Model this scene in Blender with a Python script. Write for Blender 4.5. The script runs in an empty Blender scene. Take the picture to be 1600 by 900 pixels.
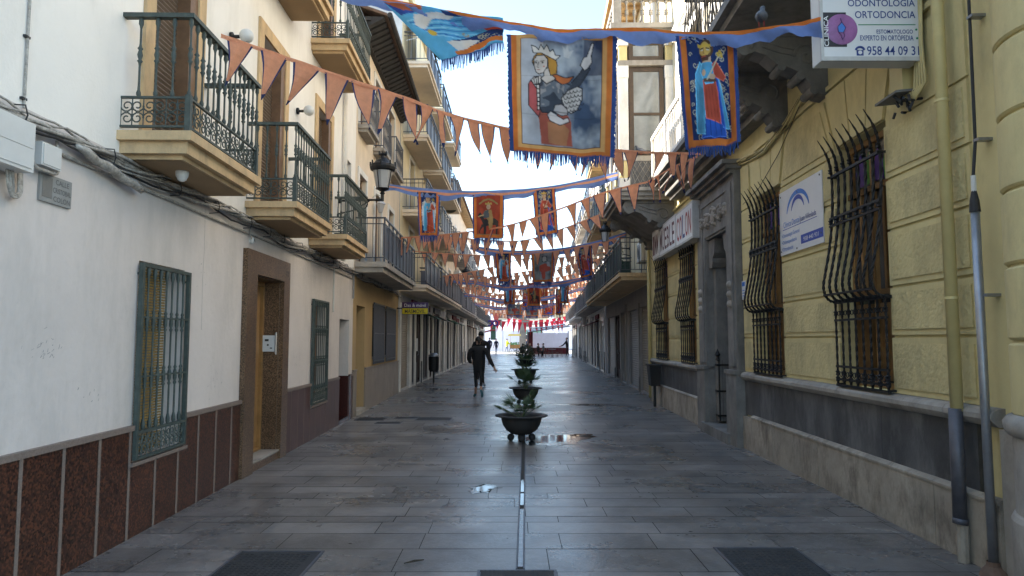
import bpy, math, random
import numpy as np
from mathutils import Vector, Matrix, Euler
from math import radians as R, sin, cos, pi, sqrt
random.seed(7)
SC = bpy.context.scene
COL = SC.collection
# ---------------------------------------------------------------- camera, sky, sun, exposure
cam_d = bpy.data.cameras.new('camera'); cam = bpy.data.objects.new('camera', cam_d); COL.objects.link(cam)
SC.camera = cam
cam_d.lens = 24.0; cam_d.sensor_width = 36.0; cam_d.clip_start = .05; cam_d.clip_end = 3000
cam.location = (0, 0, 1.6); cam.rotation_euler = (R(90 + 4.34), 0, 0)
SUN_EL, SUN_AZ = 33.0, -78.0          # azimuth measured from +Y, negative = towards -X (left)
W = bpy.data.worlds.new('World'); SC.world = W; W.use_nodes = True
nt = W.node_tree; nt.nodes.clear()
sky = nt.nodes.new('ShaderNodeTexSky'); sky.sky_type = 'NISHITA'; sky.sun_disc = False
sky.sun_elevation = R(SUN_EL); sky.sun_rotation = R(SUN_AZ)
sky.air_density = 1.0; sky.dust_density = 0.6; sky.ozone_density = 1.0; sky.altitude = 600
hsv = nt.nodes.new('ShaderNodeHueSaturation'); hsv.inputs['Saturation'].default_value = .93; hsv.inputs['Hue'].default_value = .49
bg = nt.nodes.new('ShaderNodeBackground'); bg.inputs['Strength'].default_value = .15
wo = nt.nodes.new('ShaderNodeOutputWorld')
nt.links.new(sky.outputs[0], hsv.inputs['Color']); nt.links.new(hsv.outputs[0], bg.inputs[0]); nt.links.new(bg.outputs[0], wo.inputs[0])
sd = bpy.data.lights.new('sun', 'SUN'); sd.energy = 5.0; sd.angle = R(.5); sd.color = (1, .93, .82)
sun = bpy.data.objects.new('sun', sd); COL.objects.link(sun)
_dir = Vector((cos(R(SUN_EL)) * sin(R(SUN_AZ)), cos(R(SUN_EL)) * cos(R(SUN_AZ)), sin(R(SUN_EL))))
sun.rotation_euler = _dir.to_track_quat('Z', 'Y').to_euler(); sun.location = (-20, 10, 40)
SC.view_settings.view_transform = 'Standard'; SC.view_settings.look = 'None'
SC.view_settings.gamma = 1; SC.view_settings.exposure = 1.97; SC.view_settings.use_curve_mapping = False
SC.render.engine = 'CYCLES'
# ---------------------------------------------------------------- pixel -> ray, used once to measure the place
FP = 1067.0; TH = math.atan(81 / FP); CT, ST = cos(TH), sin(TH); EYE = 1.6
def ray(x, y):
    u = (x - 800) / FP; v = (450 - y) / FP
    return u, CT - v * ST, ST + v * CT
def at(x, y, D):                       # the point seen at photo pixel x,y at depth D
    u, Y, Z = ray(x, y); k = D / Y
    return Vector((k * u, D, EYE + k * Z))
class Frame:                           # s along the facade, o out of it towards the street, z up
    def __init__(self, x0, y0, k, side):
        l = math.hypot(k, 1); self.d = Vector((k / l, 1 / l, 0)); self.n = Vector((self.d.y * side, -self.d.x * side, 0))
        self.O = Vector((x0 - k * y0, 0, 0)); self.side = side
    def __call__(self, s, o, z):
        p = self.O + self.d * s + self.n * o; return Vector((p.x, p.y, z))
    def on(self, x, y, o=0):
        u, Y, Z = ray(x, y); k = (self.O.dot(self.n) + o) / (u * self.n.x + Y * self.n.y)
        p = Vector((k * u, k * Y, 0)) - self.O
        return p.dot(self.d), EYE + k * Z
    def right(self): return self.d * self.side      # reading direction seen from the street
FL = Frame(-3.164, 8.033, -.0235, 1)
FL3 = Frame(-3.46, 20.6, .007, 1)
FR = Frame(3.527, 10.92, .0244, -1)
FR2 = Frame(3.85, 18.2, .045, -1)
class World3:
    def __call__(self, x, y, z): return Vector((x, y, z))
WF = World3()
# ---------------------------------------------------------------- materials
def lin(c):
    return tuple((x / 12.92 if x <= .04045 else ((x + .055) / 1.055) ** 2.4) for x in c)
def hx(h): return lin(tuple(int(h[i:i + 2], 16) / 255 for i in (0, 2, 4)))
MATS = {}
def mat(name, col, rough=.8, var=.12, scale=2.5, bump=.15, bscale=45, metal=0., dirt=0., dirtcol=(.05, .045, .04), streak=1., spec=.5,
        transl=0., world=False, bdist=.004, dscale=1.3, coat=0., orand=0.):
    if isinstance(col, str): col = hx(col)
    m = bpy.data.materials.new(name); m.use_nodes = True; n = m.node_tree; N = n.nodes; L = n.links; N.clear()
    out = N.new('ShaderNodeOutputMaterial'); p = N.new('ShaderNodeBsdfPrincipled')
    if world: tc = N.new('ShaderNodeNewGeometry'); src = tc.outputs['Position']
    else: tc = N.new('ShaderNodeTexCoord'); src = tc.outputs['Object']
    n1 = N.new('ShaderNodeTexNoise'); n1.inputs['Scale'].default_value = scale; n1.inputs['Detail'].default_value = 6; n1.inputs['Roughness'].default_value = .65
    L.new(src, n1.inputs['Vector'])
    mx = N.new('ShaderNodeMix'); mx.data_type = 'RGBA'
    rr = N.new('ShaderNodeMapRange'); rr.inputs['From Min'].default_value = .3; rr.inputs['From Max'].default_value = .7
    L.new(n1.outputs['Fac'], rr.inputs['Value']); L.new(rr.outputs[0], mx.inputs['Factor'])
    mx.inputs['A'].default_value = tuple(c * (1 - var) for c in col) + (1,); mx.inputs['B'].default_value = tuple(min(1, c * (1 + var)) for c in col) + (1,)
    last = mx.outputs['Result']
    if dirt > 0:
        mp = N.new('ShaderNodeMapping'); mp.inputs['Scale'].default_value = (1, 1, streak); L.new(src, mp.inputs['Vector'])
        n3 = N.new('ShaderNodeTexNoise'); n3.inputs['Scale'].default_value = dscale; n3.inputs['Detail'].default_value = 9; n3.inputs['Roughness'].default_value = .75
        L.new(mp.outputs[0], n3.inputs['Vector'])
        r3 = N.new('ShaderNodeMapRange'); r3.inputs['From Min'].default_value = .46; r3.inputs['From Max'].default_value = .66; r3.inputs['To Max'].default_value = dirt
        L.new(n3.outputs['Fac'], r3.inputs['Value'])
        m3 = N.new('ShaderNodeMix'); m3.data_type = 'RGBA'; L.new(r3.outputs[0], m3.inputs['Factor']); L.new(last, m3.inputs['A']); m3.inputs['B'].default_value = tuple(dirtcol) + (1,)
        last = m3.outputs['Result']
    if orand > 0:
        oi = N.new('ShaderNodeObjectInfo'); ro = N.new('ShaderNodeMapRange'); ro.inputs['To Min'].default_value = 1 - orand; ro.inputs['To Max'].default_value = 1 + orand; L.new(oi.outputs['Random'], ro.inputs['Value'])
        mo = N.new('ShaderNodeMix'); mo.data_type = 'RGBA'; mo.blend_type = 'MULTIPLY'; mo.inputs['Factor'].default_value = 1; L.new(last, mo.inputs['A']); L.new(ro.outputs[0], mo.inputs['B']); last = mo.outputs['Result']
    L.new(last, p.inputs['Base Color'])
    p.inputs['Roughness'].default_value = rough; p.inputs['Metallic'].default_value = metal; p.inputs['Specular IOR Level'].default_value = spec
    p.inputs['Coat Weight'].default_value = coat; p.inputs['Coat Roughness'].default_value = .15
    if bump > 0:
        n2 = N.new('ShaderNodeTexNoise'); n2.inputs['Scale'].default_value = bscale; n2.inputs['Detail'].default_value = 5
        L.new(src, n2.inputs['Vector'])
        b = N.new('ShaderNodeBump'); b.inputs['Strength'].default_value = min(1, bump * 3); b.inputs['Distance'].default_value = bdist
        L.new(n2.outputs['Fac'], b.inputs['Height']); L.new(b.outputs[0], p.inputs['Normal'])
    if transl > 0:
        t = N.new('ShaderNodeBsdfTranslucent'); L.new(last, t.inputs['Color']); ms = N.new('ShaderNodeMixShader'); ms.inputs[0].default_value = transl
        L.new(p.outputs[0], ms.inputs[1]); L.new(t.outputs[0], ms.inputs[2]); L.new(ms.outputs[0], out.inputs[0])
    else: L.new(p.outputs[0], out.inputs[0])
    m['bsdf'] = p.name; MATS[name] = m; return m
def granite(name, c1, c2, c3, rough=.35, scale=70):
    m = mat(name, c1, rough=rough, bump=0); n = m.node_tree; N = n.nodes; L = n.links
    tc = N.new('ShaderNodeTexCoord'); v = N.new('ShaderNodeTexVoronoi'); v.inputs['Scale'].default_value = scale
    L.new(tc.outputs['Object'], v.inputs['Vector'])
    sp = N.new('ShaderNodeSeparateColor'); L.new(v.outputs['Color'], sp.inputs[0])
    cr = N.new('ShaderNodeValToRGB'); cr.color_ramp.interpolation = 'CONSTANT'; e = cr.color_ramp.elements
    e[0].color = hx(c1) + (1,); e[1].position = .5; e[1].color = hx(c2) + (1,); x = e.new(.8); x.color = hx(c3) + (1,)
    L.new(sp.outputs[0], cr.inputs[0])
    nz = N.new('ShaderNodeTexNoise'); nz.inputs['Scale'].default_value = 1.7; L.new(tc.outputs['Object'], nz.inputs['Vector'])
    mr = N.new('ShaderNodeMapRange'); mr.inputs['To Min'].default_value = .65; mr.inputs['To Max'].default_value = 1.3; L.new(nz.outputs['Fac'], mr.inputs['Value'])
    mm = N.new('ShaderNodeMix'); mm.data_type = 'RGBA'; mm.blend_type = 'MULTIPLY'; mm.inputs['Factor'].default_value = 1
    L.new(cr.outputs[0], mm.inputs['A']); L.new(mr.outputs[0], mm.inputs['B'])
    L.new(mm.outputs['Result'], N[m['bsdf']].inputs['Base Color']); return m
def glassmat(name, col, rough=.08):
    return mat(name, col, rough=rough, var=.3, scale=1.1, bump=0, spec=.8)
def paintmat(name, transl=.35):
    m = bpy.data.materials.new(name); m.use_nodes = True; N = m.node_tree.nodes; L = m.node_tree.links; p = N['Principled BSDF']
    a = N.new('ShaderNodeVertexColor'); a.layer_name = 'paint'
    tc = N.new('ShaderNodeTexCoord'); nz = N.new('ShaderNodeTexNoise'); nz.inputs['Scale'].default_value = 9; nz.inputs['Detail'].default_value = 8
    L.new(tc.outputs['Object'], nz.inputs['Vector']); mr = N.new('ShaderNodeMapRange'); mr.inputs['To Min'].default_value = .72; mr.inputs['To Max'].default_value = 1.25
    L.new(nz.outputs['Fac'], mr.inputs['Value']); mm = N.new('ShaderNodeMix'); mm.data_type = 'RGBA'; mm.blend_type = 'MULTIPLY'; mm.inputs['Factor'].default_value = 1
    L.new(a.outputs['Color'], mm.inputs['A']); L.new(mr.outputs[0], mm.inputs['B'])
    wv = N.new('ShaderNodeTexNoise'); wv.inputs['Scale'].default_value = 260; L.new(tc.outputs['Object'], wv.inputs['Vector'])
    b = N.new('ShaderNodeBump'); b.inputs['Strength'].default_value = .3; b.inputs['Distance'].default_value = .002; L.new(wv.outputs['Fac'], b.inputs['Height']); L.new(b.outputs[0], p.inputs['Normal'])
    L.new(mm.outputs['Result'], p.inputs['Base Color']); p.inputs['Roughness'].default_value = .9
    t = N.new('ShaderNodeBsdfTranslucent'); L.new(mm.outputs['Result'], t.inputs['Color']); ms = N.new('ShaderNodeMixShader'); ms.inputs[0].default_value = transl
    L.new(p.outputs[0], ms.inputs[1]); L.new(t.outputs[0], ms.inputs[2]); L.new(ms.outputs[0], N['Material Output'].inputs[0]); MATS[name] = m; return m
M = MATS
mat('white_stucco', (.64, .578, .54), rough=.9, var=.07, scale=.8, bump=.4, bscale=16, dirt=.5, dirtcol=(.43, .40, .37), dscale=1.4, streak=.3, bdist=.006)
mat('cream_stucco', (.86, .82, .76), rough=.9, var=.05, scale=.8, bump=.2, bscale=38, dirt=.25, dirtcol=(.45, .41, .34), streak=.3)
mat('ochre_trim', (.60, .42, .23), rough=.85, var=.14, scale=3, bump=.2, bscale=40, dirt=.55, dirtcol=(.27, .20, .13), dscale=4, streak=.4)
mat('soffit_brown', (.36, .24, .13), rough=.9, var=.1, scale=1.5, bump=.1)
mat('green_iron', (.055, .072, .064), rough=.6, var=.3, scale=14, bump=.1, bscale=90, dirt=.5, dirtcol=(.03, .035, .03), dscale=20)
mat('black_iron', (.005, .005, .006), rough=.55, var=.3, scale=14, bump=.1, bscale=120)
mat('dark_grey_metal', (.055, .06, .075), rough=.45, var=.15, scale=3, bump=.05)
mat('grey_metal', (.25, .26, .27), rough=.4, var=.2, scale=6, bump=.05, metal=.7)
mat('blue_grey_panel', (.10, .115, .16), rough=.5, var=.12, scale=1.5, bump=.03)
mat('green_panel', (.012, .035, .028), rough=.6, var=.5, scale=7, bump=.1)
granite('red_granite', '40281f', '5c3828', '281812')
granite('brown_granite', '5c4634', '7a6048', '35271c', rough=.3, scale=110)
mat('granite_strip', (.20, .155, .13), rough=.5, var=.2, scale=60, bump=.05)
mat('purple_tile', (.085, .045, .042), rough=.4, var=.2, scale=3, bump=.03)
mat('dark_red_tile', (.045, .012, .01), rough=.25, var=.4, scale=30, bump=.03)
mat('brown_wood', (.17, .09, .045), rough=.5, var=.3, scale=6, bump=.15, bscale=30)
mat('golden_wood', (.30, .16, .055), rough=.45, var=.25, scale=5, bump=.1, bscale=30)
mat('bay_yellow', (.66, .53, .25), rough=.8, var=.1)
mat('bay_wood', (.05, .028, .013), rough=.5, var=.3, scale=6, bump=.1)
mat('dark_wood', (.026, .013, .010), rough=.6, var=.3, scale=6, bump=.15, bscale=30, spec=.2)
mat('blind_tan', (.27, .175, .05), rough=.6, var=.2, scale=8, bump=.1)
mat('blind_brown', (.13, .095, .07), rough=.6, var=.15, scale=5, bump=.05)
mat('yellow_stucco', (.62, .52, .26), rough=.92, var=.10, scale=1.2, bump=.6, bscale=26, dirt=.55, dirtcol=(.27, .225, .13), dscale=2.2, streak=.5, bdist=.016)
mat('yellow_smooth', (.64, .54, .27), rough=.85, var=.08, scale=1.5, bump=.15, bscale=60, dirt=.35, dirtcol=(.28, .23, .13), dscale=2, streak=.5)
mat('yellow_pipe', (.58, .48, .22), rough=.5, var=.12, scale=4, bump=.05)
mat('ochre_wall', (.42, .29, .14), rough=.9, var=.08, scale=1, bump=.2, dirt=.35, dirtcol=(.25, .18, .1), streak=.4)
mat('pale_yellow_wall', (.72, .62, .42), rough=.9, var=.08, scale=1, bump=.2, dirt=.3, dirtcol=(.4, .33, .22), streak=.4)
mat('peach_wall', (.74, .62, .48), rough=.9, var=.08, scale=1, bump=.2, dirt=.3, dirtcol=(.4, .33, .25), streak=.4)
mat('marble_plinth', (.24, .19, .145), rough=.45, var=.3, scale=2.5, bump=.03, dirt=.5, dirtcol=(.13, .1, .07))
mat('grey_stone', (.20, .19, .175), rough=.75, var=.25, scale=3, bump=.25, dirt=.6, dirtcol=(.07, .066, .06), dscale=2.5, streak=.4)
mat('pale_stone', (.36, .33, .29), orand=.12, rough=.85, var=.2, scale=2, bump=.25, dirt=.55, dirtcol=(.13, .11, .09), dscale=2.2, streak=.6)
mat('curb_stone', (.43, .375, .30), rough=.8, var=.3, scale=1.6, bump=.35, bscale=18, dirt=.75, dirtcol=(.10, .08, .06), dscale=3.2, streak=.45, orand=.22)
mat('dark_slate', (.075, .075, .076), orand=.2, rough=.6, var=.5, scale=1.5, bump=.15, dirt=.75, dirtcol=(.19, .185, .18), dscale=3.2, streak=.3)
mat('white_trim', (.74, .72, .68), rough=.8, var=.06, scale=3, bump=.15, dirt=.35, dirtcol=(.35, .33, .28), dscale=3, streak=.5)
mat('grey_white_paint', (.52, .51, .49), rough=.6, var=.15, scale=4, bump=.1, dirt=.4, dirtcol=(.16, .15, .14))
mat('white_plastic', (.62, .62, .60), rough=.4, var=.04, scale=4, bump=0, dirt=.15, dirtcol=(.3, .29, .27))
mat('cable_grey', (.40, .37, .33), rough=.6, var=.4, scale=30, bump=.1, dirt=.6, dirtcol=(.08, .07, .06), dscale=18)
mat('cable_black', (.02, .02, .022), rough=.6, var=.2, bump=0)
mat('conduit_steel', (.30, .31, .33), rough=.38, var=.15, scale=8, metal=.6, bump=.03)
mat('zinc_dark', (.10, .10, .115), rough=.5, var=.3, scale=6, metal=.4, bump=.05)
mat('roof_tile', (.16, .10, .07), rough=.9, var=.3, scale=6, bump=.3, bscale=10)
mat('dark_roof', (.035, .033, .033), rough=.8, var=.3, scale=6, bump=.2)
mat('cement', (.28, .265, .25), rough=.9, var=.15, scale=2, bump=.2)
mat('roller_metal', (.17, .16, .15), rough=.5, var=.12, scale=3, bump=.05)
mat('roller_tan', (.26, .22, .16), rough=.5, var=.12, scale=3, bump=.05)
mat('shop_dark', (.012, .011, .012), rough=.45, var=.6, scale=2, bump=0, spec=.2)
mat('poster_red', (.20, .03, .05), rough=.5, var=.3, scale=4, bump=0)
mat('orange_cloth', (.74, .33, .19), rough=.95, var=.15, scale=9, bump=.1, bscale=200, transl=.5)
mat('orange_bright', (.62, .17, .03), rough=.95, var=.12, scale=9, bump=.1, bscale=200, transl=.35)
mat('navy_edge', (.02, .03, .10), rough=.95, var=.2, scale=9, bump=0, transl=.1)
mat('blue_cloth', (.16, .24, .50), rough=.9, var=.12, scale=6, bump=.1, bscale=150, transl=.4)
mat('blue_fringe', (.025, .06, .20), rough=.95, var=.25, scale=20, bump=0, transl=.25)
mat('red_cloth', (.50, .03, .05), rough=.9, var=.15, scale=9, bump=0, transl=.4)
mat('pink_cloth', (.62, .13, .12), rough=.9, var=.15, scale=9, bump=0, transl=.4)
mat('purple_cloth', (.05, .04, .28), rough=.9, var=.15, scale=9, bump=0, transl=.3)
mat('cast_iron', (.024, .023, .023), rough=.7, var=.35, scale=6, bump=.15, bscale=70)
mat('soil', (.04, .03, .02), rough=1, var=.4, scale=20, bump=.4)
mat('palm_leaf', (.045, .085, .035), rough=.5, var=.4, scale=6, bump=.1)
mat('bush_leaf', (.03, .045, .025), rough=.6, var=.5, scale=6, bump=.1)
mat('lamp_glass', (.42, .42, .42), rough=.25, var=.08, scale=3, bump=0)
mat('globe_glass', (.62, .62, .60), rough=.3, var=.03, bump=0)
glassmat('window_glass', (.06, .065, .07)); glassmat('window_glass_pale', (.16, .18, .19), rough=.1)
mat('curtain', (.45, .45, .46), rough=.9, var=.1, scale=4, bump=.1)
mat('stain_green', (.05, .20, .03), rough=.2, var=.2, bump=0); mat('stain_purple', (.08, .04, .20), rough=.2, var=.2, bump=0)
mat('wall_scuff', (.30, .29, .28), rough=.9, var=.3, scale=30, bump=0)
mat('tent_white', (.72, .72, .80), rough=.9, var=.06, scale=2, bump=.05, transl=.35)
mat('maroon_cloth', (.10, .012, .018), rough=.9, var=.2, bump=0)
mat('letters_blue', (.02, .05, .22), rough=.5, var=.1, bump=0); mat('letters_red', (.32, .02, .02), rough=.5, var=.2, bump=0)
mat('letters_cyan', (.05, .18, .55), rough=.5, var=.1, bump=0); mat('letters_green', (.03, .25, .12), rough=.5, var=.1, bump=0)
mat('letters_white', (.75, .75, .75), rough=.5, var=.1, bump=0); mat('letters_dark', (.03, .03, .03), rough=.6, var=.1, bump=0)
mat('letters_grey', (.11, .11, .11), rough=.7, var=.1, bump=0); mat('letters_maroon', (.13, .05, .06), rough=.6, var=.3, bump=0)
mat('sign_white', (.70, .70, .70), rough=.35, var=.04, scale=2, bump=0, dirt=.12, dirtcol=(.3, .3, .28)); mat('sign_blue', (.01, .05, .36), rough=.4, var=.05, bump=0)
mat('sign_yellow', (.55, .45, .0), rough=.4, var=.1, bump=0); mat('sign_purple', (.05, .02, .10), rough=.35, var=.2, bump=0)
mat('sign_dark', (.02, .018, .025), rough=.4, var=.2, bump=0); mat('orb_purple', (.30, .12, .30), rough=.3, var=.5, scale=3, bump=0)
mat('stone_sign', (.27, .27, .26), rough=.7, var=.12, scale=8, bump=.1)
mat('pigeon_grey', (.10, .105, .12), rough=.8, var=.3, scale=20, bump=.1)
mat('skin', (.42, .24, .17), rough=.55, var=.06, bump=0); mat('hair_dark', (.012, .009, .008), rough=.6, var=.3, scale=40, bump=.3)
mat('cloth_black', (.010, .010, .012), rough=.85, var=.3, scale=8, bump=.2); mat('cloth_navy', (.015, .02, .05), rough=.9, var=.2, bump=.1)
mat('cloth_yellow', (.55, .62, .03), rough=.8, var=.1, bump=.1); mat('cloth_jeans', (.08, .12, .2), rough=.9, var=.2, bump=.1)
mat('cloth_grey', (.09, .09, .10), rough=.9, var=.2, bump=.1); mat('shoe_teal', (.05, .14, .17), rough=.7, var=.2, bump=0); mat('shoe_pale', (.3, .3, .32), rough=.7, var=.2, bump=0)
mat('chair_metal', (.05, .045, .04), rough=.5, var=.2, bump=0); mat('cart_green', (.04, .2, .04), rough=.7, var=.6, scale=8, bump=.3)
mat('awning_yellow', (.62, .50, .16), rough=.8, var=.1, bump=0); mat('awning_green', (.03, .08, .06), rough=.8, var=.2, bump=0)
mat('wet_stone', (.045, .042, .04), rough=.16, var=.3, scale=8, bump=.1, bscale=20, spec=.6)
mat('wet_metal', (.12, .12, .13), rough=.22, var=.3, scale=12, bump=.1)
mat('water', (.01, .01, .012), rough=.07, var=.1, bump=0, spec=.9)
paintmat('painted_cloth')
# ---------------------------------------------------------------- mesh builder
WP = {}                                # world position of each thing's origin
class MB:
    def __init__(s, fr=WF): s.fr = fr; s.v = []; s.f = []; s.mi = []; s.cur = 0; s.st = []
    def vv(s, pts):
        b = len(s.v); s.v += [tuple(p) for p in pts]; return b
    def mark(s): s.st.append((len(s.v), len(s.f)))
    def face(s, idx): s.f.append(tuple(idx)); s.mi.append(s.cur)
    def poly(s, pts): s.mark(); b = s.vv(pts); s.face(range(b, b + len(pts)))
    def box(s, a0, a1, b0, b1, c0, c1):
        s.mark(); b = s.vv([(x, y, z) for z in (c0, c1) for y in (b0, b1) for x in (a0, a1)])
        for q in ((0, 2, 3, 1), (4, 5, 7, 6), (0, 1, 5, 4), (2, 6, 7, 3), (0, 4, 6, 2), (1, 3, 7, 5)): s.face([b + i for i in q])
        return s
    def hexa(s, p8):                   # 4 bottom, 4 top, same order
        s.mark(); b = s.vv(p8)
        for q in ((3, 2, 1, 0), (4, 5, 6, 7), (0, 1, 5, 4), (1, 2, 6, 5), (2, 3, 7, 6), (3, 0, 4, 7)): s.face([b + i for i in q])
    def tube(s, pts, r, n=6, cap=True, square=False, twist=0.):
        s.mark(); P = [Vector(p) for p in pts]; m = len(P)
        if not isinstance(r, (list, tuple)): r = [r] * m
        t0 = (P[1] - P[0]).normalized(); ref = Vector((0, 0, 1)) if abs(t0.z) < .9 else Vector((1, 0, 0))
        u = t0.cross(ref).normalized(); rings = []
        for i, p in enumerate(P):
            t = ((P[min(i + 1, m - 1)] - P[max(i - 1, 0)])).normalized()
            u = (u - t * u.dot(t)).normalized(); w = t.cross(u); a0 = twist * i
            rings.append(s.vv([p + (u * cos(a0 + 2 * pi * k / n) + w * sin(a0 + 2 * pi * k / n)) * r[i] for k in range(n)]))
        for a, b in zip(rings, rings[1:]):
            for k in range(n): s.face((a + k, a + (k + 1) % n, b + (k + 1) % n, b + k))
        if cap: s.face([rings[0] + k for k in range(n)][::-1]); s.face([rings[-1] + k for k in range(n)])
        return s
    def lathe(s, prof, c=(0, 0, 0), n=12, axis='z', a0=0, a1=2 * pi):
        s.mark(); full = abs(a1 - a0 - 2 * pi) < 1e-6; m = n if full else n + 1; rings = []
        for r, z in prof:
            ring = []
            for k in range(m):
                a = a0 + (a1 - a0) * k / n; x, y = r * cos(a), r * sin(a)
                q = (c[0] + x, c[1] + y, c[2] + z) if axis == 'z' else ((c[0] + x, c[1] + z, c[2] + y) if axis == 'y' else (c[0] + z, c[1] + x, c[2] + y))
                ring.append(q)
            rings.append(s.vv(ring))
        for a, b in zip(rings, rings[1:]):
            for k in range(n if full else n): s.face((a + k, a + (k + 1) % m, b + (k + 1) % m, b + k))
        return s
    def ext(s, prof, a0, a1, plane='oz'):   # prof in (o,z), extruded along s   ('sz': prof in (s,z) extruded along o)
        s.mark(); n = len(prof)
        f = (lambda a, p: (a, p[0], p[1])) if plane == 'oz' else ((lambda a, p: (p[0], a, p[1])) if plane == 'sz' else (lambda a, p: (p[0], p[1], a)))
        b0 = s.vv([f(a0, p) for p in prof]); b1 = s.vv([f(a1, p) for p in prof])
        s.face([b0 + i for i in range(n)][::-1]); s.face([b1 + i for i in range(n)])
        for i in range(n): s.face((b0 + i, b0 + (i + 1) % n, b1 + (i + 1) % n, b1 + i))
        return s
    def clusters(s):
        n = len(s.st)
        if n < 2 or n > 420: return None
        ends = s.st[1:] + [(len(s.v), len(s.f))]; V = np.array([tuple(s.fr(*q)) for q in s.v]); lo = []; hi = []
        for (a, _), (b, _) in zip(s.st, ends): lo.append(V[a:b].min(0)); hi.append(V[a:b].max(0))
        lo, hi = np.array(lo), np.array(hi); sz = np.linalg.norm(hi - lo, axis=1); par = list(range(n))
        def find(i):
            while par[i] != i: par[i] = par[par[i]]; i = par[i]
            return i
        for i in range(n):
            gap = np.linalg.norm(np.maximum(0, np.maximum(lo[i] - hi, lo - hi[i])), axis=1)
            for j in np.nonzero(gap < .5 * np.maximum(sz[i], sz))[0]:
                if j > i: par[find(int(j))] = find(i)
        g = {}
        for i in range(n): g.setdefault(find(i), []).append(i)
        return list(g.values()) if 1 < len(g) <= 60 else None
    def build(s, name, m, parent=None, smooth=False, org=None):
        if parent is not None and s.st and s.st[0] == (0, 0) and name not in ('pattern', 'foliage', 'greens', 'upper_wall', 'wall', 'lettering', 'debris'):
            cl = s.clusters()
            if cl:
                ends = s.st[1:] + [(len(s.v), len(s.f))]; first = None
                for grp in cl:
                    q = MB(s.fr)
                    for i in grp:
                        (a, fa), (b, fb) = s.st[i], ends[i]; base = len(q.v) - a; q.v += s.v[a:b]; q.f += [tuple(k + base for k in fc) for fc in s.f[fa:fb]]; q.mi += s.mi[fa:fb]
                    o = q.build(name, m, parent, smooth); first = first or o
                return first
        me = bpy.data.meshes.new(name)
        o0 = WP[parent.name] if parent is not None else (org or Vector((0, 0, 0)))
        vs = [tuple(s.fr(*p) - o0) for p in s.v]
        me.from_pydata(vs, [], s.f)
        ms = m if isinstance(m, (list, tuple)) else [m]
        for k in ms: me.materials.append(M[k])
        if len(ms) > 1: me.polygons.foreach_set('material_index', s.mi)
        if smooth: me.polygons.foreach_set('use_smooth', [True] * len(me.polygons))
        me.update()
        o = bpy.data.objects.new(name, me); COL.objects.link(o)
        if parent is not None: o.parent = parent; WP[o.name] = o0
        else: o.location = o0; WP[o.name] = o0
        return o
def smoothpts(P, n):
    out = []
    for i in range(len(P) - 1):
        p0, p1, p2, p3 = P[max(i - 1, 0)], P[i], P[i + 1], P[min(i + 2, len(P) - 1)]
        for k in range(n):
            t = k / n; out.append(tuple(.5 * ((2 * b) + (-a + c) * t + (2 * a - 5 * b + 4 * c - d) * t * t + (-a + 3 * b - 3 * c + d) * t ** 3) for a, b, c, d in zip(p0, p1, p2, p3)))
    out.append(tuple(P[-1])); return out
def tag(o, label=None, cat=None, group=None, kind=None):
    for k, v in (('label', label), ('category', cat), ('group', group), ('kind', kind)):
        if v: o[k] = v
    return o
def thing(name, label, cat, p, group=None):
    o = bpy.data.objects.new(name, None); COL.objects.link(o); o.location = p; o.empty_display_size = .1
    WP[o.name] = Vector(p); return tag(o, label, cat, group)
def dup(o, parent=None, loc=None, rz=None, label=None):
    c = o.copy(); COL.objects.link(c)
    if parent is not None: c.parent = parent
    if loc is not None: c.location = loc
    if rz is not None: c.rotation_euler = (0, 0, rz)
    if label: c['label'] = label
    for ch in list(o.children): dup(ch, c)
    return c
def text(body, name, m, parent, pos, right, up, w=None, h=.1, bold=0., align='C', ext=.0015, maxw=None):
    cu = bpy.data.curves.new(name, 'FONT'); cu.body = body; cu.size = 1; cu.offset = min(bold, .009); cu.extrude = 0; cu.resolution_u = 3
    ob = bpy.data.objects.new(name, cu); COL.objects.link(ob)
    dg = bpy.context.evaluated_depsgraph_get(); me = bpy.data.meshes.new_from_object(ob.evaluated_get(dg)); bpy.data.objects.remove(ob)
    n = len(me.vertices); a = np.zeros(n * 3); me.vertices.foreach_get('co', a); a = a.reshape(-1, 3)
    mn, mxx = a.min(0), a.max(0); sy = h / .72
    sx = (w / (mxx[0] - mn[0])) if w else sy
    if maxw and sx * (mxx[0] - mn[0]) > maxw: sx = maxw / (mxx[0] - mn[0])
    x = (a[:, 0] - mn[0]) * sx; W_ = (mxx[0] - mn[0]) * sx
    if align == 'C': x = x - W_ / 2
    elif align == 'R': x = x - W_
    y = a[:, 1] * sy
    nrm = Vector(right).cross(Vector(up)); off = Vector(pos) + nrm * ext - WP[parent.name]
    out = np.outer(x, np.array(right)) + np.outer(y, np.array(up)) + np.array(off)
    me.vertices.foreach_set('co', out.astype(np.float32).ravel()); me.materials.clear(); me.materials.append(M[m]); me.update()
    o = bpy.data.objects.new(name, me); COL.objects.link(o); o.parent = parent; WP[o.name] = WP[parent.name]; return o
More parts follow.
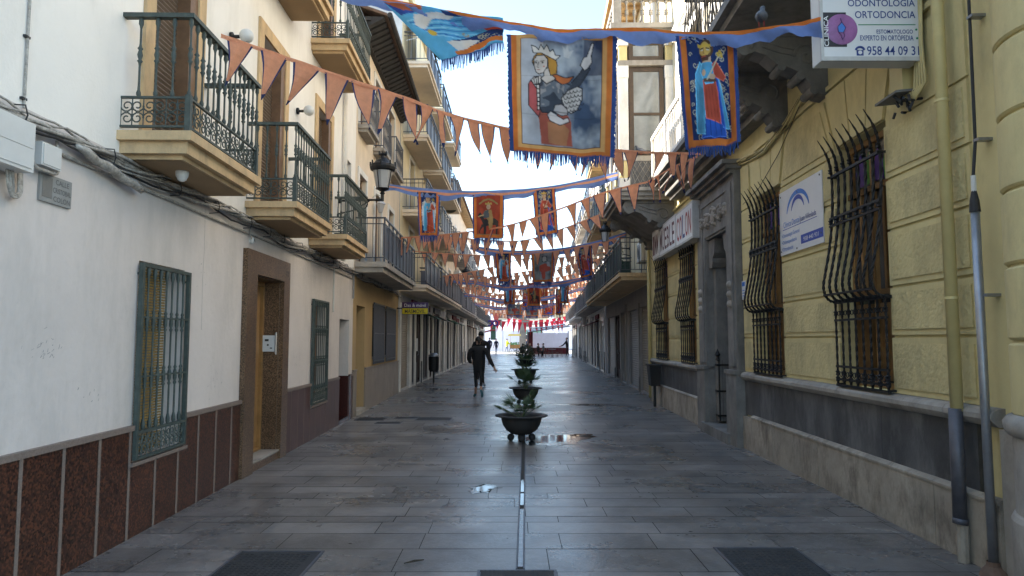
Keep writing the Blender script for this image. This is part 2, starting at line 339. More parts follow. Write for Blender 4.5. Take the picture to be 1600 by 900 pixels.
def wall_grid(mb, s0, s1, z0, z1, ops, o=0., rev=.25):
    ss = sorted(set([s0, s1] + [q for p in ops for q in (p[0], p[1]) if s0 < q < s1])); zz = sorted(set([z0, z1] + [q for p in ops for q in (p[2], p[3]) if z0 < q < z1]))
    for a, b in zip(ss, ss[1:]):
        for c, d in zip(zz, zz[1:]):
            m1, m2 = (a + b) / 2, (c + d) / 2
            if any(p[0] < m1 < p[1] and p[2] < m2 < p[3] for p in ops): continue
            mb.poly([(a, o, c), (b, o, c), (b, o, d), (a, o, d)])
    for p in ops:
        a, b, c, d = p[:4]; r = o - (p[4] if len(p) > 4 else rev)
        mb.poly([(a, o, c), (a, r, c), (a, r, d), (a, o, d)]); mb.poly([(b, o, c), (b, r, c), (b, r, d), (b, o, d)])
        mb.poly([(a, o, d), (b, o, d), (b, r, d), (a, r, d)]); mb.poly([(a, o, c), (b, o, c), (b, r, c), (a, r, c)])
def body(mb, s0, s1, h, back=-9.):
    mb.poly([(s0, 0, 0), (s0, back, 0), (s0, back, h), (s0, 0, h)]); mb.poly([(s1, 0, 0), (s1, back, 0), (s1, back, h), (s1, 0, h)])
    mb.poly([(s0, 0, h), (s1, 0, h), (s1, back, h), (s0, back, h)]); mb.poly([(s0, back, 0), (s1, back, 0), (s1, back, h), (s0, back, h)])
def skirt(fr, parent, name, m, s0, s1, z0, z1, o0, o1, gaps):
    mb = MB(fr); cuts = sorted(gaps); a = s0
    for g0, g1 in cuts:
        if g0 > a: mb.box(a, g0, o0, o1, z0, z1)
        a = max(a, g1)
    if a < s1: mb.box(a, s1, o0, o1, z0, z1)
    return mb.build(name, m, parent)
# fills for openings
def fill(fr, parent, kind, s0, s1, z0, z1, o=-.22, leafs=2, mname=None):
    nm = {'glass': 'window', 'blind': 'window', 'roller': 'roller_shutter', 'wood': 'door', 'shop': 'shop_window', 'curtain': 'window'}[kind]
    mb = MB(fr)
    if kind in ('roller', 'blind'):
        pitch = .075 if kind == 'roller' else .045; n = int((z1 - z0) / pitch)
        for i in range(n):
            c = z0 + (z1 - z0) * i / n; d = z0 + (z1 - z0) * (i + 1) / n
            mb.poly([(s0, o, c), (s1, o, c), (s1, o + .014, c + (d - c) * .5), (s0, o + .014, c + (d - c) * .5)]); mb.poly([(s0, o + .014, c + (d - c) * .5), (s1, o + .014, c + (d - c) * .5), (s1, o, d), (s0, o, d)])
        return mb.build(nm, mname or ('roller_metal' if kind == 'roller' else 'blind_brown'), parent)
    fm = mname or ('brown_wood' if kind != 'shop' else 'dark_grey_metal'); t = .06; e = .05
    mb.box(s0, s0 + t, o, o + e, z0, z1); mb.box(s1 - t, s1, o, o + e, z0, z1); mb.box(s0 + t, s1 - t, o, o + e, z0, z0 + t); mb.box(s0 + t, s1 - t, o, o + e, z1 - t, z1)
    w = s1 - s0
    for i in range(1, leafs): c = s0 + w * i / leafs; mb.box(c - .03, c + .03, o, o + e, z0 + t, z1 - t)
    if kind == 'wood':
        mb.box(s0 + t, s1 - t, o - .03, o, z0 + t, z1 - t)
        for i in range(leafs):
            a = s0 + w * i / leafs + .12; b = s0 + w * (i + 1) / leafs - .12
            for c, d in ((z0 + .15, z0 + (z1 - z0) * .38), (z0 + (z1 - z0) * .42, z1 - .15)): mb.box(a, b, o, o + .03, c, d)
        f = mb.build(nm, fm, parent); k = MB(fr); k.tube([(s0 + w * .5 - .07, o + .05, z0 + 1), (s0 + w * .5 - .07, o + .1, z0 + 1), (s0 + w * .5 - .07, o + .1, z0 + 1.15)], .01); k.build('handle', 'grey_metal', f)
        return f
    f = mb.build(nm, fm, parent); g = MB(fr); g.box(s0 + t, s1 - t, o - .01, o + .015, z0 + t, z1 - t)
    g.build('pane', {'glass': 'window_glass', 'shop': 'shop_dark', 'curtain': 'window_glass_pale'}[kind], f); return f
# ================================================================ SETTING
def paving_mat():
    m = mat('paving_stone', (.168, .155, .147), rough=.42, var=.3, scale=1.5, bump=.12, bscale=30, dirt=.45, dirtcol=(.05, .048, .045), dscale=1.6, world=True)
    n = m.node_tree; N = n.nodes; L = n.links; p = N[m['bsdf']]
    g = N.new('ShaderNodeNewGeometry'); mr = N.new('ShaderNodeMapRange'); mr.inputs['To Min'].default_value = .80; mr.inputs['To Max'].default_value = 1.22
    L.new(g.outputs['Random Per Island'], mr.inputs['Value'])
    src = p.inputs['Base Color'].links[0].from_socket; mm = N.new('ShaderNodeMix'); mm.data_type = 'RGBA'; mm.blend_type = 'MULTIPLY'; mm.inputs['Factor'].default_value = 1
    L.new(src, mm.inputs['A']); L.new(mr.outputs[0], mm.inputs['B'])
    # veins
    w = N.new('ShaderNodeTexNoise'); w.inputs['Scale'].default_value = 2.2; w.inputs['Detail'].default_value = 10; w.inputs['Roughness'].default_value = .8; w.inputs['Distortion'].default_value = 1.5
    L.new(g.outputs['Position'], w.inputs['Vector']); wr = N.new('ShaderNodeValToRGB'); e = wr.color_ramp.elements
    e[0].position = .485; e[0].color = (0, 0, 0, 1); e[1].position = .5; e[1].color = (.5, .5, .5, 1); x = e.new(.515); x.color = (0, 0, 0, 1)
    L.new(w.outputs['Fac'], wr.inputs[0]); m2 = N.new('ShaderNodeMix'); m2.data_type = 'RGBA'; L.new(wr.outputs[0], m2.inputs['Factor'])
    L.new(mm.outputs['Result'], m2.inputs['A']); m2.inputs['B'].default_value = (.26, .26, .26, 1); L.new(m2.outputs['Result'], p.inputs['Base Color'])
    # damp patches: smoother stone
    d = N.new('ShaderNodeTexNoise'); d.inputs['Scale'].default_value = .55; d.inputs['Detail'].default_value = 7; d.inputs['Roughness'].default_value = .6
    L.new(g.outputs['Position'], d.inputs['Vector']); dr = N.new('ShaderNodeMapRange'); dr.inputs['From Min'].default_value = .35; dr.inputs['From Max'].default_value = .68
    dr.inputs['To Min'].default_value = .40; dr.inputs['To Max'].default_value = .19; L.new(d.outputs['Fac'], dr.inputs['Value']); L.new(dr.outputs[0], p.inputs['Roughness'])
paving_mat()
mat('grout', (.025, .024, .023), rough=.9, bump=.1, world=True)
mat('ground_far', (.12, .12, .115), rough=.9, bump=.1, world=True)
mat('plaza_stone', (.42, .40, .36), rough=.8, var=.1, scale=1, bump=.05, world=True)
g = MB(); g.poly([(-400, -300, -.05), (400, -300, -.05), (400, 900, -.05), (-400, 900, -.05)]); tag(g.build('ground', 'ground_far'), kind='structure')
g = MB(); g.poly([(-5, -8, -.008), (12, -8, -.008), (12, 79, -.008), (-5, 79, -.008)]); tag(g.build('paving_joints', 'grout'), kind='structure')
g = MB(); rnd = random.Random(3); y = -6.0; DX = .035
while y < 78.8:
    h = rnd.choice((.15, .16, .2, .25, .3, .3, .35, .42, .52)) * (1 if y < 30 else 1.5)
    x = -4.6 - rnd.random()
    xe = 11.5 if y < 4.6 else 7.2
    while x < xe:
        w = rnd.choice((rnd.uniform(.35, .6), rnd.uniform(.6, 1.0), rnd.uniform(.6, 1.0), 1.1)); x1 = x + w - .006

        t = [rnd.uniform(-.0012, .0012) for _ in range(2)]
        g.poly([(x, y, t[0]), (x1, y, t[1]), (x1, y + h - .010, t[1] + t[0] * .5), (x, y + h - .010, t[0])]); x += w
    y += h
tag(g.build('street_paving', 'paving_stone'), kind='structure')
g = MB(); g.poly([(-60, 78.9, -.004), (60, 78.9, -.004), (60, 190, -.004), (-60, 190, -.004)]); tag(g.build('plaza', 'plaza_stone'), kind='structure')
def puddle(cx, cy, rx, ry, seed):
    r = random.Random(seed); n = 90; ph = [r.uniform(0, 6.28) for _ in range(5)]; g = MB(); pts = []
    for i in range(n):
        a = 2 * pi * i / n; k = 1 + .20 * sin(2 * a + ph[0]) + .15 * sin(3 * a + ph[1]) + .10 * sin(5 * a + ph[2]) + .07 * sin(9 * a + ph[3]) + .05 * sin(17 * a + ph[4]) + .03 * sin(31 * a); pts.append((cx + rx * k * cos(a), cy + ry * k * sin(a), .0035))
    g.poly(pts); tag(g.build('puddle', 'water'), kind='structure'); g = MB(); g.poly([(cx + (x - cx) * (1.45 + .2 * sin(i * .21 + seed)) + .03 * sin(i * .9), cy + (y - cy) * (1.5 + .25 * sin(i * .17 + 2 * seed)) + .02 * sin(i * 1.3), .0027) for i, (x, y, z) in enumerate(pts)]); return tag(g.build('damp_patch', 'wet_stone'), kind='structure')
puddle(.58, 11.2, .42, .46, 1); puddle(1.15, 11.55, .16, .10, 11); puddle(-.31, 7.5, .10, .12, 2); puddle(-1.9, 22.4, .7, .25, 4); puddle(1.9, 17, .5, .12, 5)

# ---------------------------------------------------------------- balconies of turned iron bars
def spiral(mb, P, c, r, a0, turns, w, fl=1, n=14):
    pts = []
    for i in range(n + 1):
        t = i / n; a = a0 + fl * turns * 2 * pi * t; rr = r * (1 - .72 * t); pts.append(P(c[0] + rr * cos(a), c[1] + rr * sin(a)))
    mb.tube(pts, w, 4, cap=False)
def scroll_panel(fr, parent, P, L, h, m, name='scroll_panel'):
    mb = MB(fr); n = max(1, round(L / (h * .95))); w = L / n
    for i in range(n):
        x0 = i * w; r = h * .24
        for sx in (0, 1):
            for sy in (0, 1):
                c = (x0 + w * (.27 if sx == 0 else .73), h * (.27 if sy == 0 else .73)); spiral(mb, P, c, r, (0 if sx == 1 else pi) if True else 0, 1.35, .0058, 1 if (sx + sy) % 2 else -1)
        mb.tube([P(x0 + w * .5, 0), P(x0 + w * .5, h)], .005, 4)
        mb.tube([P(x0 + w * (.5 + .2 * cos(a)), h * (.5 + .1 * sin(a))) for a in [j * pi / 4 for j in range(9)]], .005, 4, cap=False)
        mb.tube([P(x0, 0), P(x0, h)], .005, 4)
    return mb.build(name, m, parent)
BAL_PROF = [(.013, 0), (.018, .012), (.018, .03), (.010, .05), (.0085, .12), (.0085, .24), (.012, .265), (.022, .28), (.012, .293), (.017, .31), (.021, .33), (.017, .35), (.012, .367), (.022, .38), (.012, .395), (.0085, .42), (.0085, .54), (.012, .56), (.019, .575), (.019, .6), (.013, .625)]
def baluster_obj(parent, p, m, H=.62, cache={}):
    key = (m, H)
    if key not in cache:
        mb = MB(); k = H / .625; mb.lathe([(r, z * k) for r, z in BAL_PROF], n=7); o = mb.build('baluster', m, None, smooth=True); cache[key] = o.data; bpy.data.objects.remove(o)
    o = bpy.data.objects.new('baluster', cache[key]); COL.objects.link(o); o.parent = parent; o.location = Vector(p) - WP[parent.name]; WP[o.name] = Vector(p); return o
def turned_balcony(fr, parent, s0, s1, o, z, m='green_iron', slabm=('ochre_trim', 'soffit_brown')):
    mb = MB(fr); th = .17
    mb.box(s0, s1, 0, o, z - .075, z); mb.box(s0 + .05, s1 - .05, 0, o - .05, z - th, z - .075); mb.box(s0 + .11, s1 - .11, 0, o - .11, z - th - .035, z - th)
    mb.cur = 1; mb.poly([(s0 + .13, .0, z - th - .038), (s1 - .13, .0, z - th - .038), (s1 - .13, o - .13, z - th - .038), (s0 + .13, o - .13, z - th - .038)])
    b = mb.build('balcony', list(slabm), parent)
    i = .05; A, B_, O = s0 + i, s1 - i, o - i; zb, zm, zt = z + .035, z + .27, z + .93
    hr = MB(fr); hr.box(A - .03, B_ + .03, O - .03, O + .03, zt, zt + .035); hr.box(A - .03, A + .03, 0, O - .03, zt, zt + .035); hr.box(B_ - .03, B_ + .03, 0, O - .03, zt, zt + .035); hr.build('handrail', m, b)
    lr = MB(fr)
    for q in (zb, zm): lr.box(A, B_, O - .012, O + .012, q, q + .018); lr.box(A - .012, A + .012, 0, O - .012, q, q + .018); lr.box(B_ - .012, B_ + .012, 0, O - .012, q, q + .018)
    lr.build('lower_rail', m, b)
    ps = MB(fr)
    for q in (A, B_): ps.box(q - .022, q + .022, O - .022, O + .022, z, zm + .03)
    ps.build('corner_post', m, b)
    n = round((B_ - A) / .115)
    for k in range(n + 1): baluster_obj(b, fr(A + (B_ - A) * k / n, O, zm + .018), m, zt - zm - .018)
    n2 = round(O / .125)
    for q in (A, B_):
        for k in range(1, n2): baluster_obj(b, fr(q, O * k / n2, zm + .018), m, zt - zm - .018)
    scroll_panel(fr, b, lambda a, h: (A + a, O, zb + .018 + h), B_ - A, zm - zb - .018, m)
    for q in (A, B_): scroll_panel(fr, b, lambda a, h, q=q: (q, a, zb + .018 + h), O, zm - zb - .018, m)
    return b
def bar_balcony(fr, parent, s0, s1, o, z, m='dark_grey_metal', panel=None, slab='cement', th=.2, H=.95, post=1.1, step=.12, edge=True):
    mb = MB(fr); mb.box(s0, s1, 0, o, z - th * .5, z); mb.box(s0 + .05, s1 - .05, 0, o - .06, z - th, z - th * .5); b = mb.build('balcony', slab, parent)
    i = .04; A, B_, O = s0 + i, s1 - i, o - i; r = MB(fr)
    for q in (z + .08, z + H - .12, z + H):
        t = .02 if q > z + H - .02 else .012
        r.box(A - t, B_ + t, O - t, O + t, q, q + t * 1.5); r.box(A - t, A + t, 0, O - t, q, q + t * 1.5); r.box(B_ - t, B_ + t, 0, O - t, q, q + t * 1.5)
    r.build('handrail', m, b)
    r = MB(fr); n = max(1, round((B_ - A) / post))
    for k in range(n + 1): q = A + (B_ - A) * k / n; r.box(q - .016, q + .016, O - .016, O + .016, z, z + H)
    r.build('post', m, b)
    r = MB(fr)
    if panel:
        for k in range(n):
            a = A + (B_ - A) * k / n + .03; c = A + (B_ - A) * (k + 1) / n - .03; r.box(a, c, O - .045, O - .035, z + .14, z + H - .1)
        r.box(B_ - .02, B_ - .01, .05, O - .06, z + .14, z + H - .1)
        r.build('panel', panel, b); r = MB(fr)
        k = max(2, int(O / step))
        for j in range(1, k): r.box(A - .006, A + .006, O * j / k - .006, O * j / k + .006, z + .08, z + H)
        r.build('bars', m, b)
    else:
        n = int((B_ - A) / step)
        for k in range(n): q = A + (B_ - A) * k / n; r.box(q - .006, q + .006, O - .006, O + .006, z + .08, z + H)
        for q in (A, B_):
            k = max(2, int(O / step))
            for j in range(1, k): r.box(q - .006, q + .006, O * j / k - .006, O * j / k + .006, z + .08, z + H)
        r.build('bars', m, b)
    return b
def trim(fr, parent, s0, s1, z0, z1, w, o, m, name='window_frame', sill=None):
    mb = MB(fr); mb.box(s0 - w, s0, .001, o, z0, z1 + w); mb.box(s1, s1 + w, .001, o, z0, z1 + w); mb.box(s0, s1, .001, o, z1, z1 + w)
    if sill: mb.box(s0 - w - .03, s1 + w + .03, .001, o + .05, z0 - .07, z0 - .002)
    return mb.build(name, m, parent)
# ================================================================ LEFT: white townhouse
A = thing('white_townhouse', 'white townhouse with green iron balconies, granite doorway and red granite skirting, nearest on the left', 'house', FL(5, 0, 0))
opsA = [(5.66, 6.50, .62, 2.26), (8.33, 9.38, 0, 2.40, .27), (11.02, 11.94, .6, 2.26), (13.0, 13.85, 0, 2.0, .45)]
DO = [(5.72, 6.55), (8.42, 9.32), (11.1, 12.0)]
for z in (3.28, 6.46):
    for a, b in DO + [(1.5, 2.4), (-1.5, -.6)]: opsA.append((a, b, z, z + (2.2 if z < 9 else 1.9), .2))
opsA.append((13.2, 13.8, 3.9, 5.2, .2))
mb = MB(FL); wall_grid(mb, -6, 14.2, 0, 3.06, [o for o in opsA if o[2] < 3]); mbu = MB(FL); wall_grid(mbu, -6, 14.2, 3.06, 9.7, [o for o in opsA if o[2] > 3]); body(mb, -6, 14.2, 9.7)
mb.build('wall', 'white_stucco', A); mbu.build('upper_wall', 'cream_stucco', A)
mb = MB(FL); mb.box(-6, 14.2, .0, .35, 9.45, 9.6); mb.box(-6, 14.2, .0, .25, 9.3, 9.45); mb.build('cornice', 'ochre_trim', A)
gapsA = [(5.63, 6.53), (7.98, 9.64), (10.99, 11.97), (12.95, 13.9)]
skirt(FL, A, 'skirting', 'red_granite', -6, 7.98, 0, .86, .001, .022, [(5.63, 6.53)]); skirt(FL, A, 'skirting', 'red_granite', 5.63, 6.53, 0, .58, .001, .022, [])
skirt(FL, A, 'skirting', 'purple_tile', 9.64, 14.2, 0, .86, .001, .02, [(10.99, 11.97), (13.0, 13.85)]); skirt(FL, A, 'skirting', 'purple_tile', 10.99, 11.97, 0, .5, .001, .02, [])
skirt(FL, A, 'skirting_cap', 'granite_strip', -6, 14.2, .862, .905, .001, .04, gapsA)
mb = MB(FL); mb.box(5.59, 6.58, .001, .05, .575, .605); mb.box(10.96, 12.01, .001, .05, .52, .55); mb.build('window_sill', 'granite_strip', A)
mb = MB(FL); s = -5.9
while s < 7.9:
    hi = .86 if not 5.61 < s < 6.54 else .575
    mb.box(s, s + .032, .023, .0265, 0, hi - .001); s += .425
mb.build('skirting_strip', 'granite_strip', A)
mb = MB(FL); s = 9.95
while s < 14.1:
    if not 12.9 < s < 13.9: mb.box(s, s + .012, .021, .0235, 0, (.86 if not 10.98 < s < 11.98 else .52) - .001)
    s += .335
mb.build('skirting_joint', 'granite_strip', A)
# granite doorway
mb = MB(FL); mb.box(7.98, 8.33, .0, .06, 0, 2.40); mb.box(9.38, 9.64, .0, .06, 0, 2.40); mb.box(7.98, 9.64, .0, .06, 2.40, 2.68)
mb.box(8.33, 8.345, -.27, .0, .1, 2.40); mb.box(9.365, 9.38, -.27, .0, .1, 2.40); mb.box(8.345, 9.365, -.27, .0, 2.385, 2.40); mb.box(8.33, 9.38, -.27, .03, 0, .1)
mb.build('doorway', 'brown_granite', A)
mb = MB(FL); mb.box(8.33, 9.38, -.2, .045, .1, .125); mb.build('doorstep', 'pale_stone', A)
fill(FL, A, 'wood', 8.345, 9.365, .1, 2.385, -.25, 2, 'golden_wood')
ic = thing('intercom', 'white intercom panel on granite jamb of the first left doorway', 'intercom', FL(9.36, -.25, 1.5))
mb = MB(FL); mb.box(9.33, 9.364, -.20, -.04, 1.44, 1.66); mb.build('body', 'white_plastic', ic); mb = MB(FL); mb.hexa([(9.34, -.04, 1.42), (9.364, -.04, 1.42), (9.364, -.02, 1.40), (9.31, -.02, 1.40), (9.34, -.04, 1.68), (9.364, -.04, 1.68), (9.364, -.02, 1.70), (9.31, -.02, 1.70)]); mb.build('hood', 'white_plastic', ic)
mb = MB(FL); mb.box(9.326, 9.33, -.17, -.12, 1.58, 1.61); mb.box(9.326, 9.33, -.10, -.07, 1.48, 1.495); mb.lathe([(.014, 0), (.0, -.004)], (9.33, -.13, 1.53), 10, 'x'); mb.build('buttons', 'letters_dark', ic)
text('10', 'house_number', 'letters_dark', A, FL(9.5, .061, 2.47), FL.right(), (0, 0, 1), h=.09)
# second recess door
fill(FL, A, 'wood', 13.0, 13.85, .08, 2.0, -.44, 1, 'dark_wood')
mb = MB(FL); mb.box(13.86, 14.0, .0, .025, 0, .9); mb.box(13.838, 13.852, -.45, .001, 0, .88); mb.box(13, 13.84, -.45, .02, 0, .08); mb.build('door_skirting', 'dark_red_tile', A)
# windows of the ground floor with green grilles
def turned_grille(fr, parent, s0, s1, z0, z1, m='green_iron'):
    g = MB(fr); t = .018; O = .035
    for q in (s0, s1): g.box(q - t, q + t, O - t, O + t, z0, z1)
    g.box(s0 + t, s1 - t, O - t, O + t, z1 - .03, z1); g.box(s0 + t, s1 - t, O - t, O + t, z0, z0 + .02); g.box(s0 + t, s1 - t, O - t, O + t, z0 + .21, z0 + .235)
    for q in (z0 + .21 + (z1 - z0 - .21) * f for f in (.33, .68)): g.box(s0 + t, s1 - t, O - .012, O + .012, q - .008, q + .008)
    for q in (s0, s1):
        for zz in (z0 + .02, z1 - .1): g.box(q - .01, q + .01, 0, O - t, zz, zz + .02)
    gr = g.build('window_grille', m, parent); n = 7; H = z1 - z0 - .26
    for k in range(n):
        q = s0 + (s1 - s0) * (k + 1) / (n + 1); mb = MB(fr); zz = z0 + .235
        pr = [(.011, 0), (.018, .02), (.018, .05), (.009, .09)]
        for f in (.33, .68): c = H * f - .02; pr += [(.008, c - .09), (.016, c - .07), (.010, c - .055), (.017, c - .03), (.017, c + .03), (.010, c + .055), (.016, c + .07), (.008, c + .09)]
        pr += [(.009, H - .1), (.018, H - .06), (.018, H - .02), (.011, H)]
        mb.lathe(pr, (q, O, zz), 7); mb.build('bar', m, gr, smooth=True)
    scroll_panel(fr, gr, lambda a, h: (s0 + t + a, O, z0 + .02 + h), s1 - s0 - 2 * t, .19, m); return gr
turned_grille(FL, A, 5.65, 6.51, .62, 2.24); turned_grille(FL, A, 11.0, 11.96, .56, 2.26)
fill(FL, A, 'curtain', 5.66, 6.50, .62, 2.26, -.24, 2, 'white_trim')
mb = MB(FL)
for i in range(64): z = .66 + i * .0245; mb.tube([(5.69, -.06, z), (6.24, -.06, z)], .010, 5)
mb.build('rolled_blind', 'blind_tan', A)
fill(FL, A, 'glass', 11.02, 11.94, .6, 2.26, -.2, 2)
def reveal_soffit():
    for z in (3.28, 6.46):
        h = 2.2 if z < 9 else 1.9
        for a, b in DO + [(1.5, 2.4), (-1.5, -.6)]:
            f = fill(FL, A, 'blind', a, b - .16, z, z + h, -.12); mb = MB(FL); mb.box(b - .16, b - .001, -.13, .012, z, z + h - .001); mb.build('door_frame', 'brown_wood', A)
            trim(FL, A, a, b, z, z + h, .16, .03, 'ochre_trim', 'door_surround')
reveal_soffit()
fill(FL, A, 'glass', 13.2, 13.8, 3.9, 5.2, -.15, 1)
for z, lst in ((3.24, [(5.24, 6.85, .58), (7.98, 9.68, .62), (10.7, 12.5, .62)]), (6.42, [(5.24, 6.85, .58), (7.98, 9.7, .58), (10.6, 12.6, .62)])):
    for a, b, o in lst: turned_balcony(FL, A, a, b, o, z + (.03 if z < 4 and a > 10 else 0))
def globe(fr, s, z, label):
    t = thing('wall_lamp', label, 'lamp', fr(s, 0, z)); mb = MB(fr); mb.lathe([(0, .0), (.05, .005), (.05, .03), (.02, .04), (.02, .1)], (s, .0, z), 12, 'y'); mb.build('bracket', 'black_iron', t)
    mb = MB(fr); mb.lathe([(.078 * sin(a), -.078 * cos(a)) for a in [i * pi / 12 for i in range(13)]], (s, .18, z + .01), 16); mb.build('lamp_shade', 'globe_glass', t, smooth=True)
mb = MB(FL); rs = random.Random(12)
for cx, cz, n_, sp in ((4.52, 1.52, 26, .09), (5.05, 1.2, 7, .06), (7.3, 1.15, 10, .12), (6.9, 2.2, 5, .1), (10.2, 1.3, 9, .1)):
    for _ in range(n_): a, b, L_ = cx + rs.gauss(0, sp), cz + rs.gauss(0, sp * .7), rs.uniform(.008, .035); t_ = rs.uniform(.3, 1.3); w_ = rs.uniform(.002, .005); mb.poly([(a, .0006, b), (a + L_ * cos(t_), .0006, b + L_ * sin(t_)), (a + L_ * cos(t_) + w_, .0006, b + L_ * sin(t_) - w_), (a + w_, .0006, b - w_)])
s_ = FL.on(318, 400)[0]; mb.tube([(s_, .0, 2.95), (s_ + .01, .0, 2.5), (s_ - .008, .0, 2.2), (s_ + .006, .0, 1.7)], .0016, 4)
A_sc = mb.build('upper_wall', 'wall_scuff', A); A_sc.name = 'wall_scuff'
globe(FL, 9.95, 5.0, 'white globe lamp on cream wall above second green balcony'); globe(FL, 7.4, 4.98, 'white globe lamp on cream wall just past the nearest green balcony')
t = thing('security_camera', 'small white dome camera under the nearest green balcony', 'camera', FL(5.72, .3, 3.03)); mb = MB(FL); mb.lathe([(.05, .015), (.055, 0), (.05, -.03), (.045, -.04)], (5.72, .3, 3.02), 14); mb.build('housing', 'white_plastic', t)
mb = MB(FL); mb.lathe([(.044, 0), (.036, -.022), (.018, -.036), (0, -.04)], (5.72, .3, 2.98), 14); mb.build('dome', 'white_plastic', t, smooth=True)
# ---- cable bundle along both left fronts
cb = thing('cable_bundle', 'thick bundle of grey cables clipped along the left house fronts', 'cables', FL(5, .05, 2.97)); rc = random.Random(5)
for k in range(11):
    ph = rc.uniform(0, 6.28); fq = rc.uniform(.8, 2.2); rad = rc.uniform(.012, .05); pts = []; s = -5.5; r0 = rc.choice((.008, .010, .013, .016)); off = rc.uniform(-.04, .04)
    while s <= 20.9:
        pts.append((s, .055 + .03 * cos(fq * s * 2 + ph) + .012 * rc.uniform(-1, 1), 2.975 + off + rad * sin(fq * s * 2 + ph) + .005 * rc.uniform(-1, 1) + .02 * sin(s * 1.1))); s += .13
    mb = MB(FL); mb.tube(pts, r0, 5); mb.build('cable', 'cable_black' if k == 3 else 'cable_grey', cb, smooth=True)
mb = MB(FL); mb.tube([(-5.5, .02, 2.86), (4, .02, 2.855), (9, .02, 2.87), (14, .02, 2.86)], .012, 6); mb.build('lower_cable', 'cable_grey', cb)
mb = MB(FL); s = -5
while s < 20.5:
    mb.tube([(s, .0, 2.91), (s, .09, 2.915), (s + .01, .10, 2.975), (s, .09, 3.035), (s, .0, 3.04)], .005, 5); s += rc.uniform(.4, 1.1)
mb.build('clips', 'cable_black', cb)
mb = MB(FL); mb.tube([(4.6 + i * .09, .09 + .015 * sin(i * 1.7), 2.93 - .012 * i) for i in range(11)], [.015, .03, .034, .03, .037, .03, .036, .034, .037, .032, .02], 8); mb.build('insulation', 'cable_grey', cb, smooth=True)
# boxes below the cables
t = thing('electrical_box', 'white electrical box at far left under the cable bundle', 'box', FL(4.15, .0, 2.6)); s0, z0 = FL.on(52, 272, .16)
mb = MB(FL); mb.box(3.45, s0, .01, .16, 2.61, 2.91); mb.build('case', 'white_plastic', t); mb = MB(FL); mb.box(3.47, s0 - .02, .161, .166, 2.63, 2.75); mb.box(3.47, s0 - .02, .161, .166, 2.754, 2.89); mb.build('door', 'white_plastic', t)
mb = MB(FL)
for i in range(3): mb.tube(smoothpts([(s0 - .10 + i * .022, .07, 2.62), (s0 - .08 + i * .022, .07, 2.52), (s0 - .02, .06, 2.46 + i * .015), (s0 + .06 - i * .012, .05, 2.50), (s0 + .07 - i * .012, .04, 2.65), (s0 + .07 - .012 * i, .04, 2.92)], 5), .009, 6)
mb.build('cable', 'cable_grey', t, smooth=True)
s0, z0 = FL.on(64, 262, .08); s1, z1 = FL.on(97, 230, .08)
t = thing('junction_box', 'small grey junction box above the street name plate', 'box', FL(s0, 0, z0)); mb = MB(FL); mb.box(s0, s1, .01, .08, 2.715, 2.865); mb.build('case', 'white_plastic', t); mb = MB(FL); mb.box(s0 + .012, s1 - .012, .08, .086, 2.725, 2.855); mb.build('lid', 'white_plastic', t)
mb = MB(FL); mb.tube(smoothpts([(s0 - .02, .03, 2.94), (s0 - .04, .04, 2.78), (s0 - .01, .05, 2.70), (s0 + .08, .06, 2.69), (s1, .05, 2.70), (s1 + .03, .04, 2.76), (s1 + .02, .03, 2.93)], 4), .011, 6); mb.build('cable', 'cable_grey', t, smooth=True)
p0, p1 = FL.on(60, 300, .01), FL.on(110, 300, .01); z_b = FL.on(60, 312, .01)[1]; z_t = FL.on(60, 267, .01)[1]
t = thing('street_name_plate', 'grey stone street name plate reading CALLE CRISTOBAL COLON on white wall', 'sign', FL(p0[0], 0, z_b)); mb = MB(FL); mb.box(p0[0], p1[0], .002, .018, z_b, z_t); mb.build('plate', 'stone_sign', t)
mb = MB(FL); w = p1[0] - p0[0]; mb.box(p0[0] + .02, p0[0] + w * .36, .018, .021, z_b + .03, z_t - .02); mb.build('relief', 'grey_stone', t)
for i, wd in enumerate(('CALLE', 'CRISTOBAL', 'COLON')): text(wd, 'lettering', 'letters_grey', t, FL(p0[0] + w * .68, .018, z_t - .052 - i * .058), FL.right(), (0, 0, 1), h=.036, maxw=w * .58, bold=.012)
t = thing('electrical_fitting', 'small round cable fitting above the granite doorway', 'fitting', FL(8.22, 0, 2.86)); mb = MB(FL); mb.lathe([(.045, 0), (.045, .03), (.02, .05)], (8.2, 0, 2.80), 10, 'y'); mb.build('case', 'white_plastic', t); mb = MB(FL); mb.tube([(8.14, .02, 2.95), (8.12, .03, 2.84), (8.18, .03, 2.8)], .008, 5); mb.build('cable', 'cable_grey', t)
t = thing('wall_conduit', 'thin grey conduit running up white wall at far left', 'pipe', FL(4.2, 0, 3)); mb = MB(FL); s_, z_ = FL.on(38, 100); mb.tube([(s_, .012, 3.05), (s_, .012, 9.3)], .009, 6); mb.build('pipe', 'cable_grey', t); mb = MB(FL); [mb.box(s_ - .03, s_ + .015, .001, .02, z, z + .015) for z in (3.1, 3.5, 3.9, 4.3)]; mb.build('clip', 'cable_black', t)
t = thing('wall_conduit', 'slim pale conduit hanging below cables between second grille and recessed door', 'pipe', FL(12.4, 0, 2)); mb = MB(FL); mb.tube([(12.4, .02, 2.9), (12.4, .02, 2.1)], .014, 6); mb.build('pipe', 'white_plastic', t)
t = thing('wall_conduit', 'ochre conduit beside the seam of white and ochre houses', 'pipe', FL(14.05, 0, 2)); mb = MB(FL); mb.tube([(14.08, .03, 3.0), (14.08, .03, 2.45)], .02, 6); mb.build('pipe', 'conduit_steel', t)
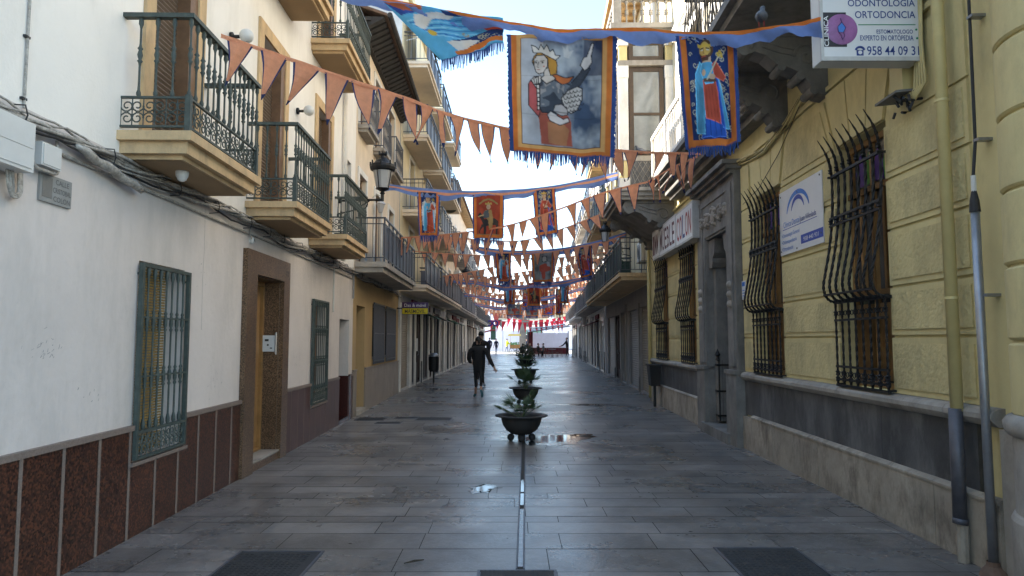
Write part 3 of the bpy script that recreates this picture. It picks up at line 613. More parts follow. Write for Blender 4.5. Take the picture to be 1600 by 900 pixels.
t = thing('drainpipe', 'cream drainpipe on the upper wall past the third green balcony', 'pipe', FL(12.95, 0, 3.1)); mb = MB(FL); mb.tube([(12.95, .06, 3.1), (12.95, .06, 9.3)], .045, 10); mb.build('pipe', 'cream_stucco', t, smooth=True)
# ================================================================ LEFT: ochre townhouse
Bh = thing('ochre_townhouse', 'ochre townhouse with dark tiled eave, grey railed balcony and marble plinth', 'house', FL(17, 0, 0))
lo = [(14.56, 15.5, 0, 2.34, .35), (16.45, 17.95, 1.12, 2.46, .12), (18.35, 19.95, 1.12, 2.46, .12)]; up = [(14.55, 15.35, 3.3, 5.2, .15), (16.5, 17.4, 3.3, 5.2, .15), (18.6, 19.5, 3.3, 5.2, .15)]
jul = [(14.35, 15.45), (16.15, 17.35), (18.2, 19.6)]
up += [(a + .15, b - .15, 6.25, 8.0, .15) for a, b in jul]
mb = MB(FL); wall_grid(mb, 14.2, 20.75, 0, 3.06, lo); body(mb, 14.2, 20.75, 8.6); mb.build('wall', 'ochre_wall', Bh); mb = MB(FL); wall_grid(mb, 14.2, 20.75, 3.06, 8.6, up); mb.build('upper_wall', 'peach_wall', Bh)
skirt(FL, Bh, 'plinth', 'marble_plinth', 14.2, 20.75, 0, .94, .001, .03, [(14.56, 15.5)]); skirt(FL, Bh, 'plinth_cap', 'marble_plinth', 14.2, 20.75, .942, .975, .001, .045, [(14.56, 15.5)])
fill(FL, Bh, 'wood', 14.56, 15.5, .1, 2.34, -.34, 1, 'brown_wood'); mb = MB(FL); mb.box(14.56, 15.5, -.35, .05, 0, .1); mb.build('doorstep', 'pale_stone', Bh)
for a, b in ((16.45, 17.95), (18.35, 19.95)):
    fill(FL, Bh, 'glass', a, b, 1.12, 2.46, -.11, 2, 'dark_grey_metal'); mb = MB(FL); g0 = MB(FL)
    g0.box(a - .02, b + .02, .04, .06, 1.08, 1.11); g0.box(a - .02, b + .02, .04, .06, 2.46, 2.49); g0.box(a - .02, b + .02, .04, .06, 1.75, 1.77); gg = g0.build('window_grille', 'dark_grey_metal', Bh)
    n = 11
    for k in range(n + 1): q = a + (b - a) * k / n; m_ = MB(FL); m_.box(q - .03, q + .03, .03, .055, 1.02, 2.5); m_.build('bar', 'dark_grey_metal', gg)
for i, (a, b, c, d, r) in enumerate(up):
    fill(FL, Bh, 'glass', a, b, c, d, -.14, 2); trim(FL, Bh, a, b, c, d, .13, .03, 'white_trim')
for a, b in jul:
    mb = MB(FL); mb.box(a, b, 0, .28, 6.14, 6.22); mb.box(a + .05, b - .05, 0, .2, 6.07, 6.14); bb = mb.build('balcony', 'pale_stone', Bh); r = MB(FL); O = .25
    r.box(a + .02, b - .02, O - .015, O + .015, 7.1, 7.13); r.box(a + .02, b - .02, O - .01, O + .01, 6.27, 6.29)
    for q in (a + .02, b - .04): r.box(q, q + .02, 0, O, 7.1, 7.13); r.box(q, q + .02, 0, O, 6.27, 6.29); r.box(q, q + .02, O - .01, O + .01, 6.22, 7.1)
    n = 9
    for k in range(n + 1): q = a + .03 + (b - a - .06) * k / n; r.tube([(q, O, 6.28), (q, O, 7.1)], .007, 4); (k < n) and r.tube([(q, O, 6.3), (q + (b - a - .06) / n, O, 6.7), (q, O, 7.08)], .006, 4)
    for k in range(3): r.tube([(a + .03, .06 + k * .07, 6.28), (a + .03, .06 + k * .07, 7.1)], .007, 4)
    r.build('railing', 'dark_grey_metal', bb)
bar_balcony(FL, Bh, 14.25, 19.6, .66, 3.24, panel='blue_grey_panel', slab='pale_stone', th=.22, H=.92, post=.62)
mb = MB(FL)
for z, o in ((8.3, .1), (8.38, .18), (8.46, .28)): mb.box(14.2, 20.75, 0, o, z, z + .08)
mb.build('cornice', 'dark_roof', Bh)
mb = MB(FL); s = 14.25
while s < 20.7: mb.ext([(.1, 8.3), (.5, 8.5), (.55, 8.54), (.55, 8.56), (.1, 8.56)], s, s + .16); s += .26
mb.build('eave_brackets', 'dark_roof', Bh)
mb = MB(FL); mb.hexa([(14.2, .62, 8.56), (20.75, .62, 8.56), (20.75, -4.5, 10.3), (14.2, -4.5, 10.3), (14.2, .62, 8.62), (20.75, .62, 8.62), (20.75, -4.5, 10.38), (14.2, -4.5, 10.38)])
mb.hexa([(14.2, -9, 8.56), (20.75, -9, 8.56), (20.75, -4.5, 10.3), (14.2, -4.5, 10.3), (14.2, -9, 8.62), (20.75, -9, 8.62), (20.75, -4.5, 10.38), (14.2, -4.5, 10.38)]); mb.build('roof', 'roof_tile', Bh)
mb = MB(FL); mb.tube([(14.2, .68, 8.58), (20.75, .68, 8.58)], .06, 8); mb.build('gutter', 'dark_roof', Bh)
# street lanterns (iron, crown topped)
def lantern(fr, s, z, out, label, scale=1., group='crowned iron street lanterns on brackets'):
    t = thing('street_lantern', label, 'street lamp', fr(s, 0, z), group); k = scale
    b = MB(fr); b.tube([(s, 0, z), (s, out * .5, z + .02), (s, out, z + .02)], .022, 8); b.tube([(s, .0, z - .25), (s, out * .35, z - .18), (s, out * .7, z)], .014, 6); b.lathe([(.05, 0), (.05, .03)], (s, .0, z), 10, 'y')
    b.tube([(s, out * .55 + .09 * cos(a), z - .06 + .09 * sin(a)) for a in [i * pi / 6 for i in range(13)]], .012, 5); b.tube([(s, out, z), (s, out, z + .12)], .03, 8)
    b.tube([(s, out * .55 + .05 * cos(a), z - .04 + .05 * sin(a)) for a in [i * pi / 6 for i in range(10)]], .010, 5); b.build('bracket', 'black_iron', t)
    c = (s, out, z + .12); h = MB(fr); h.lathe([(.03, 0), (.05, .03), (.03, .06), (.09 * k, .10), (.12 * k, .12)], c, 8); h.build('lamp_base', 'black_iron', t)
    g = MB(fr); g.lathe([(.105 * k, .12), (.16 * k, .46)], c, 8); g.build('lamp_glass', 'lamp_glass', t)
    h = MB(fr)
    for i in range(4): a = i * pi / 2 + .4; h.tube([(c[0] + .11 * k * cos(a), c[1] + .11 * k * sin(a), c[2] + .11), (c[0] + .168 * k * cos(a), c[1] + .168 * k * sin(a), c[2] + .47)], .010, 4)
    h.build('lamp_frame', 'black_iron', t)
    h = MB(fr); h.lathe([(.16 * k, .45), (.20 * k, .47), (.215 * k, .52), (.20 * k, .57), (.15 * k, .60), (.11 * k, .66), (.06 * k, .70), (.05 * k, .74), (.07 * k, .78), (.03, .79), (0, .79)], c, 16)
    for i in range(8): a = i * pi / 4; h.box(c[0] + .205 * k * cos(a) - .014, c[0] + .205 * k * cos(a) + .014, c[1] + .205 * k * sin(a) - .014, c[1] + .205 * k * sin(a) + .014, c[2] + .55, c[2] + .63)
    for i in range(6): a = i * pi / 3; h.box(c[0] + .065 * k * cos(a) - .012, c[0] + .065 * k * cos(a) + .012, c[1] + .065 * k * sin(a) - .012, c[1] + .065 * k * sin(a) + .012, c[2] + .77, c[2] + .83)
    h.build('lamp_hood', 'black_iron', t); return t
lantern(FL, 12.75, 4.22, .82, 'black street lantern with crown top on the left wall past the third green balcony', 1.15)
t = thing('wall_lamp', 'small pale hanging lantern on the peach upper wall above the grey balcony', 'lamp', FL(16.2, 0, 4.9)); mb = MB(FL); mb.tube([(16.2, 0, 5.0), (16.2, .1, 5.1), (16.2, .2, 5.05), (16.2, .2, 4.95)], .012, 6); mb.build('bracket', 'grey_white_paint', t)
mb = MB(FL); mb.lathe([(.02, .12), (.12, .0), (.10, -.02), (.05, -.2), (.02, -.22)], (16.2, .2, 4.85), 8); mb.build('lamp_shade', 'lamp_glass', t)
# ================================================================ LEFT far
def shop_row(fr, T, s0, s1, seq, z1=2.75, wallm=None, pil=None):
    pass
def far_house(name, label, fr, s0, s1, h, wallm, ground, floors, win_step, shops, roof='flat', slab='cement', rail='dark_grey_metal', panel='blue_grey_panel', bo=.85, balc=None, trimm='white_trim', winm='brown_wood', gh=3.0, eave_m='roof_tile', wk='glass', seed=1):
    T = thing(name, label, 'house', fr((s0 + s1) / 2, 0, 0)); r = random.Random(seed); ops = []; x = s0 + .35; fills = []
    for kind, w, gap in shops:
        w *= 1.0 + .5 * r.random(); gap = max(.28, gap * r.uniform(.5, 1.2))
        if x + w > s1 - .2: break
        ops.append((x, x + w, .05, 2.6 + (.1 if kind == 'shop' else 0), .10)); fills.append(kind); x += w + gap
    mb = MB(fr); wall_grid(mb, s0, s1, 0, gh, ops); body(mb, s0, s1, h); mb.build('wall', ground, T)
    for (a, b, c, d, q), k in zip(ops, fills): fill(fr, T, k, a, b, c, d, -.085, 2, {'wood': 'dark_wood', 'roller': ('roller_metal' if r.random() < .5 else 'roller_tan')}.get(k))
    mb = MB(fr)
    for (a, b, c, d, q) in ops:
        if r.random() < .6: mb.box(a - .13, a - .01, .001, .03, .0, 2.75); mb.box(b + .01, b + .13, .001, .03, .0, 2.75)
    if mb.f: mb.build('pilaster', trimm, T)
    mb = MB(fr)
    for (a, b, c, d, q), k in zip(ops, fills):
        u = r.random()
        if k == 'shop' or u < .3: m_ = MB(fr); m_.box(a - .1, b + .1, .001, .07, d + .02, d + .27); m_.build('shop_fascia', r.choice(('sign_dark', 'maroon_cloth', 'dark_slate', 'cement', 'poster_red', 'dark_wood')), T)
        if k == 'shop' and u > .5: m_ = MB(fr); m_.hexa([(a, .001, d - .1), (b, .001, d - .1), (b, .55, d - .3), (a, .55, d - .3), (a, .001, d - .02), (b, .001, d - .02), (b, .55, d - .27), (a, .55, d - .27)]); m_.build('shop_awning', r.choice(('maroon_cloth', 'awning_green', 'sign_dark')), T)
        if k == 'shop' and u < .5: m_ = MB(fr); m_.box(b + .15, b + .33, .035, .05, 1.2, 1.65); m_.build('poster', r.choice(('poster_red', 'sign_white', 'sign_yellow')), T)
    for (a, b, c, d, q) in ops:
        if r.random() < .4: hb = r.choice((.45, .8, 1.0)); mb.box(a - .14, a - .01, .001, .04, 0, hb); mb.box(b + .01, b + .14, .001, .04, 0, hb)
    if mb.f: mb.build('pilaster_base', 'dark_slate', T)
    uo = []; n = max(1, int((s1 - s0) / win_step)); st = (s1 - s0) / n
    for z in floors:
        for i in range(n): c = s0 + st * (i + .5); uo.append((c - .5, c + .5, z + .02, min(z + 2.0, h - .2), .18))
    mb = MB(fr); wall_grid(mb, s0, s1, gh, h, uo); mb.build('upper_wall', wallm, T)
    for (a, b, c, d, q) in uo:
        fill(fr, T, 'blind' if r.random() < .35 else wk, a, b, c, d, -.17, 2, None if r.random() < .5 else None); trim(fr, T, a, b, c, d, .1, .025, trimm)
    for z in floors:
        if balc == 'long' or (balc == 'mixed' and z == floors[0]):
            k = 3; L_ = (s1 - s0 - .3) / k
            for i in range(k): bar_balcony(fr, T, s0 + .1 + i * L_, s0 + .1 + (i + 1) * L_ - .12, bo, z, m=rail, panel=panel, slab=slab, th=.2, post=1.0)
        else:
            for i in range(n): c = s0 + st * (i + .5); bar_balcony(fr, T, c - st * .42, c + st * .42, bo * (.95 if z > 5 else 1), z, m=rail, panel=panel, slab=slab, th=.2, post=.9)
    if roof == 'flat':
        mb = MB(fr); mb.box(s0, s1, -.1, .12, h, h + .35); mb.build('parapet', wallm, T)
    else:
        mb = MB(fr); mb.hexa([(s0, .6, h), (s1, .6, h), (s1, -4.5, h + 1.6), (s0, -4.5, h + 1.6), (s0, .6, h + .1), (s1, .6, h + .1), (s1, -4.5, h + 1.7), (s0, -4.5, h + 1.7)])
        mb.hexa([(s0, -9, h), (s1, -9, h), (s1, -4.5, h + 1.6), (s0, -4.5, h + 1.6), (s0, -9, h + .1), (s1, -9, h + .1), (s1, -4.5, h + 1.7), (s0, -4.5, h + 1.7)]); mb.build('roof', eave_m, T)
        mb = MB(fr); q = s0 + .1
        while q < s1: mb.box(q, q + .1, 0, .5, h - .12, h - .001); q += .4
        mb.build('rafters', 'ochre_trim', T)
    return T
shopsL = [('roller', 1.2, .35), ('shop', .8, .3), ('wood', .9, .35), ('shop', 1.3, .3), ('wood', .8, .4), ('shop', 1.6, .3), ('roller', 1.5, .35), ('wood', .9, .3), ('shop', 1.2, .3), ('roller', 1.6, .3), ('shop', 1.4, .3), ('wood', .9, .3)]
C_ = far_house('apartment_block', 'cream apartment block with stacked slab balconies over the phone shop', FL3, 20.85, 34.4, 12.9, 'pale_yellow_wall', 'grey_white_paint', (3.3, 5.7, 8.1, 10.5), 4.4, shopsL, balc='mixed', slab='peach_wall', seed=2)
D_ = far_house('cream_house', 'cream house with sloping tiled eave past the stacked balconies on the left', FL3, 34.6, 49, 9.7, 'peach_wall', 'grey_white_paint', (3.3, 6.2), 3.5, shopsL[3:] + shopsL, roof='tile', balc='mixed', bo=.75, seed=3)
E_ = far_house('pale_house', 'pale left house near the far end crowded with air conditioners and railings', FL3, 49.2, 64, 9.0, 'cream_stucco', 'grey_white_paint', (3.2, 5.9), 3.0, shopsL[1:] + shopsL, balc='mixed', bo=.75, panel=None, seed=4)
F_ = far_house('corner_house', 'last left house at the plaza corner with narrow iron balconies', FL3, 64.2, 77, 7.6, 'pale_yellow_wall', 'grey_white_paint', (3.2, 5.6), 3.0, shopsL[2:] + shopsL, balc='mixed', bo=.7, panel=None, seed=5)
# ================================================================ RIGHT: yellow mansion
Y = thing('yellow_mansion', 'yellow rusticated mansion with bulging black window grilles and carved stone doorway', 'house', FR(9, 0, 0))
CS = [1.12, 1.63, 2.07, 2.58, 3.04, 3.54]; WIN = [(6.1, 7.05), (8.68, 9.65), (13.2, 14.25), (15.8, 17.0)]
ops = [(a, b, 1.12, 3.6, .15) for a, b in WIN] + [(10.78, 12.1, 0, 3.4, .75)]
mb = MB(FR); wall_grid(mb, 4.4, 18.15, 0, 4.95, ops)
for q in ((4.4, 4.4), (18.15, 18.15)): mb.poly([(q[0], 0, 0), (q[0], -9, 0), (q[0], -9, 11.4), (q[0], 0, 11.4)])
mb.poly([(4.4, 0, 11.4), (18.15, 0, 11.4), (18.15, -9, 11.4), (4.4, -9, 11.4)]); mb.build('wall', 'yellow_smooth', Y)
mb = MB(FR); mi = MB(FR)
segs = [(4.92, 6.1), (7.05, 8.68), (9.65, 10.28), (12.62, 13.2), (14.25, 15.8), (17.0, 18.1)]
for a, b in segs:
    for i, (c, d) in enumerate(zip(CS, CS[1:])):
        p = .012
        mb.box(a, b, .001, .022, c + p, d - p)
        if b - a > .3: mi.box(a + .045, b - .045, .022, .034, c + p + .05, d - p - .05)
for a, b in ((4.92, 5.75), (9.9, 10.28), (17.3, 18.1)): mb.box(a, b, .001, .022, 3.552, 4.2)
def wedge(m_, a, b, c, d, z0, z1, o0, o1): m_.ext([(a, z0), (b, z0), (d, z1), (c, z1)], o0, o1, 'sz')
for a, b in WIN:
    if a > 12: continue
    w = (b - a) / 3; fl = .22
    for i in range(3):
        x0, x1 = a + w * i + .012, a + w * (i + 1) - .012; t0, t1 = a - fl + (w + 2 * fl / 3) * i + .012, a - fl + (w + 2 * fl / 3) * (i + 1) - .012
        wedge(mb, x0, x1, t0, t1, 3.612, 4.25, .001, .03)
wedge(mb, 7.09, 8.66, 7.33, 8.42, 3.552, 4.2, .001, .02); wedge(mi, 7.19, 8.56, 7.41, 8.34, 3.62, 4.12, .02, .034)
mb.build('ashlar_border', 'yellow_smooth', Y); mi.build('ashlar_block', 'yellow_stucco', Y)
mb = MB(FR); mb.box(4.92, 10.2, .001, .035, 4.28, 4.33); mb.box(12.8, 18.1, .001, .035, 4.45, 4.5); mb.build('string_course', 'yellow_smooth', Y)
# plinth
gaps = [(10.28, 12.62)]
mb = MB(FR); s = 4.72; r = random.Random(9)
while s < 18.1:
    w = r.uniform(.62, .92); e = min(s + w, 18.12)
    if not (s < 12.62 and e > 10.28): mb.box(s, e - .006, -.02, .075 + r.uniform(-.003, .003), -.01, .475); mb.ext([(.03, .476), (.085, .476), (.085, .495), (.05, .52), (.03, .52)], s, e - .006)
    elif s < 10.28: mb.box(s, 10.27, -.02, .075, -.01, .475); e = 12.64; w = e - s
    s = e
mb.build('curb_stone', 'curb_stone', Y)
mb = MB(FR); s = 4.98
while s < 18:
    e = min(s + 1.35, 18.1)
    if e > 10.28 and s < 10.28: e = 10.27
    if s >= 10.27 and s < 12.62: s = 12.63; continue
    mb.box(s, e - .004, .001, .032, .5, 1.02); s = e
mb.build('slate_plinth', 'dark_slate', Y)
mp = [(.0, 1.0), (.05, 1.0), (.075, 1.02), (.10, 1.05), (.10, 1.085), (.08, 1.11), (.04, 1.125), (.0, 1.13)]
mb = MB(FR); s = 4.72
while s < 18.1:
    e = min(s + r.uniform(.5, .75), 18.12)
    if s < 10.28 < e: e = 10.27
    if 10.27 <= s < 12.62: s = 12.63; continue
    mb.ext(mp, s, e - .006); s = e
mb.build('plinth_moulding', 'pale_stone', Y)
# corner column
mb = MB(); prof = []
for i in range(22):
    z = 1.12 + i * .48; prof += [(.485, z), (.5, z + .015), (.5, z + .445), (.485, z + .46), (.47, z + .465), (.47, z + .478)]
cc = (3.63, 4.16); mb.lathe(prof, (cc[0], cc[1], 0), 48); mb.build('corner_column', 'yellow_smooth', Y, smooth=False)
mb = MB(); mb.lathe([(.535, -.01), (.535, .47), (.52, .50), (.505, .51), (.505, .99)], (cc[0], cc[1], 0), 48); mb.build('column_base', 'pale_stone', Y); mb = MB(); mb.lathe([(.5, .99), (.53, 1.0), (.55, 1.03), (.555, 1.08), (.53, 1.115), (.5, 1.13)], (cc[0], cc[1], 0), 48); mb.build('column_moulding', 'pale_stone', Y, smooth=True)
mb = MB(FR); mb.box(4.5, 4.72, -.3, .05, -.01, .99); mb.build('corner_stone', 'pale_stone', Y)
mb = MB(); mb.box(3.57, 12.5, 3.75, 4.4, 0, 11.4); mb.build('side_wall', 'yellow_smooth', Y)
# wrought iron bulging grilles
def bulge_grille(s0, s1, n=8, fine=6, k=1.):
    g = MB(FR); P = [(.21, 3.70), (.13, 3.56), (.085, 3.42), (.07, 3.25), (.075, 2.98), (.095, 2.74), (.13, 2.5), (.17, 2.3), (.195, 2.16), (.18, 2.06), (.13, 2.0), (.06, 1.99)]
    def rail(o, z, t=.011): g.box(s0 - .01, s1 + .01, o - t, o + t, z - t, z + t)
    rail(.08, 3.30, .013); rail(.095, 2.86); rail(.10, 2.78); rail(.07, 1.99, .02); rail(.08, 1.80); rail(.08, 1.33); rail(.08, 1.2); rail(.08, 1.14, .012); rail(.185, 2.06, .010)
    for q in (s0, s1): g.box(q - .012, q + .012, .0, .08, 1.97, 2.0); g.box(q - .012, q + .012, 0, .08, 1.14, 1.16); g.box(q - .012, q + .012, 0, .11, 3.29, 3.31)
    gr = g.build('window_grille', 'black_iron', Y)
    for i in range(n):
        q = s0 + .01 + (s1 - s0 - .02) * i / (n - 1); mb = MB(FR); pts = smoothpts([(q, o, z) for o, z in P], fine); m = len(pts)
        rad = [.003 + .0125 * min(1, j / (m * .12)) for j in range(m)]; mb.tube(pts, rad, 4, twist=.55 if fine > 4 else .8)
        lp = [(q, .08, 1.97 - j * (.83 / (fine * 5))) for j in range(fine * 5 + 1)]; mb.tube(lp, .0125, 4, twist=.5)
        mb.build('bar', 'black_iron', gr)
    o = MB(FR)
    for i in range(n):
        q = s0 + .01 + (s1 - s0 - .02) * i / (n - 1)
        for (oo, z) in ((.085, 3.36), (.10, 2.82), (.08, 1.87), (.08, 1.26), (.08, 1.20)):
            o.lathe([(0, -.03), (.022, -.018), (.014, 0), (.024, .018), (0, .035)], (q, oo, z), 5)
            if z < 2: o.hexa([(q - .035, oo - .004, z - .01), (q + .035, oo - .004, z - .01), (q + .035, oo + .004, z - .01), (q - .035, oo + .004, z - .01), (q - .012, oo - .004, z + .05), (q + .012, oo - .004, z + .05), (q + .012, oo + .004, z + .05), (q - .012, oo + .004, z + .05)])
        if i < n - 1:
            d = (s1 - s0) / (n - 1)
            for (oo, z, rr) in ((.10, 2.82, .026), (.08, 1.87, .024), (.08, 1.25, .026)):
                c = q + d / 2; o.tube([(c + rr * cos(a), oo, z + rr * sin(a)) for a in [j * pi / 4 for j in range(9)]], .005, 4, cap=False)
    o.build('ornament', 'black_iron', gr)
for i, (a, b) in enumerate(WIN):
    bulge_grille(a - .03, b + .03, 8 if i < 2 else 7, 6 if i < 2 else 3)
    f = fill(FR, Y, 'glass', a + .02, b - .02, 1.14, 3.58, -.14, 2, 'golden_wood')
    mb = MB(FR); w = (b - a) / 2
    for k in range(2): mb.box(a + .1 + k * w, a + w - .08 + k * w, -.125, -.085, 1.22, 1.95)
    mb.box(a + .02, b - .02, -.12, -.07, 2.0, 2.08); mb.box(a + .02, b - .02, -.12, -.07, 3.04, 3.1)
    for k in range(3): q = a + (b - a) * (.27 + .23 * k); mb.box(q - .022, q + .022, -.12, -.08, 2.08, 3.04); mb.build('shutter_panel', 'golden_wood', f)
    mb = MB(FR)
    for k in range(4): q = a + .12 + k * (b - a - .24) / 4; mb.cur = k % 2; mb.ext([(q, 3.14), (q + .15, 3.14), (q + .17, 3.3), (q + .07, 3.48), (q - .01, 3.3)], -.122, -.112, 'sz')
    mb.build('stained_glass', ['stain_green', 'stain_purple'], f)
# carved stone doorway
mb = MB(FR)
mb.box(10.3, 10.78, .0, .12, 1.12, 3.4); mb.box(12.1, 12.6, .0, .12, 1.12, 3.4); mb.box(10.27, 10.78, .0, .17, 0, 1.1); mb.box(12.1, 12.63, .0, .17, 0, 1.1); mb.box(10.25, 10.80, .0, .19, 1.08, 1.14); mb.box(12.08, 12.65, .0, .19, 1.08, 1.14)
mb.box(10.3, 12.6, .0, .12, 3.401, 4.15); mb.box(10.42, 10.70, .12, .14, 1.2, 3.95); mb.box(12.18, 12.48, .12, .14, 1.2, 3.95); mb.box(10.42, 12.48, .12, .14, 3.951, 4.05)
for i, (z, o) in enumerate(((4.15, .18), (4.22, .24), (4.29, .31))): mb.box(10.3 - .03 * i, 12.6 + .03 * i, 0, o, z, z + .068)
mb.box(10.78, 10.80, -.75, .1, .16, 3.38); mb.box(12.08, 12.1, -.75, .1, .16, 3.38); mb.box(10.8, 12.08, -.75, .1, 3.36, 3.4)
for a, b in ((11.92, 12.08), (10.8, 10.96)): mb.ext([(a, .2), (b, .2), (b, 2.85), (a, 2.85)], -.55, -.02, 'sz')
for a, sgn in ((12.08, -1), (10.80, 1)): mb.ext([(a, 2.86), (a + sgn * .19, 2.86), (a + sgn * .24, 2.95), (a + sgn * .24, 3.02), (a + sgn * .34, 3.1), (a + sgn * .4, 3.35), (a, 3.35)], -.5, .05, 'sz')
mb.build('stone_doorway', 'grey_stone', Y)
mb = MB(FR); mb.box(10.6, 12.25, -.8, .22, 0, .16); mb.build('doorstep', 'grey_stone', Y)
mb = MB(FR); r = random.Random(4)
for (cs, w) in ((11.44, .16), (11.05, .12), (11.85, .12), (10.72, .08), (12.18, .08)):
    mb.lathe([(0, .05), (w * .5, .045), (w, 0)], (cs, .12, 3.68), 10, 'y')
    for k in range(6): a = k * pi / 3 + r.random(); mb.lathe([(0, .06), (.03, .045), (.05, 0)], (cs + w * .9 * cos(a), .12, 3.68 + w * .9 * sin(a)), 7, 'y')
    mb.tube([(cs + w * 1.1 * cos(a) * (1 - a / 14), .14, 3.68 + w * 1.2 * sin(a) * (1 - a / 14)) for a in [k * .5 for k in range(14)]], .018, 5)
for cs in (10.55, 12.33):
    for z in (2.45, 2.3, 2.15): mb.lathe([(0, .07), (.05, .05), (.07, 0)], (cs, .13, z), 8, 'y')
mb.build('carving', 'pale_stone', Y, smooth=True)
fill(FR, Y, 'wood', 10.97, 11.91, .16, 2.5, -.7, 2, 'dark_wood'); fill(FR, Y, 'glass', 10.97, 11.91, 2.56, 3.35, -.7, 2, 'dark_wood')
mb = MB(FR)
for k in range(8): q = .16 + k * .0; mb.tube([(12.02 - .015 * k, -.46 + k * .06, .2), (12.02 - .015 * k, -.46 + k * .06, 1.25 + .05 * (k % 2))], .012, 4)
for z in (.28, .7, 1.15): mb.box(11.9, 12.04, -.48, .0, z, z + .03)
mb.lathe([(0, -.02), (.04, 0), (.02, .05), (.05, .09), (0, .2)], (11.92, -.02, 1.25), 8); mb.build('iron_gate', 'black_iron', Y)
# small blue plate by the door
t = thing('door_plate', 'tiny pale blue plate beside the carved stone doorway', 'sign', FR(10.25, .03, 2.3)); mb = MB(FR); mb.box(10.1, 10.27, .036, .045, 2.2, 2.48); mb.build('plate', 'sign_white', t); mb = MB(FR); mb.box(10.12, 10.25, .0455, .047, 2.4, 2.46); mb.build('band', 'letters_cyan', t); mb = MB(FR); [mb.box(10.13, 10.24, .0455, .047, z, z + .012) for z in (2.25, 2.29, 2.33)]; mb.build('lettering', 'letters_cyan', t)
# ---- carved corbels and slabs
CP = [(0, -.72), (.10, -.70), (.20, -.60), (.28, -.47), (.42, -.40), (.55, -.36), (.66, -.26), (.78, -.22), (.88, -.26), (.98, -.22), (1.02, -.12), (.98, -.03), (1.0, 0), (0, 0)]
def corbel(parent, sc, z, k=1., w=.24, m='grey_stone'):
    mb = MB(FR); mb.ext([(o * k, z + d * k) for o, d in CP], sc - w / 2, sc + w / 2)
    for side in (-1, 1):
        q = sc + side * (w / 2 + .008)
        for (co, cz, r0, fl) in ((.22, -.28, .15, 1), (.86, -.13, .085, -1)):
            mb.tube([(q, (co + r0 * (1 - .06 * j) * cos(j * .55)) * k, z + (cz + r0 * (1 - .06 * j) * sin(j * .55 * fl)) * k) for j in range(15)], .016 * k, 6)
        mb.tube([(q, .36 * k, z - .2 * k), (q, .5 * k, z - .17 * k), (q, .7 * k, z - .1 * k)], .014 * k, 5); mb.tube([(q, .34 * k, z - .27 * k), (q, .5 * k, z - .24 * k), (q, .7 * k, z - .17 * k)], .014 * k, 5)
        mb.tube([(q, .03, z - .06 * k), (q, .75 * k, z - .05 * k)], .012 * k, 5)
    for (co, cz, rr) in ((.9, -.2, .07), (.5, -.4, .045), (.3, -.5, .05), (.16, -.66, .05)): mb.tube([(sc - w / 2 - .02, co * k, z + cz * k), (sc + w / 2 + .02, co * k, z + cz * k)], rr * k, 10)
    return mb.build('corbel', m, parent)
mb = MB(FR); mb.box(5.15, 8.75, 0, 1.12, 4.97, 5.06); mb.box(5.08, 8.82, 0, 1.2, 5.06, 5.15); mb.box(5.3, 8.6, .0, .12, 4.86, 4.969); b1 = mb.build('balcony', 'grey_stone', Y)
for s in (7.35, 8.5): corbel(b1, s, 4.965)
r_ = MB(FR)
for k in range(34): q = 5.15 + k * .108; r_.tube([(q, 1.15, 5.15), (q, 1.15 + .05 * sin(k), 5.6), (q, 1.15, 6.1)], .009, 4)
for k in range(33): q = 5.15 + k * .108; r_.tube([(q, 1.15, 5.25), (q + .108, 1.15, 5.45), (q, 1.15, 5.65), (q + .1, 1.15, 5.85)], .006, 4)
r_.box(5.1, 8.8, 1.13, 1.17, 6.1, 6.14); r_.box(5.1, 8.8, 1.14, 1.16, 5.2, 5.22)
for q in (5.12, 8.78):
    for k in range(10): r_.tube([(q, .1 + k * .11, 5.15), (q, .1 + k * .11, 6.1)], .009, 4)
    r_.box(q - .02, q + .02, 0, 1.15, 6.1, 6.14)
r_.build('railing', 'black_iron', b1)
mb = MB(FR); mb.box(8.95, 14.7, 0, .42, 4.85, 4.93); mb.box(8.92, 14.75, 0, .5, 4.93, 5.0); mb.box(8.9, 14.78, 0, .58, 5.0, 5.09); mb.box(9, 14.6, 0, .3, 4.7, 4.85); mb.box(9, 14.6, 0, .2, 4.6, 4.7); b2 = mb.build('balcony', 'grey_stone', Y)
mb = MB(FR); mb.box(8.92, 14.75, .48, .56, 5.95, 6.03); mb.box(8.92, 14.75, .49, .55, 5.12, 5.18)
for q in (8.95, 10.4, 11.85, 13.3, 14.7): mb.box(q - .035, q + .035, .485, .555, 5.09, 5.95)
mb.box(8.92, 9.0, 0, .48, 5.95, 6.03); mb.build('handrail', 'white_trim', b2)
q = 9.1
while q < 14.6: baluster_obj(b2, FR(q, .52, 5.18), 'white_trim', .77); q += .145
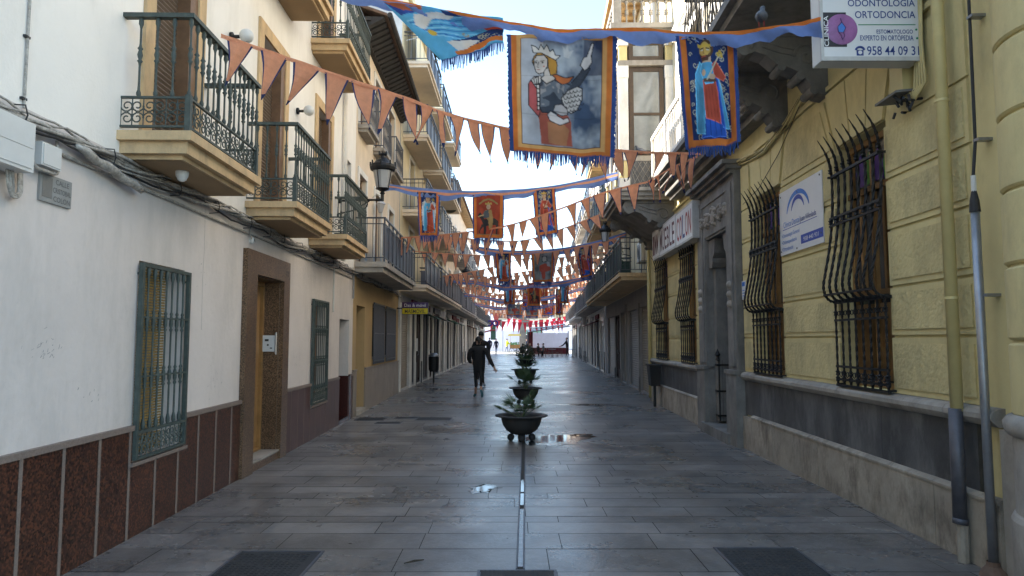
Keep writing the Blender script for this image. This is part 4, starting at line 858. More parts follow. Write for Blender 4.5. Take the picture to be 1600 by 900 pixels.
# ---- upper wall
UW = [(6.2, 7.2, 5.2, 7.7, .2), (9.6, 10.6, 5.2, 7.7, .2), (12.1, 13.1, 5.2, 7.7, .2), (6.2, 7.2, 8.6, 10.4, .2), (9.6, 10.6, 8.6, 10.4, .2), (12.1, 13.1, 8.6, 10.4, .2), (16, 17, 9.0, 10.5, .2)]
mb = MB(FR); wall_grid(mb, 4.4, 18.15, 4.95, 11.4, UW); mb.build('upper_wall', 'pale_yellow_wall', Y)
for a, b, c, d, q in UW:
    fill(FR, Y, 'glass', a, b, c, d, -.19, 2); trim(FR, Y, a, b, c, d, .2, .07, 'white_trim')
    mb = MB(FR); mb.box(a - .3, b + .3, .0, .16, d + .26, d + .34)
    if c < 6: mb.ext([(a - .3, d + .345), (b + .3, d + .345), ((a + b) / 2, d + .75)], .0, .12, 'sz'); mb.box(a - .32, a - .22, 0, .13, c, d + .25); mb.box(b + .22, b + .32, 0, .13, c, d + .25)
    mb.build('pediment', 'white_trim', Y)
mb = MB(FR)
for a in (8.0, 11.2, 13.9): mb.box(a, a + .35, .001, .09, 5.1, 10.9); mb.box(a - .05, a + .4, .001, .15, 8.0, 8.25); mb.box(a - .05, a + .4, .001, .15, 10.9, 11.05)
mb.box(4.5, 18.1, .001, .10, 8.252, 8.4); mb.build('pilaster', 'white_trim', Y)
mb = MB(FR); mb.box(4.2, 18.15, -.2, .35, 11.15, 11.3); mb.box(4.1, 18.15, -.2, .55, 11.3, 11.45); q = 4.4
while q < 18: mb.box(q, q + .12, .001, .3, 11.0, 11.15); q += .3
mb.build('cornice', 'ochre_trim', Y)
# ---- glazed bay on corbels
by = MB(FR); S0, S1, O1 = 15.0, 17.8, 1.2
by.box(S0 - .05, S1 + .05, 0, O1 + .07, 4.80, 4.9); by.box(S0 - .1, S1 + .1, 0, O1 + .12, 4.9, 4.98); by.box(S0, S1, 0, O1, 4.72, 4.8)
by.box(S0 - .08, S1 + .08, 0, O1 + .1, 8.5, 8.6); by.box(S0 - .16, S1 + .16, 0, O1 + .2, 8.6, 8.72); by.box(S0 - .05, S1 + .05, 0, O1 + .06, 8.4, 8.5); by.box(S0 - .03, S1 + .03, 0, O1 + .04, 7.78, 7.9)
by.box(S0 + .02, S1 - .02, .0, O1 - .02, 5.6, 5.72)
bay = by.build('bay_window', 'pale_stone', Y)
for s in (15.25, 17.5): corbel(bay, s, 4.715, 1.12, .3)
mb = MB(FR); mb.ext([(0, 4.1), (.3, 4.2), (.7, 4.5), (1.1, 4.71), (0, 4.71)], 15.42, 17.33); mb.build('soffit', 'grey_stone', bay)
mb = MB(FR); mw = MB(FR)
pil = [(S0, S0 + .18, O1 - .18, O1), (S1 - .18, S1, O1 - .18, O1), (S0, S0 + .16, .0, .16), (S1 - .16, S1, 0, .16), (S0 + .88, S0 + 1.0, O1 - .14, O1), (S0 + 1.8, S0 + 1.92, O1 - .14, O1)]
for a, b, c, d in pil:
    mb.box(a, b, c, d, 4.98, 8.4)
    for z0, z1 in ((4.98, 5.2), (7.5, 7.78), (5.6, 5.74), (8.25, 8.4)): mw.box(a - .025, b + .025, c - .025, d + .025, z0, z1)
    mw.box(a - .012, a + .03, c - .012, d + .012, 5.75, 7.5); mw.box(b - .03, b + .012, c - .012, d + .012, 5.75, 7.5)
mb.build('pilaster', 'bay_yellow', bay); mw.build('capital', 'white_trim', bay)
def pane_frame(a, b, c, d, face):
    # face 's': plane s=const (a..b in o); face 'o': plane o=const (a..b in s)
    m1 = MB(FR); g1 = MB(FR)
    def bx(m_, p, q, z0, z1, t0, t1):
        if face[0] == 's': m_.box(face[1] + t0, face[1] + t1, p, q, z0, z1)
        else: m_.box(p, q, face[1] + t0, face[1] + t1, z0, z1)
    t = .10
    bx(m1, a, a + t, c, d, .02, .08); bx(m1, b - t, b, c, d, .02, .08); bx(m1, a + t, b - t, c, c + t, .02, .08); bx(m1, a + t, b - t, d - t, d, .02, .08)
    if d - c > 1: bx(m1, a + t, b - t, c + (d - c) * .45, c + (d - c) * .45 + .06, .02, .08)
    bx(g1, a + t, b - t, c + t, d - t, .04, .05); f = m1.build('window', 'bay_wood', bay); g1.build('pane', 'window_glass_pale', f)
for z0, z1 in ((5.74, 7.76), (7.92, 8.38)):
    pane_frame(.2, O1 - .22, z0, z1, ('s', S0 + .02)); pane_frame(.2, O1 - .22, z0, z1, ('s', S1 - .12))
    for a, b in ((S0 + .22, S0 + .85), (S0 + 1.04, S0 + 1.76), (S0 + 1.96, S1 - .22)): pane_frame(a, b, z0, z1, ('o', O1 - .12))
mb = MB(FR); mb.box(S0 + .03, S0 + .05, .16, O1 - .18, 4.98, 5.6); mb.box(S0 + .18, S1 - .18, O1 - .06, O1 - .04, 4.98, 5.6); mb.build('apron', 'dark_slate', bay)
mb = MB(FR)
for k in range(7): c = .2 + k * .13; mb.tube([(S0 + .02, c, 5.0), (S0 + .02, min(c + .35, O1 - .2), 5.58)], .006, 4); mb.tube([(S0 + .02, c + .1, 5.0), (S0 + .02, max(c - .25, .2), 5.58)], .006, 4)
mb.build('lattice', 'pale_stone', bay)
mb = MB(FR); mb.box(S0 - .05, S1 + .05, O1 - .02, O1 + .1, 9.3, 9.42); mb.box(S0 - .05, S0 + .07, 0, O1 - .02, 9.3, 9.42)
for q in (S0 + .01, S1 - .01): mb.box(q - .09, q + .09, O1 - .05, O1 + .13, 8.72, 9.5)
mb.build('handrail', 'pale_stone', bay)
for k in range(6): baluster_obj(bay, FR(S0 + .01, .12 + k * .18, 8.72), 'pale_stone', .58)
for k in range(13): baluster_obj(bay, FR(S0 + .25 + k * .19, O1 + .04, 8.72), 'pale_stone', .58)
for ch in bay.children:
    if ch.name.startswith('baluster'): ch.scale = (2.4, 2.4, 1)
# ---- downpipes, conduit, cables
t = thing('drainpipe', 'yellow drainpipe with dark zinc foot on the rusticated right wall', 'pipe', FR(5.06, .1, 0)); mb = MB(FR); mb.tube([(5.06, .12, 1.08), (5.06, .12, 9)], .043, 14); mb.build('pipe', 'yellow_pipe', t, smooth=True)
mb = MB(FR); mb.tube([(5.06, .135, .28), (5.06, .13, 1.1)], .047, 14); mb.tube([(5.06, .135, .27), (5.06, .13, .31)], .052, 14); mb.build('zinc_foot', 'zinc_dark', t, smooth=True)
mb = MB(FR); mb.tube([(5.06, .12, 0), (5.06, .12, .28)], .04, 10); mb.build('pipe_stub', 'curb_stone', t); mb = MB(FR); [mb.tube([(5.06, .12, z), (5.06, .12, z + .02)], .048, 14) for z in (1.9, 3.4, 4.9)]; mb.build('clamp', 'yellow_pipe', t)
t = thing('drainpipe', 'slim yellow drainpipe at the far end of the rusticated wall', 'pipe', FR(17.95, .1, 0)); mb = MB(FR); mb.tube([(17.95, .09, .1), (17.95, .09, 4.9)], .045, 10); mb.build('pipe', 'yellow_pipe', t, smooth=True)
t = thing('cable_conduit', 'grey steel conduit with black cable beside the round corner column', 'pipe', FR(4.76, .1, 0)); mb = MB(FR); mb.tube([(4.76, .11, .03), (4.76, .11, 2.5)], .029, 12); mb.build('conduit', 'conduit_steel', t, smooth=True)
mb = MB(FR); mb.tube([(4.76, .11, 2.5), (4.76, .11, 2.58), (4.76, .11, 2.66)], [.036, .03, .014], 12); mb.build('sleeve', 'cable_black', t); mb = MB(FR); mb.tube([(4.76, .11, 2.64), (4.76, .11, 2.76)], .017, 8); mb.build('tape', 'white_plastic', t)
mb = MB(FR); mb.tube([(4.76, .11, 2.76), (4.75, .09, 3.0), (4.755, .08, 4), (4.75, .08, 9)], .011, 8); mb.build('cable', 'cable_black', t); mb = MB(FR); mb.lathe([(.09, 0), (.08, .03), (.045, .07), (.04, .1)], (4.76, .11, 0), 10); mb.build('foot', 'roof_tile', t)
mb = MB(FR); [mb.box(4.70, 4.76, .0, .1, z, z + .02) for z in (1.9, 3.0, 3.9)]; mb.build('clip', 'conduit_steel', t)
cb = thing('cable_bundle', 'loose bundle of yellowed cables sagging over the right windows', 'cables', FR(9, .05, 4.3)); rc = random.Random(8)
for k in range(8):
    ph = rc.uniform(0, 6.28); pts = []; s = 5.25; j = rc.uniform(-.03, .03)
    while s < 12.9:
        z = np.interp(s, [5.2, 5.8, 7.0, 7.6, 8.3, 9.1, 10.2, 11.5, 12.9], [4.5, 4.38, 4.62, 4.5, 4.25, 4.16, 4.28, 4.5, 4.55]); pts.append((s, .06 + .02 * cos(s * 2 + ph), z + j + .03 * sin(s * 1.6 + ph) + .006 * rc.uniform(-1, 1))); s += .16
    mb = MB(FR); mb.tube(pts, rc.choice((.006, .008, .011)), 5); mb.build('cable', 'cable_black' if k == 2 else 'yellow_pipe', cb, smooth=True)
mb = MB(FR); mb.tube([(7.9, .05, 4.36), (8.6, .05, 3.98), (9.4, .05, 3.7), (10.1, .05, 3.62)], .005, 4); mb.build('hanging_wire', 'cable_black', cb)
t = thing('cable_box', 'yellow painted trunking with a tangle of cut cables under the clinic light sign', 'box', FR(5.7, 0, 3.7)); mb = MB(FR); mb.box(5.58, 5.78, .0, .12, 3.68, 4.6); mb.build('trunking', 'yellow_pipe', t); mb = MB(FR); mb.hexa([(5.5, 0, 3.66), (5.85, 0, 3.66), (5.85, .22, 3.64), (5.5, .22, 3.64), (5.5, 0, 3.68), (5.85, 0, 3.68), (5.85, .22, 3.66), (5.5, .22, 3.66)]); mb.build('ledge', 'grey_stone', t)
mb = MB(FR); rc = random.Random(3)
for k in range(5): q = 5.36 + k * .02; mb.tube([(q, .06, 4.5), (q + .01, .07, 4.0), (q + .02 * k - .04, .08, 3.66), (q + .08, .1, 3.56 + .01 * k), (q + .16, .1, 3.64)], .011, 5)
mb.build('cables', 'yellow_pipe', t, smooth=True); mb = MB(FR)
for k in range(16): c = Vector((5.38 + rc.random() * .3, .06 + rc.random() * .1, 3.5 + rc.random() * .12)); mb.tube([c, c + Vector((rc.uniform(-.05, .05), rc.uniform(-.03, .05), rc.uniform(-.06, .06)))], .012, 5)
mb.build('cable_ends', 'cable_black', t)
# ---- hanging light box of the clinic
sg = thing('clinic_light_box', 'white projecting light box sign of a dental clinic hung high on the right wall', 'sign', Vector((2.9, 5.4, 3.86)))
x0, x1, y0, y1, z0, z1 = at(1285, 90, 5.4).x, at(1441, 90, 5.4).x, 5.4, 5.58, at(1360, 93, 5.4).z, 4.66
mb = MB(); mb.box(x0, x1, y0 + .01, y1, z0, z1); mb.build('case', 'white_plastic', sg); mb = MB(); t = .022
mb.box(x0 - .01, x1 + .01, y0 - .01, y0 + .012, z0 - .012, z0 + t); mb.box(x0 - .01, x0 + t * .6, y0 - .01, y0 + .012, z0 + t, z1); mb.box(x1 - t * .6, x1 + .01, y0 - .01, y0 + .012, z0 + t, z1); mb.build('frame', 'grey_white_paint', sg)
mb = MB(); mb.box(x0 + .015, x1 - .015, y0 - .002, y0 + .009, z0 + .023, z1); mb.build('face', 'sign_white', sg)
mb = MB(); mb.tube([(x1 - .01, 5.55, z0 + .06), (FR(5.55, 0, 0).x, 5.55, z0 + .06)], .015, 6); mb.tube([(x1 - .01, 5.55, z0 + .62), (FR(5.55, 0, 0).x, 5.55, z0 + .62)], .015, 6); mb.build('bracket', 'conduit_steel', sg)
def sp(cx, cy): return at(1240 + cx / 4.09, cy / 4.09, 5.4)
RX, UZ = Vector((1, 0, 0)), Vector((0, 0, 1))
def stx(s, a, b, yb, yt, m='letters_blue', bold=.02):
    p, q = sp(a, yb), sp(b, yb); h = sp(a, yt).z - p.z; text(s, 'lettering', m, sg, Vector(((p.x + q.x) / 2, 5.3975, p.z)), RX, UZ, w=(q.x - p.x), h=h, bold=bold, ext=.001)
stx('ODONTOLOGIA', 346, 775, 41, -3); stx('ORTODONCIA', 392, 778, 116, 70); stx('ESTOMATOLOGO', 530, 762, 215, 189, bold=.012); stx('EXPERTO EN ORTÓPEDIA', 425, 766, 259, 226, bold=.012); stx('958 44 09 31', 470, 803, 352, 294)
mb = MB(); p, q = sp(412, 161), sp(778, 156); mb.box(p.x, q.x, 5.396, 5.3975, p.z, q.z)
for cx, cy in ((783, 190), (789, 245)): p = sp(cx, cy); mb.lathe([(0, -.002), (.009, -.002), (.009, .0)], (p.x, 5.3975, p.z), 12, 'y')
mb.build('green_line', 'letters_green', sg)
mb = MB(); p = sp(424, 330); mb.box(p.x - .028, p.x + .028, 5.396, 5.3975, p.z - .034, p.z + .012); mb.tube([(p.x + .033 * cos(a), 5.3965, p.z + .012 + .026 * sin(a)) for a in [i * pi / 8 for i in range(9)]], .009, 6)
mb.build('telephone_mark', 'letters_blue', sg); mb = MB(); mb.lathe([(0, -.002), (.016, -.002), (.016, 0)], (p.x, 5.396, p.z - .008), 12, 'y'); mb.build('telephone_dial', 'sign_white', sg)
mb = MB(); p = sp(200, 300); q = sp(310, 300); mb.box(sp(178, 0).x, sp(330, 0).x, 5.3965, 5.3975, p.z, sp(0, 80).z); mb.build('emblem_ground', 'sign_dark', sg)
c = sp(306, 188); mb = MB(); R0 = sp(400, 0).x - c.x; mb.lathe([(0, -.006), (R0 * .6, -.0045), (R0, -.001)], (c.x, 5.3965, c.z), 32, 'y'); mb.build('emblem_orb', 'orb_purple', sg, smooth=True)
mb = MB(); mb.ext([(c.x - .035, c.z + .02), (c.x, c.z + .055), (c.x + .03, c.z + .01), (c.x + .012, c.z - .03), (c.x - .03, c.z - .025)], 5.387, 5.3885, 'sz'); mb.build('emblem_facet', 'letters_cyan', sg); mb = MB(); zig = [(-.01, .09), (.0, .055), (.03, .01), (.01, -.03), (.02, -.06), (.0, -.09), (-.01, -.05), (-.03, -.025), (-.035, .02), (0, .055)]
mb.tube([(c.x + a, 5.387, c.z + b) for a, b in zig], .0025, 4); mb.build('emblem_line', 'sign_purple', sg)
p = sp(196, 200); text('CLINICA', 'lettering', 'letters_white', sg, Vector((sp(214, 0).x, 5.3955, p.z)), Vector((0, 0, 1)), Vector((-1, 0, 0)), w=sp(0, 103).z - sp(0, 298).z, h=.038, bold=.02, ext=.002)
# ---- white wall plate of the dental clinic
pl = thing('clinic_wall_plate', 'white square wall plate with blue arcs between the two nearest black grilles', 'sign', FR(8, .04, 2.66)); P0, P1, Z0, Z1 = 8.64, 7.37, 2.66, 3.46; L_ = P0 - P1
mb = MB(FR); mb.box(P1, P0, .036, .048, Z0, Z1); mb.build('plate', 'sign_white', pl)
def PP(u, v): return FR(P0 - u * L_, .048, Z0 + v * (Z1 - Z0))
def ptx(s, u, v, h, m, maxw=None, w=None, bold=.0, al='L'): text(s, 'lettering', m, pl, PP(u, v), FR.right(), UZ, w=w, h=h, bold=bold, align=al, ext=.002, maxw=maxw)
def arc(u, v, ru, rv, tw, m):
    mb = MB(FR); n = 18; pts = []
    for i in range(n + 1): a = pi * (.02 + .96 * i / n); pts.append((u - ru * cos(a), v + rv * sin(a)))
    for i in range(n + 1): a = pi * (.98 - .96 * i / n); k = 1 - tw * sin(a) ** .6; pts.append((u - ru * k * cos(a), v + rv * k * sin(a) - .0))
    m2 = n + 1
    for i in range(n):
        q = [pts[i], pts[i + 1], pts[2 * m2 - 2 - i], pts[2 * m2 - 1 - i]]
        mb.poly([(P0 - a * L_, .0495, Z0 + b * (Z1 - Z0)) for a, b in q])
    mb.build('arc_mark', m, pl)
arc(.46, .60, .27, .32, .22, 'letters_cyan'); arc(.46, .62, .155, .22, .3, 'sign_blue')
ptx('Clínica Dental', .10, .42, .075, 'letters_cyan', w=L_ * .40); ptx('Juan Villoslada', .51, .42, .062, 'letters_blue', w=L_ * .36, bold=.015)
mb = MB(FR); mb.box(P0 - L_ * .88, P0 - L_ * .08, .0485, .0495, Z0 + .385 * .8, Z0 + .395 * .8); mb.build('underline', 'sign_blue', pl)
for i, s in enumerate(('•Odontología General', '•Odontopediatría', '•Ortodoncia')): ptx(s, .05, .27 - i * .105, .05, 'letters_cyan', w=L_ * (.44, .37, .28)[i])
mb = MB(FR); mb.box(P1, P0 - L_ * .52, .0485, .0505, Z0 + .065, Z0 + .17); mb.build('phone_band', 'sign_blue', pl); text('958 440 931', 'lettering', 'letters_white', pl, FR(P0 - L_ * .58, .0505, Z0 + .09), FR.right(), UZ, w=L_ * .33, h=.05, align='L', ext=.002)
mb = MB(FR); [mb.lathe([(.012, 0), (.009, .006), (0, .007)], (P0 - u * L_, .048, Z0 + v * .8), 8, 'y') for u, v in ((.04, .93), (.96, .95), (.03, .06), (.96, .14), (.42, .04), (.46, .88))]; mb.build('screw', 'zinc_dark', pl)
# ---- long box sign ending in COLON
ls = thing('shop_box_sign', 'long white box sign with faded red letters ending in COLON over two far grilles', 'sign', FR(15, 0, 3.6))
cuts = [FR.on(px_, 380, .26)[0] for px_ in (1083, 1056, 1030, 1019)]
for i, (word, ms) in enumerate((('COLON', ('letters_red', 'letters_red', 'letters_blue', 'letters_red', 'letters_red')), ('MUEBLE', ('letters_maroon',) * 6), ('IMM', ('letters_maroon',) * 3))):
    a, b = cuts[i], cuts[i + 1] - .03; dz = .0 + .02 * i; mb = MB(FR); mb.box(a, b, .04, .26, 3.46 + dz, 4.15 + dz); mb.build('case', 'grey_white_paint', ls); mb = MB(FR); mb.box(a + .04, b - .04, .26, .264, 3.50 + dz, 4.11 + dz); mb.build('face', 'sign_white', ls)
    n = len(word); w = (b - a - .16) / n
    for j, chh in enumerate(word): text(chh, 'lettering', ms[j], ls, FR(b - .08 - w * (j + .5), .264, 3.57 + dz), FR.right(), UZ, w=w * .82, h=.47, bold=.03, ext=.003)
# ================================================================ RIGHT far
shopsR = [('roller', 1.9, .5), ('roller', 1.9, .7), ('roller', 1.5, .8), ('wood', 1.3, .6), ('roller', 2.2, .5), ('shop', 1.6, .4), ('wood', 1.2, .4), ('shop', 2.0, .4), ('roller', 2.0, .4), ('shop', 1.6, .4)]
G_ = far_house('cornice_house', 'yellow right house with deep ochre cornice, green balcony screens and grey roller shutters', FR2, 18.35, 33.2, 12.0, 'pale_yellow_wall', 'cement', (3.42, 6.4, 9.3), 3.7, shopsR, balc='mixed', slab='ochre_trim', panel='green_panel', bo=.95, seed=6, trimm='grey_stone', gh=3.2)
mb = MB(FR2); mb.box(18.3, 33.25, -.2, .5, 11.9, 12.1); mb.box(18.3, 33.3, -.2, .95, 12.1, 12.35); q = 18.4
while q < 33: mb.box(q, q + .22, .001, .8, 11.8, 12.1); q += .5
mb.build('cornice', 'ochre_trim', G_)
H_ = far_house('white_front_house', 'right house with a white shop corner and blue grey balcony screens', FR2, 33.4, 48, 10.6, 'cream_stucco', 'white_trim', (3.4, 6.3, 8.5), 3.6, shopsR[4:] + shopsR, balc='mixed', bo=.8, slab='pale_stone', seed=7)
I_ = far_house('far_right_house', 'narrow far right house before the plaza with plain railings', FR2, 48.2, 60, 10.8, 'peach_wall', 'grey_white_paint', (3.3, 5.9, 8.3), 3.0, shopsR[3:] + shopsR, balc='mixed', bo=.75, panel=None, slab='cream_stucco', seed=8)
J_ = far_house('far_corner_house', 'last right house at the plaza corner with cream balconies', FR2, 60.2, 71, 10.2, 'cream_stucco', 'grey_white_paint', (3.3, 5.7, 8.0), 3.0, shopsR[5:] + shopsR, balc='mixed', bo=.7, panel=None, slab='cream_stucco', seed=9)
lantern(FR2, 23.5, 4.75, .85, 'black street lantern on the right wall above the green screened balcony')
lantern(FL3, 37.5, 4.7, .8, 'small far street lantern on the left wall beyond the stacked balconies')
# air conditioners
def ac(fr, s, o, z, label, w=.8, face='o', scale=1.):
    t = thing('air_conditioner', label, 'air conditioner', fr(s, o, z), 'air conditioners on the house fronts'); h = .55 * scale; w *= scale; d = .28
    mb = MB(fr); mb.box(s - w / 2, s + w / 2, o + .03, o + .03 + d, z, z + h); mb.build('case', 'white_plastic', t)
    mb = MB(fr); c = (s + w * .12, o + .03 + d + .012, z + h / 2)
    for rr in (.08, .14, .2): mb.tube([(c[0] + rr * cos(a), c[1], c[2] + rr * sin(a)) for a in [i * pi / 8 for i in range(17)]], .006, 4)
    for i in range(8): a = i * pi / 4; mb.tube([c, (c[0] + .2 * cos(a), c[1], c[2] + .2 * sin(a))], .005, 4)
    mb.build('fan_grille', 'grey_metal', t); mb = MB(fr)
    for q in (s - w * .35, s + w * .35): mb.box(q - .015, q + .015, o, o + .36, z - .04, z - .002); mb.box(q - .015, q + .015, o, o + .03, z - .3, z - .04)
    mb.build('bracket', 'grey_white_paint', t); return t
for i_, s_ in enumerate((21.5, 24.5, 29.0)):
    t = thing('potted_plant', ('potted plant nearest on the green screened balcony', 'middle potted plant on the green screened balcony', 'farthest potted plant on the green screened balcony')[i_], 'plant', FR2(s_, .7, 3.42)); mb = MB(FR2); mb.lathe([(0, 0), (.12, 0), (.17, .3), (.15, .3)], (s_, .7, 3.42), 10); mb.build('pot', 'roof_tile', t); mb = MB(FR2); rr = random.Random(i_)
    for _ in range(140): c = Vector((s_ + rr.gauss(0, .22), .7 + rr.gauss(0, .12), 3.42 + .75 + rr.gauss(0, .28))); u = Vector((rr.gauss(0, 1), rr.gauss(0, 1), rr.gauss(0, 1))).normalized() * .07; v = u.cross(Vector((.3, .6, .5))).normalized() * .03; mb.poly([c - u, c + v, c + u, c - v])
    mb.build('foliage', 'palm_leaf', t)
ac(FR2, 18.95, .02, 3.78, 'white air conditioner beside the end of the long COLON box sign')
mb = MB(FR2); t = thing('drainpipe', 'grey plastic pipe with bends below the air conditioner by the COLON sign', 'pipe', FR2(18.6, 0, 3)); mb.tube([(18.5, .1, 3.75), (18.5, .12, 3.3), (18.62, .14, 3.1), (18.5, .1, 2.95), (18.5, .08, 2.7)], .05, 8); mb.build('pipe', 'grey_white_paint', t, smooth=True)
for s, o, z, l in ((39.2, .02, 5.0, 'air conditioner on the left facade above the bin'), (51.5, .02, 5.4, 'first of the far left air conditioners behind the bunting'), (54.5, .02, 4.9, 'second of the far left air conditioners behind the bunting'), (57.5, .02, 5.5, 'third of the far left air conditioners behind the bunting'), (52.0, .02, 2.55, 'air conditioner on a bracket over the far left shop doors')): ac(FL3, s, o, z, l)
ac(FR2, 47.2, .02, 2.7, 'air conditioner over the dark doors on the far right'); ac(FR2, 38, .02, 7.2, 'air conditioner high on the white fronted right house')
# satellite dish
t = thing('satellite_dish', 'grey satellite dish on the left front beyond the stacked balconies', 'satellite dish', at(703, 318, 33)); c = at(703, 314, 33); mb = MB(); n = 16
for (r0, d0), (r1, d1) in zip([(0, 0), (.2, .02), (.38, .07)], [(.2, .02), (.38, .07), (.5, .14)]):
    for k in range(n):
        a, b = 2 * pi * k / n, 2 * pi * (k + 1) / n; mb.poly([(c.x + r0 * cos(a), c.y - d0, c.z + r0 * 1.3 * sin(a)), (c.x + r1 * cos(a), c.y - d1, c.z + r1 * 1.3 * sin(a)), (c.x + r1 * cos(b), c.y - d1, c.z + r1 * 1.3 * sin(b)), (c.x + r0 * cos(b), c.y - d0, c.z + r0 * 1.3 * sin(b))])
mb.build('dish', 'grey_metal', t); mb = MB(); mb.tube([(c.x, c.y, c.z - .4), (c.x + .3, c.y - .5, c.z - .1)], .02, 5); mb.tube([c, (c.x - .6, c.y + .1, c.z - .3)], .03, 5); mb.build('arm', 'grey_metal', t)
# phone shop sign, perpendicular
ps = thing('shop_sign', 'small projecting shop sign, purple over yellow, above the left roller shutter', 'sign', Vector((-2.9, 20.4, 2.4)))
q0, q1 = at(628, 491, 20.4), at(669, 472, 20.4); zm = (q0.z + q1.z) / 2 + .0
mb = MB(); mb.box(q0.x, q1.x, 20.4, 20.55, q0.z, q1.z); mb.build('case', 'sign_dark', ps); mb = MB(); mb.box(q0.x + .01, q1.x - .01, 20.395, 20.4, zm, q1.z - .01); mb.build('upper_panel', 'sign_purple', ps); mb = MB(); mb.box(q0.x + .01, q1.x - .01, 20.395, 20.4, q0.z + .01, zm - .005); mb.build('lower_panel', 'sign_yellow', ps)
text('Das & móvil', 'lettering', 'letters_white', ps, Vector(((q0.x + q1.x) / 2, 20.395, zm + .04)), RX, UZ, w=(q1.x - q0.x) * .82, h=.1, ext=.003); text('MÁSMÓVIL', 'lettering', 'letters_dark', ps, Vector(((q0.x + q1.x) / 2, 20.395, q0.z + .035)), RX, UZ, w=(q1.x - q0.x) * .78, h=.11, bold=.02, ext=.003)
mb = MB(); mb.tube([(q0.x, 20.47, zm), (q0.x - .4, 20.47, zm)], .02, 6); mb.build('bracket', 'black_iron', ps)
# red lettered board on the white corner at right
t = thing('shop_sign', 'small red lettered board on the white shop corner at right', 'sign', FR2(34.2, 0, 2.4)); mb = MB(FR2); mb.box(33.5, 34.6, .035, .05, 2.3, 2.72); mb.build('board', 'sign_white', t)
text('smöoy', 'lettering', 'letters_red', t, FR2(34.05, .05, 2.42), FR2.right(), UZ, w=.9, h=.2, bold=.02, ext=.003)
# ================================================================ STREET: planters, drain, manholes, bins
def planter(x, y, k, label, rs):
    t = thing('street_planter', label, 'planter', Vector((x, y, 0)), 'black iron bowl planters down the middle of the street')
    mb = MB(); mb.lathe([(0, .10), (.08, .10), (.16, .115), (.24, .17), (.295, .25), (.32, .33), (.325, .375), (.40, .385), (.42, .392), (.425, .405), (.40, .412), (.33, .41), (.30, .39), (.28, .35)], (x, y, 0), 40)
    mb.v = [(x + (a - x) * k, y + (b - y) * k, c * k) for a, b, c in mb.v]; mb.build('bowl', 'cast_iron', t, smooth=True)
    mb = MB(); mb.lathe([(0, .35 * k), (.30 * k, .345 * k)], (x, y, 0), 20); mb.build('soil', 'soil', t)
    for i in range(4):
        a = i * pi / 2 + pi / 2 + .0; c = (x + .17 * k * cos(a), y + .17 * k * sin(a), .058); mb = MB(); mb.lathe([(.058 * sin(b), -.058 * cos(b)) for b in [j * pi / 8 for j in range(9)]], c, 14); mb.build('ball_foot', 'cast_iron', t, smooth=True)
def palm(x, y, z, k, label, seed, n=13):
    t = thing('palm_plant', label, 'plant', Vector((x, y, z)), 'small fan palms in the bowl planters'); r = random.Random(seed)
    for i in range(n):
        a = i * 2.4 + r.uniform(-.3, .3); el = r.uniform(.45, 1.4); L_ = r.uniform(.20, .38) * k; d = Vector((cos(a) * cos(el), sin(a) * cos(el), sin(el))); b = Vector((x, y, z)); tip = b + d * L_
        mb = MB(); mb.tube([b, b + d * L_ * .5, tip], .004 * k, 4); side = d.cross(Vector((0, 0, 1))).normalized(); up2 = side.cross(d).normalized(); m = 15; fl = r.uniform(.17, .28) * k
        for j in range(m):
            th = (j / (m - 1) - .5) * 2.5; dd = (d * cos(th) + side * sin(th) + up2 * r.uniform(-.06, .06)).normalized(); e = tip + dd * fl * (1 - .25 * abs(th)) + Vector((0, 0, -.03 * k)); w = up2.cross(dd).normalized() * .0085 * k; mid = tip + (e - tip) * .4 + up2 * .006
            mb.poly([tip, mid + w, e, mid - w])
        mb.build('frond', 'palm_leaf', t)
PL = [((.15, 11.0), 1.0, 'nearest black bowl planter on ball feet beside the puddle'), ((.34, 17.2), 1.0, 'second black bowl planter from the front'), ((.49, 25.5), 1.25, 'third black bowl planter, wide rim, in mid street'), ((.80, 37.5), 1.25, 'farthest black bowl planter holding a round bush')]
for i, ((x, y), k, l) in enumerate(PL):
    planter(x, y, k, l, i)
    if i < 3: palm(x + (.0), y, .35 * k, 1.05 + .25 * i, ('spiky fan palm in the nearest bowl planter', 'spiky fan palm in the second bowl planter', 'spiky fan palm in the third bowl planter')[i], 20 + i, 15)
t = thing('round_bush', 'dark rounded bush in the farthest bowl planter', 'plant', Vector((.8, 37.5, .45))); r = random.Random(6); mb = MB()
for i in range(900):
    d = Vector((r.gauss(0, 1), r.gauss(0, 1), r.gauss(0, 1))).normalized(); rad = .55 * (.75 + .3 * r.random()) * (1 + .15 * sin(5 * d.x + 3 * d.z)); p = Vector((.8, 37.5, .9)) + Vector((d.x * rad, d.y * rad, d.z * rad * .85)); u = Vector((r.gauss(0, 1), r.gauss(0, 1), r.gauss(0, 1))).normalized() * .05; v = u.cross(d).normalized() * .03
    mb.poly([p - u, p + v, p + u, p - v])
mb.build('foliage', 'bush_leaf', t); mb = MB(); mb.tube([(.8, 37.5, .42), (.8, 37.5, .8)], .03, 6); mb.build('stem', 'brown_wood', t)
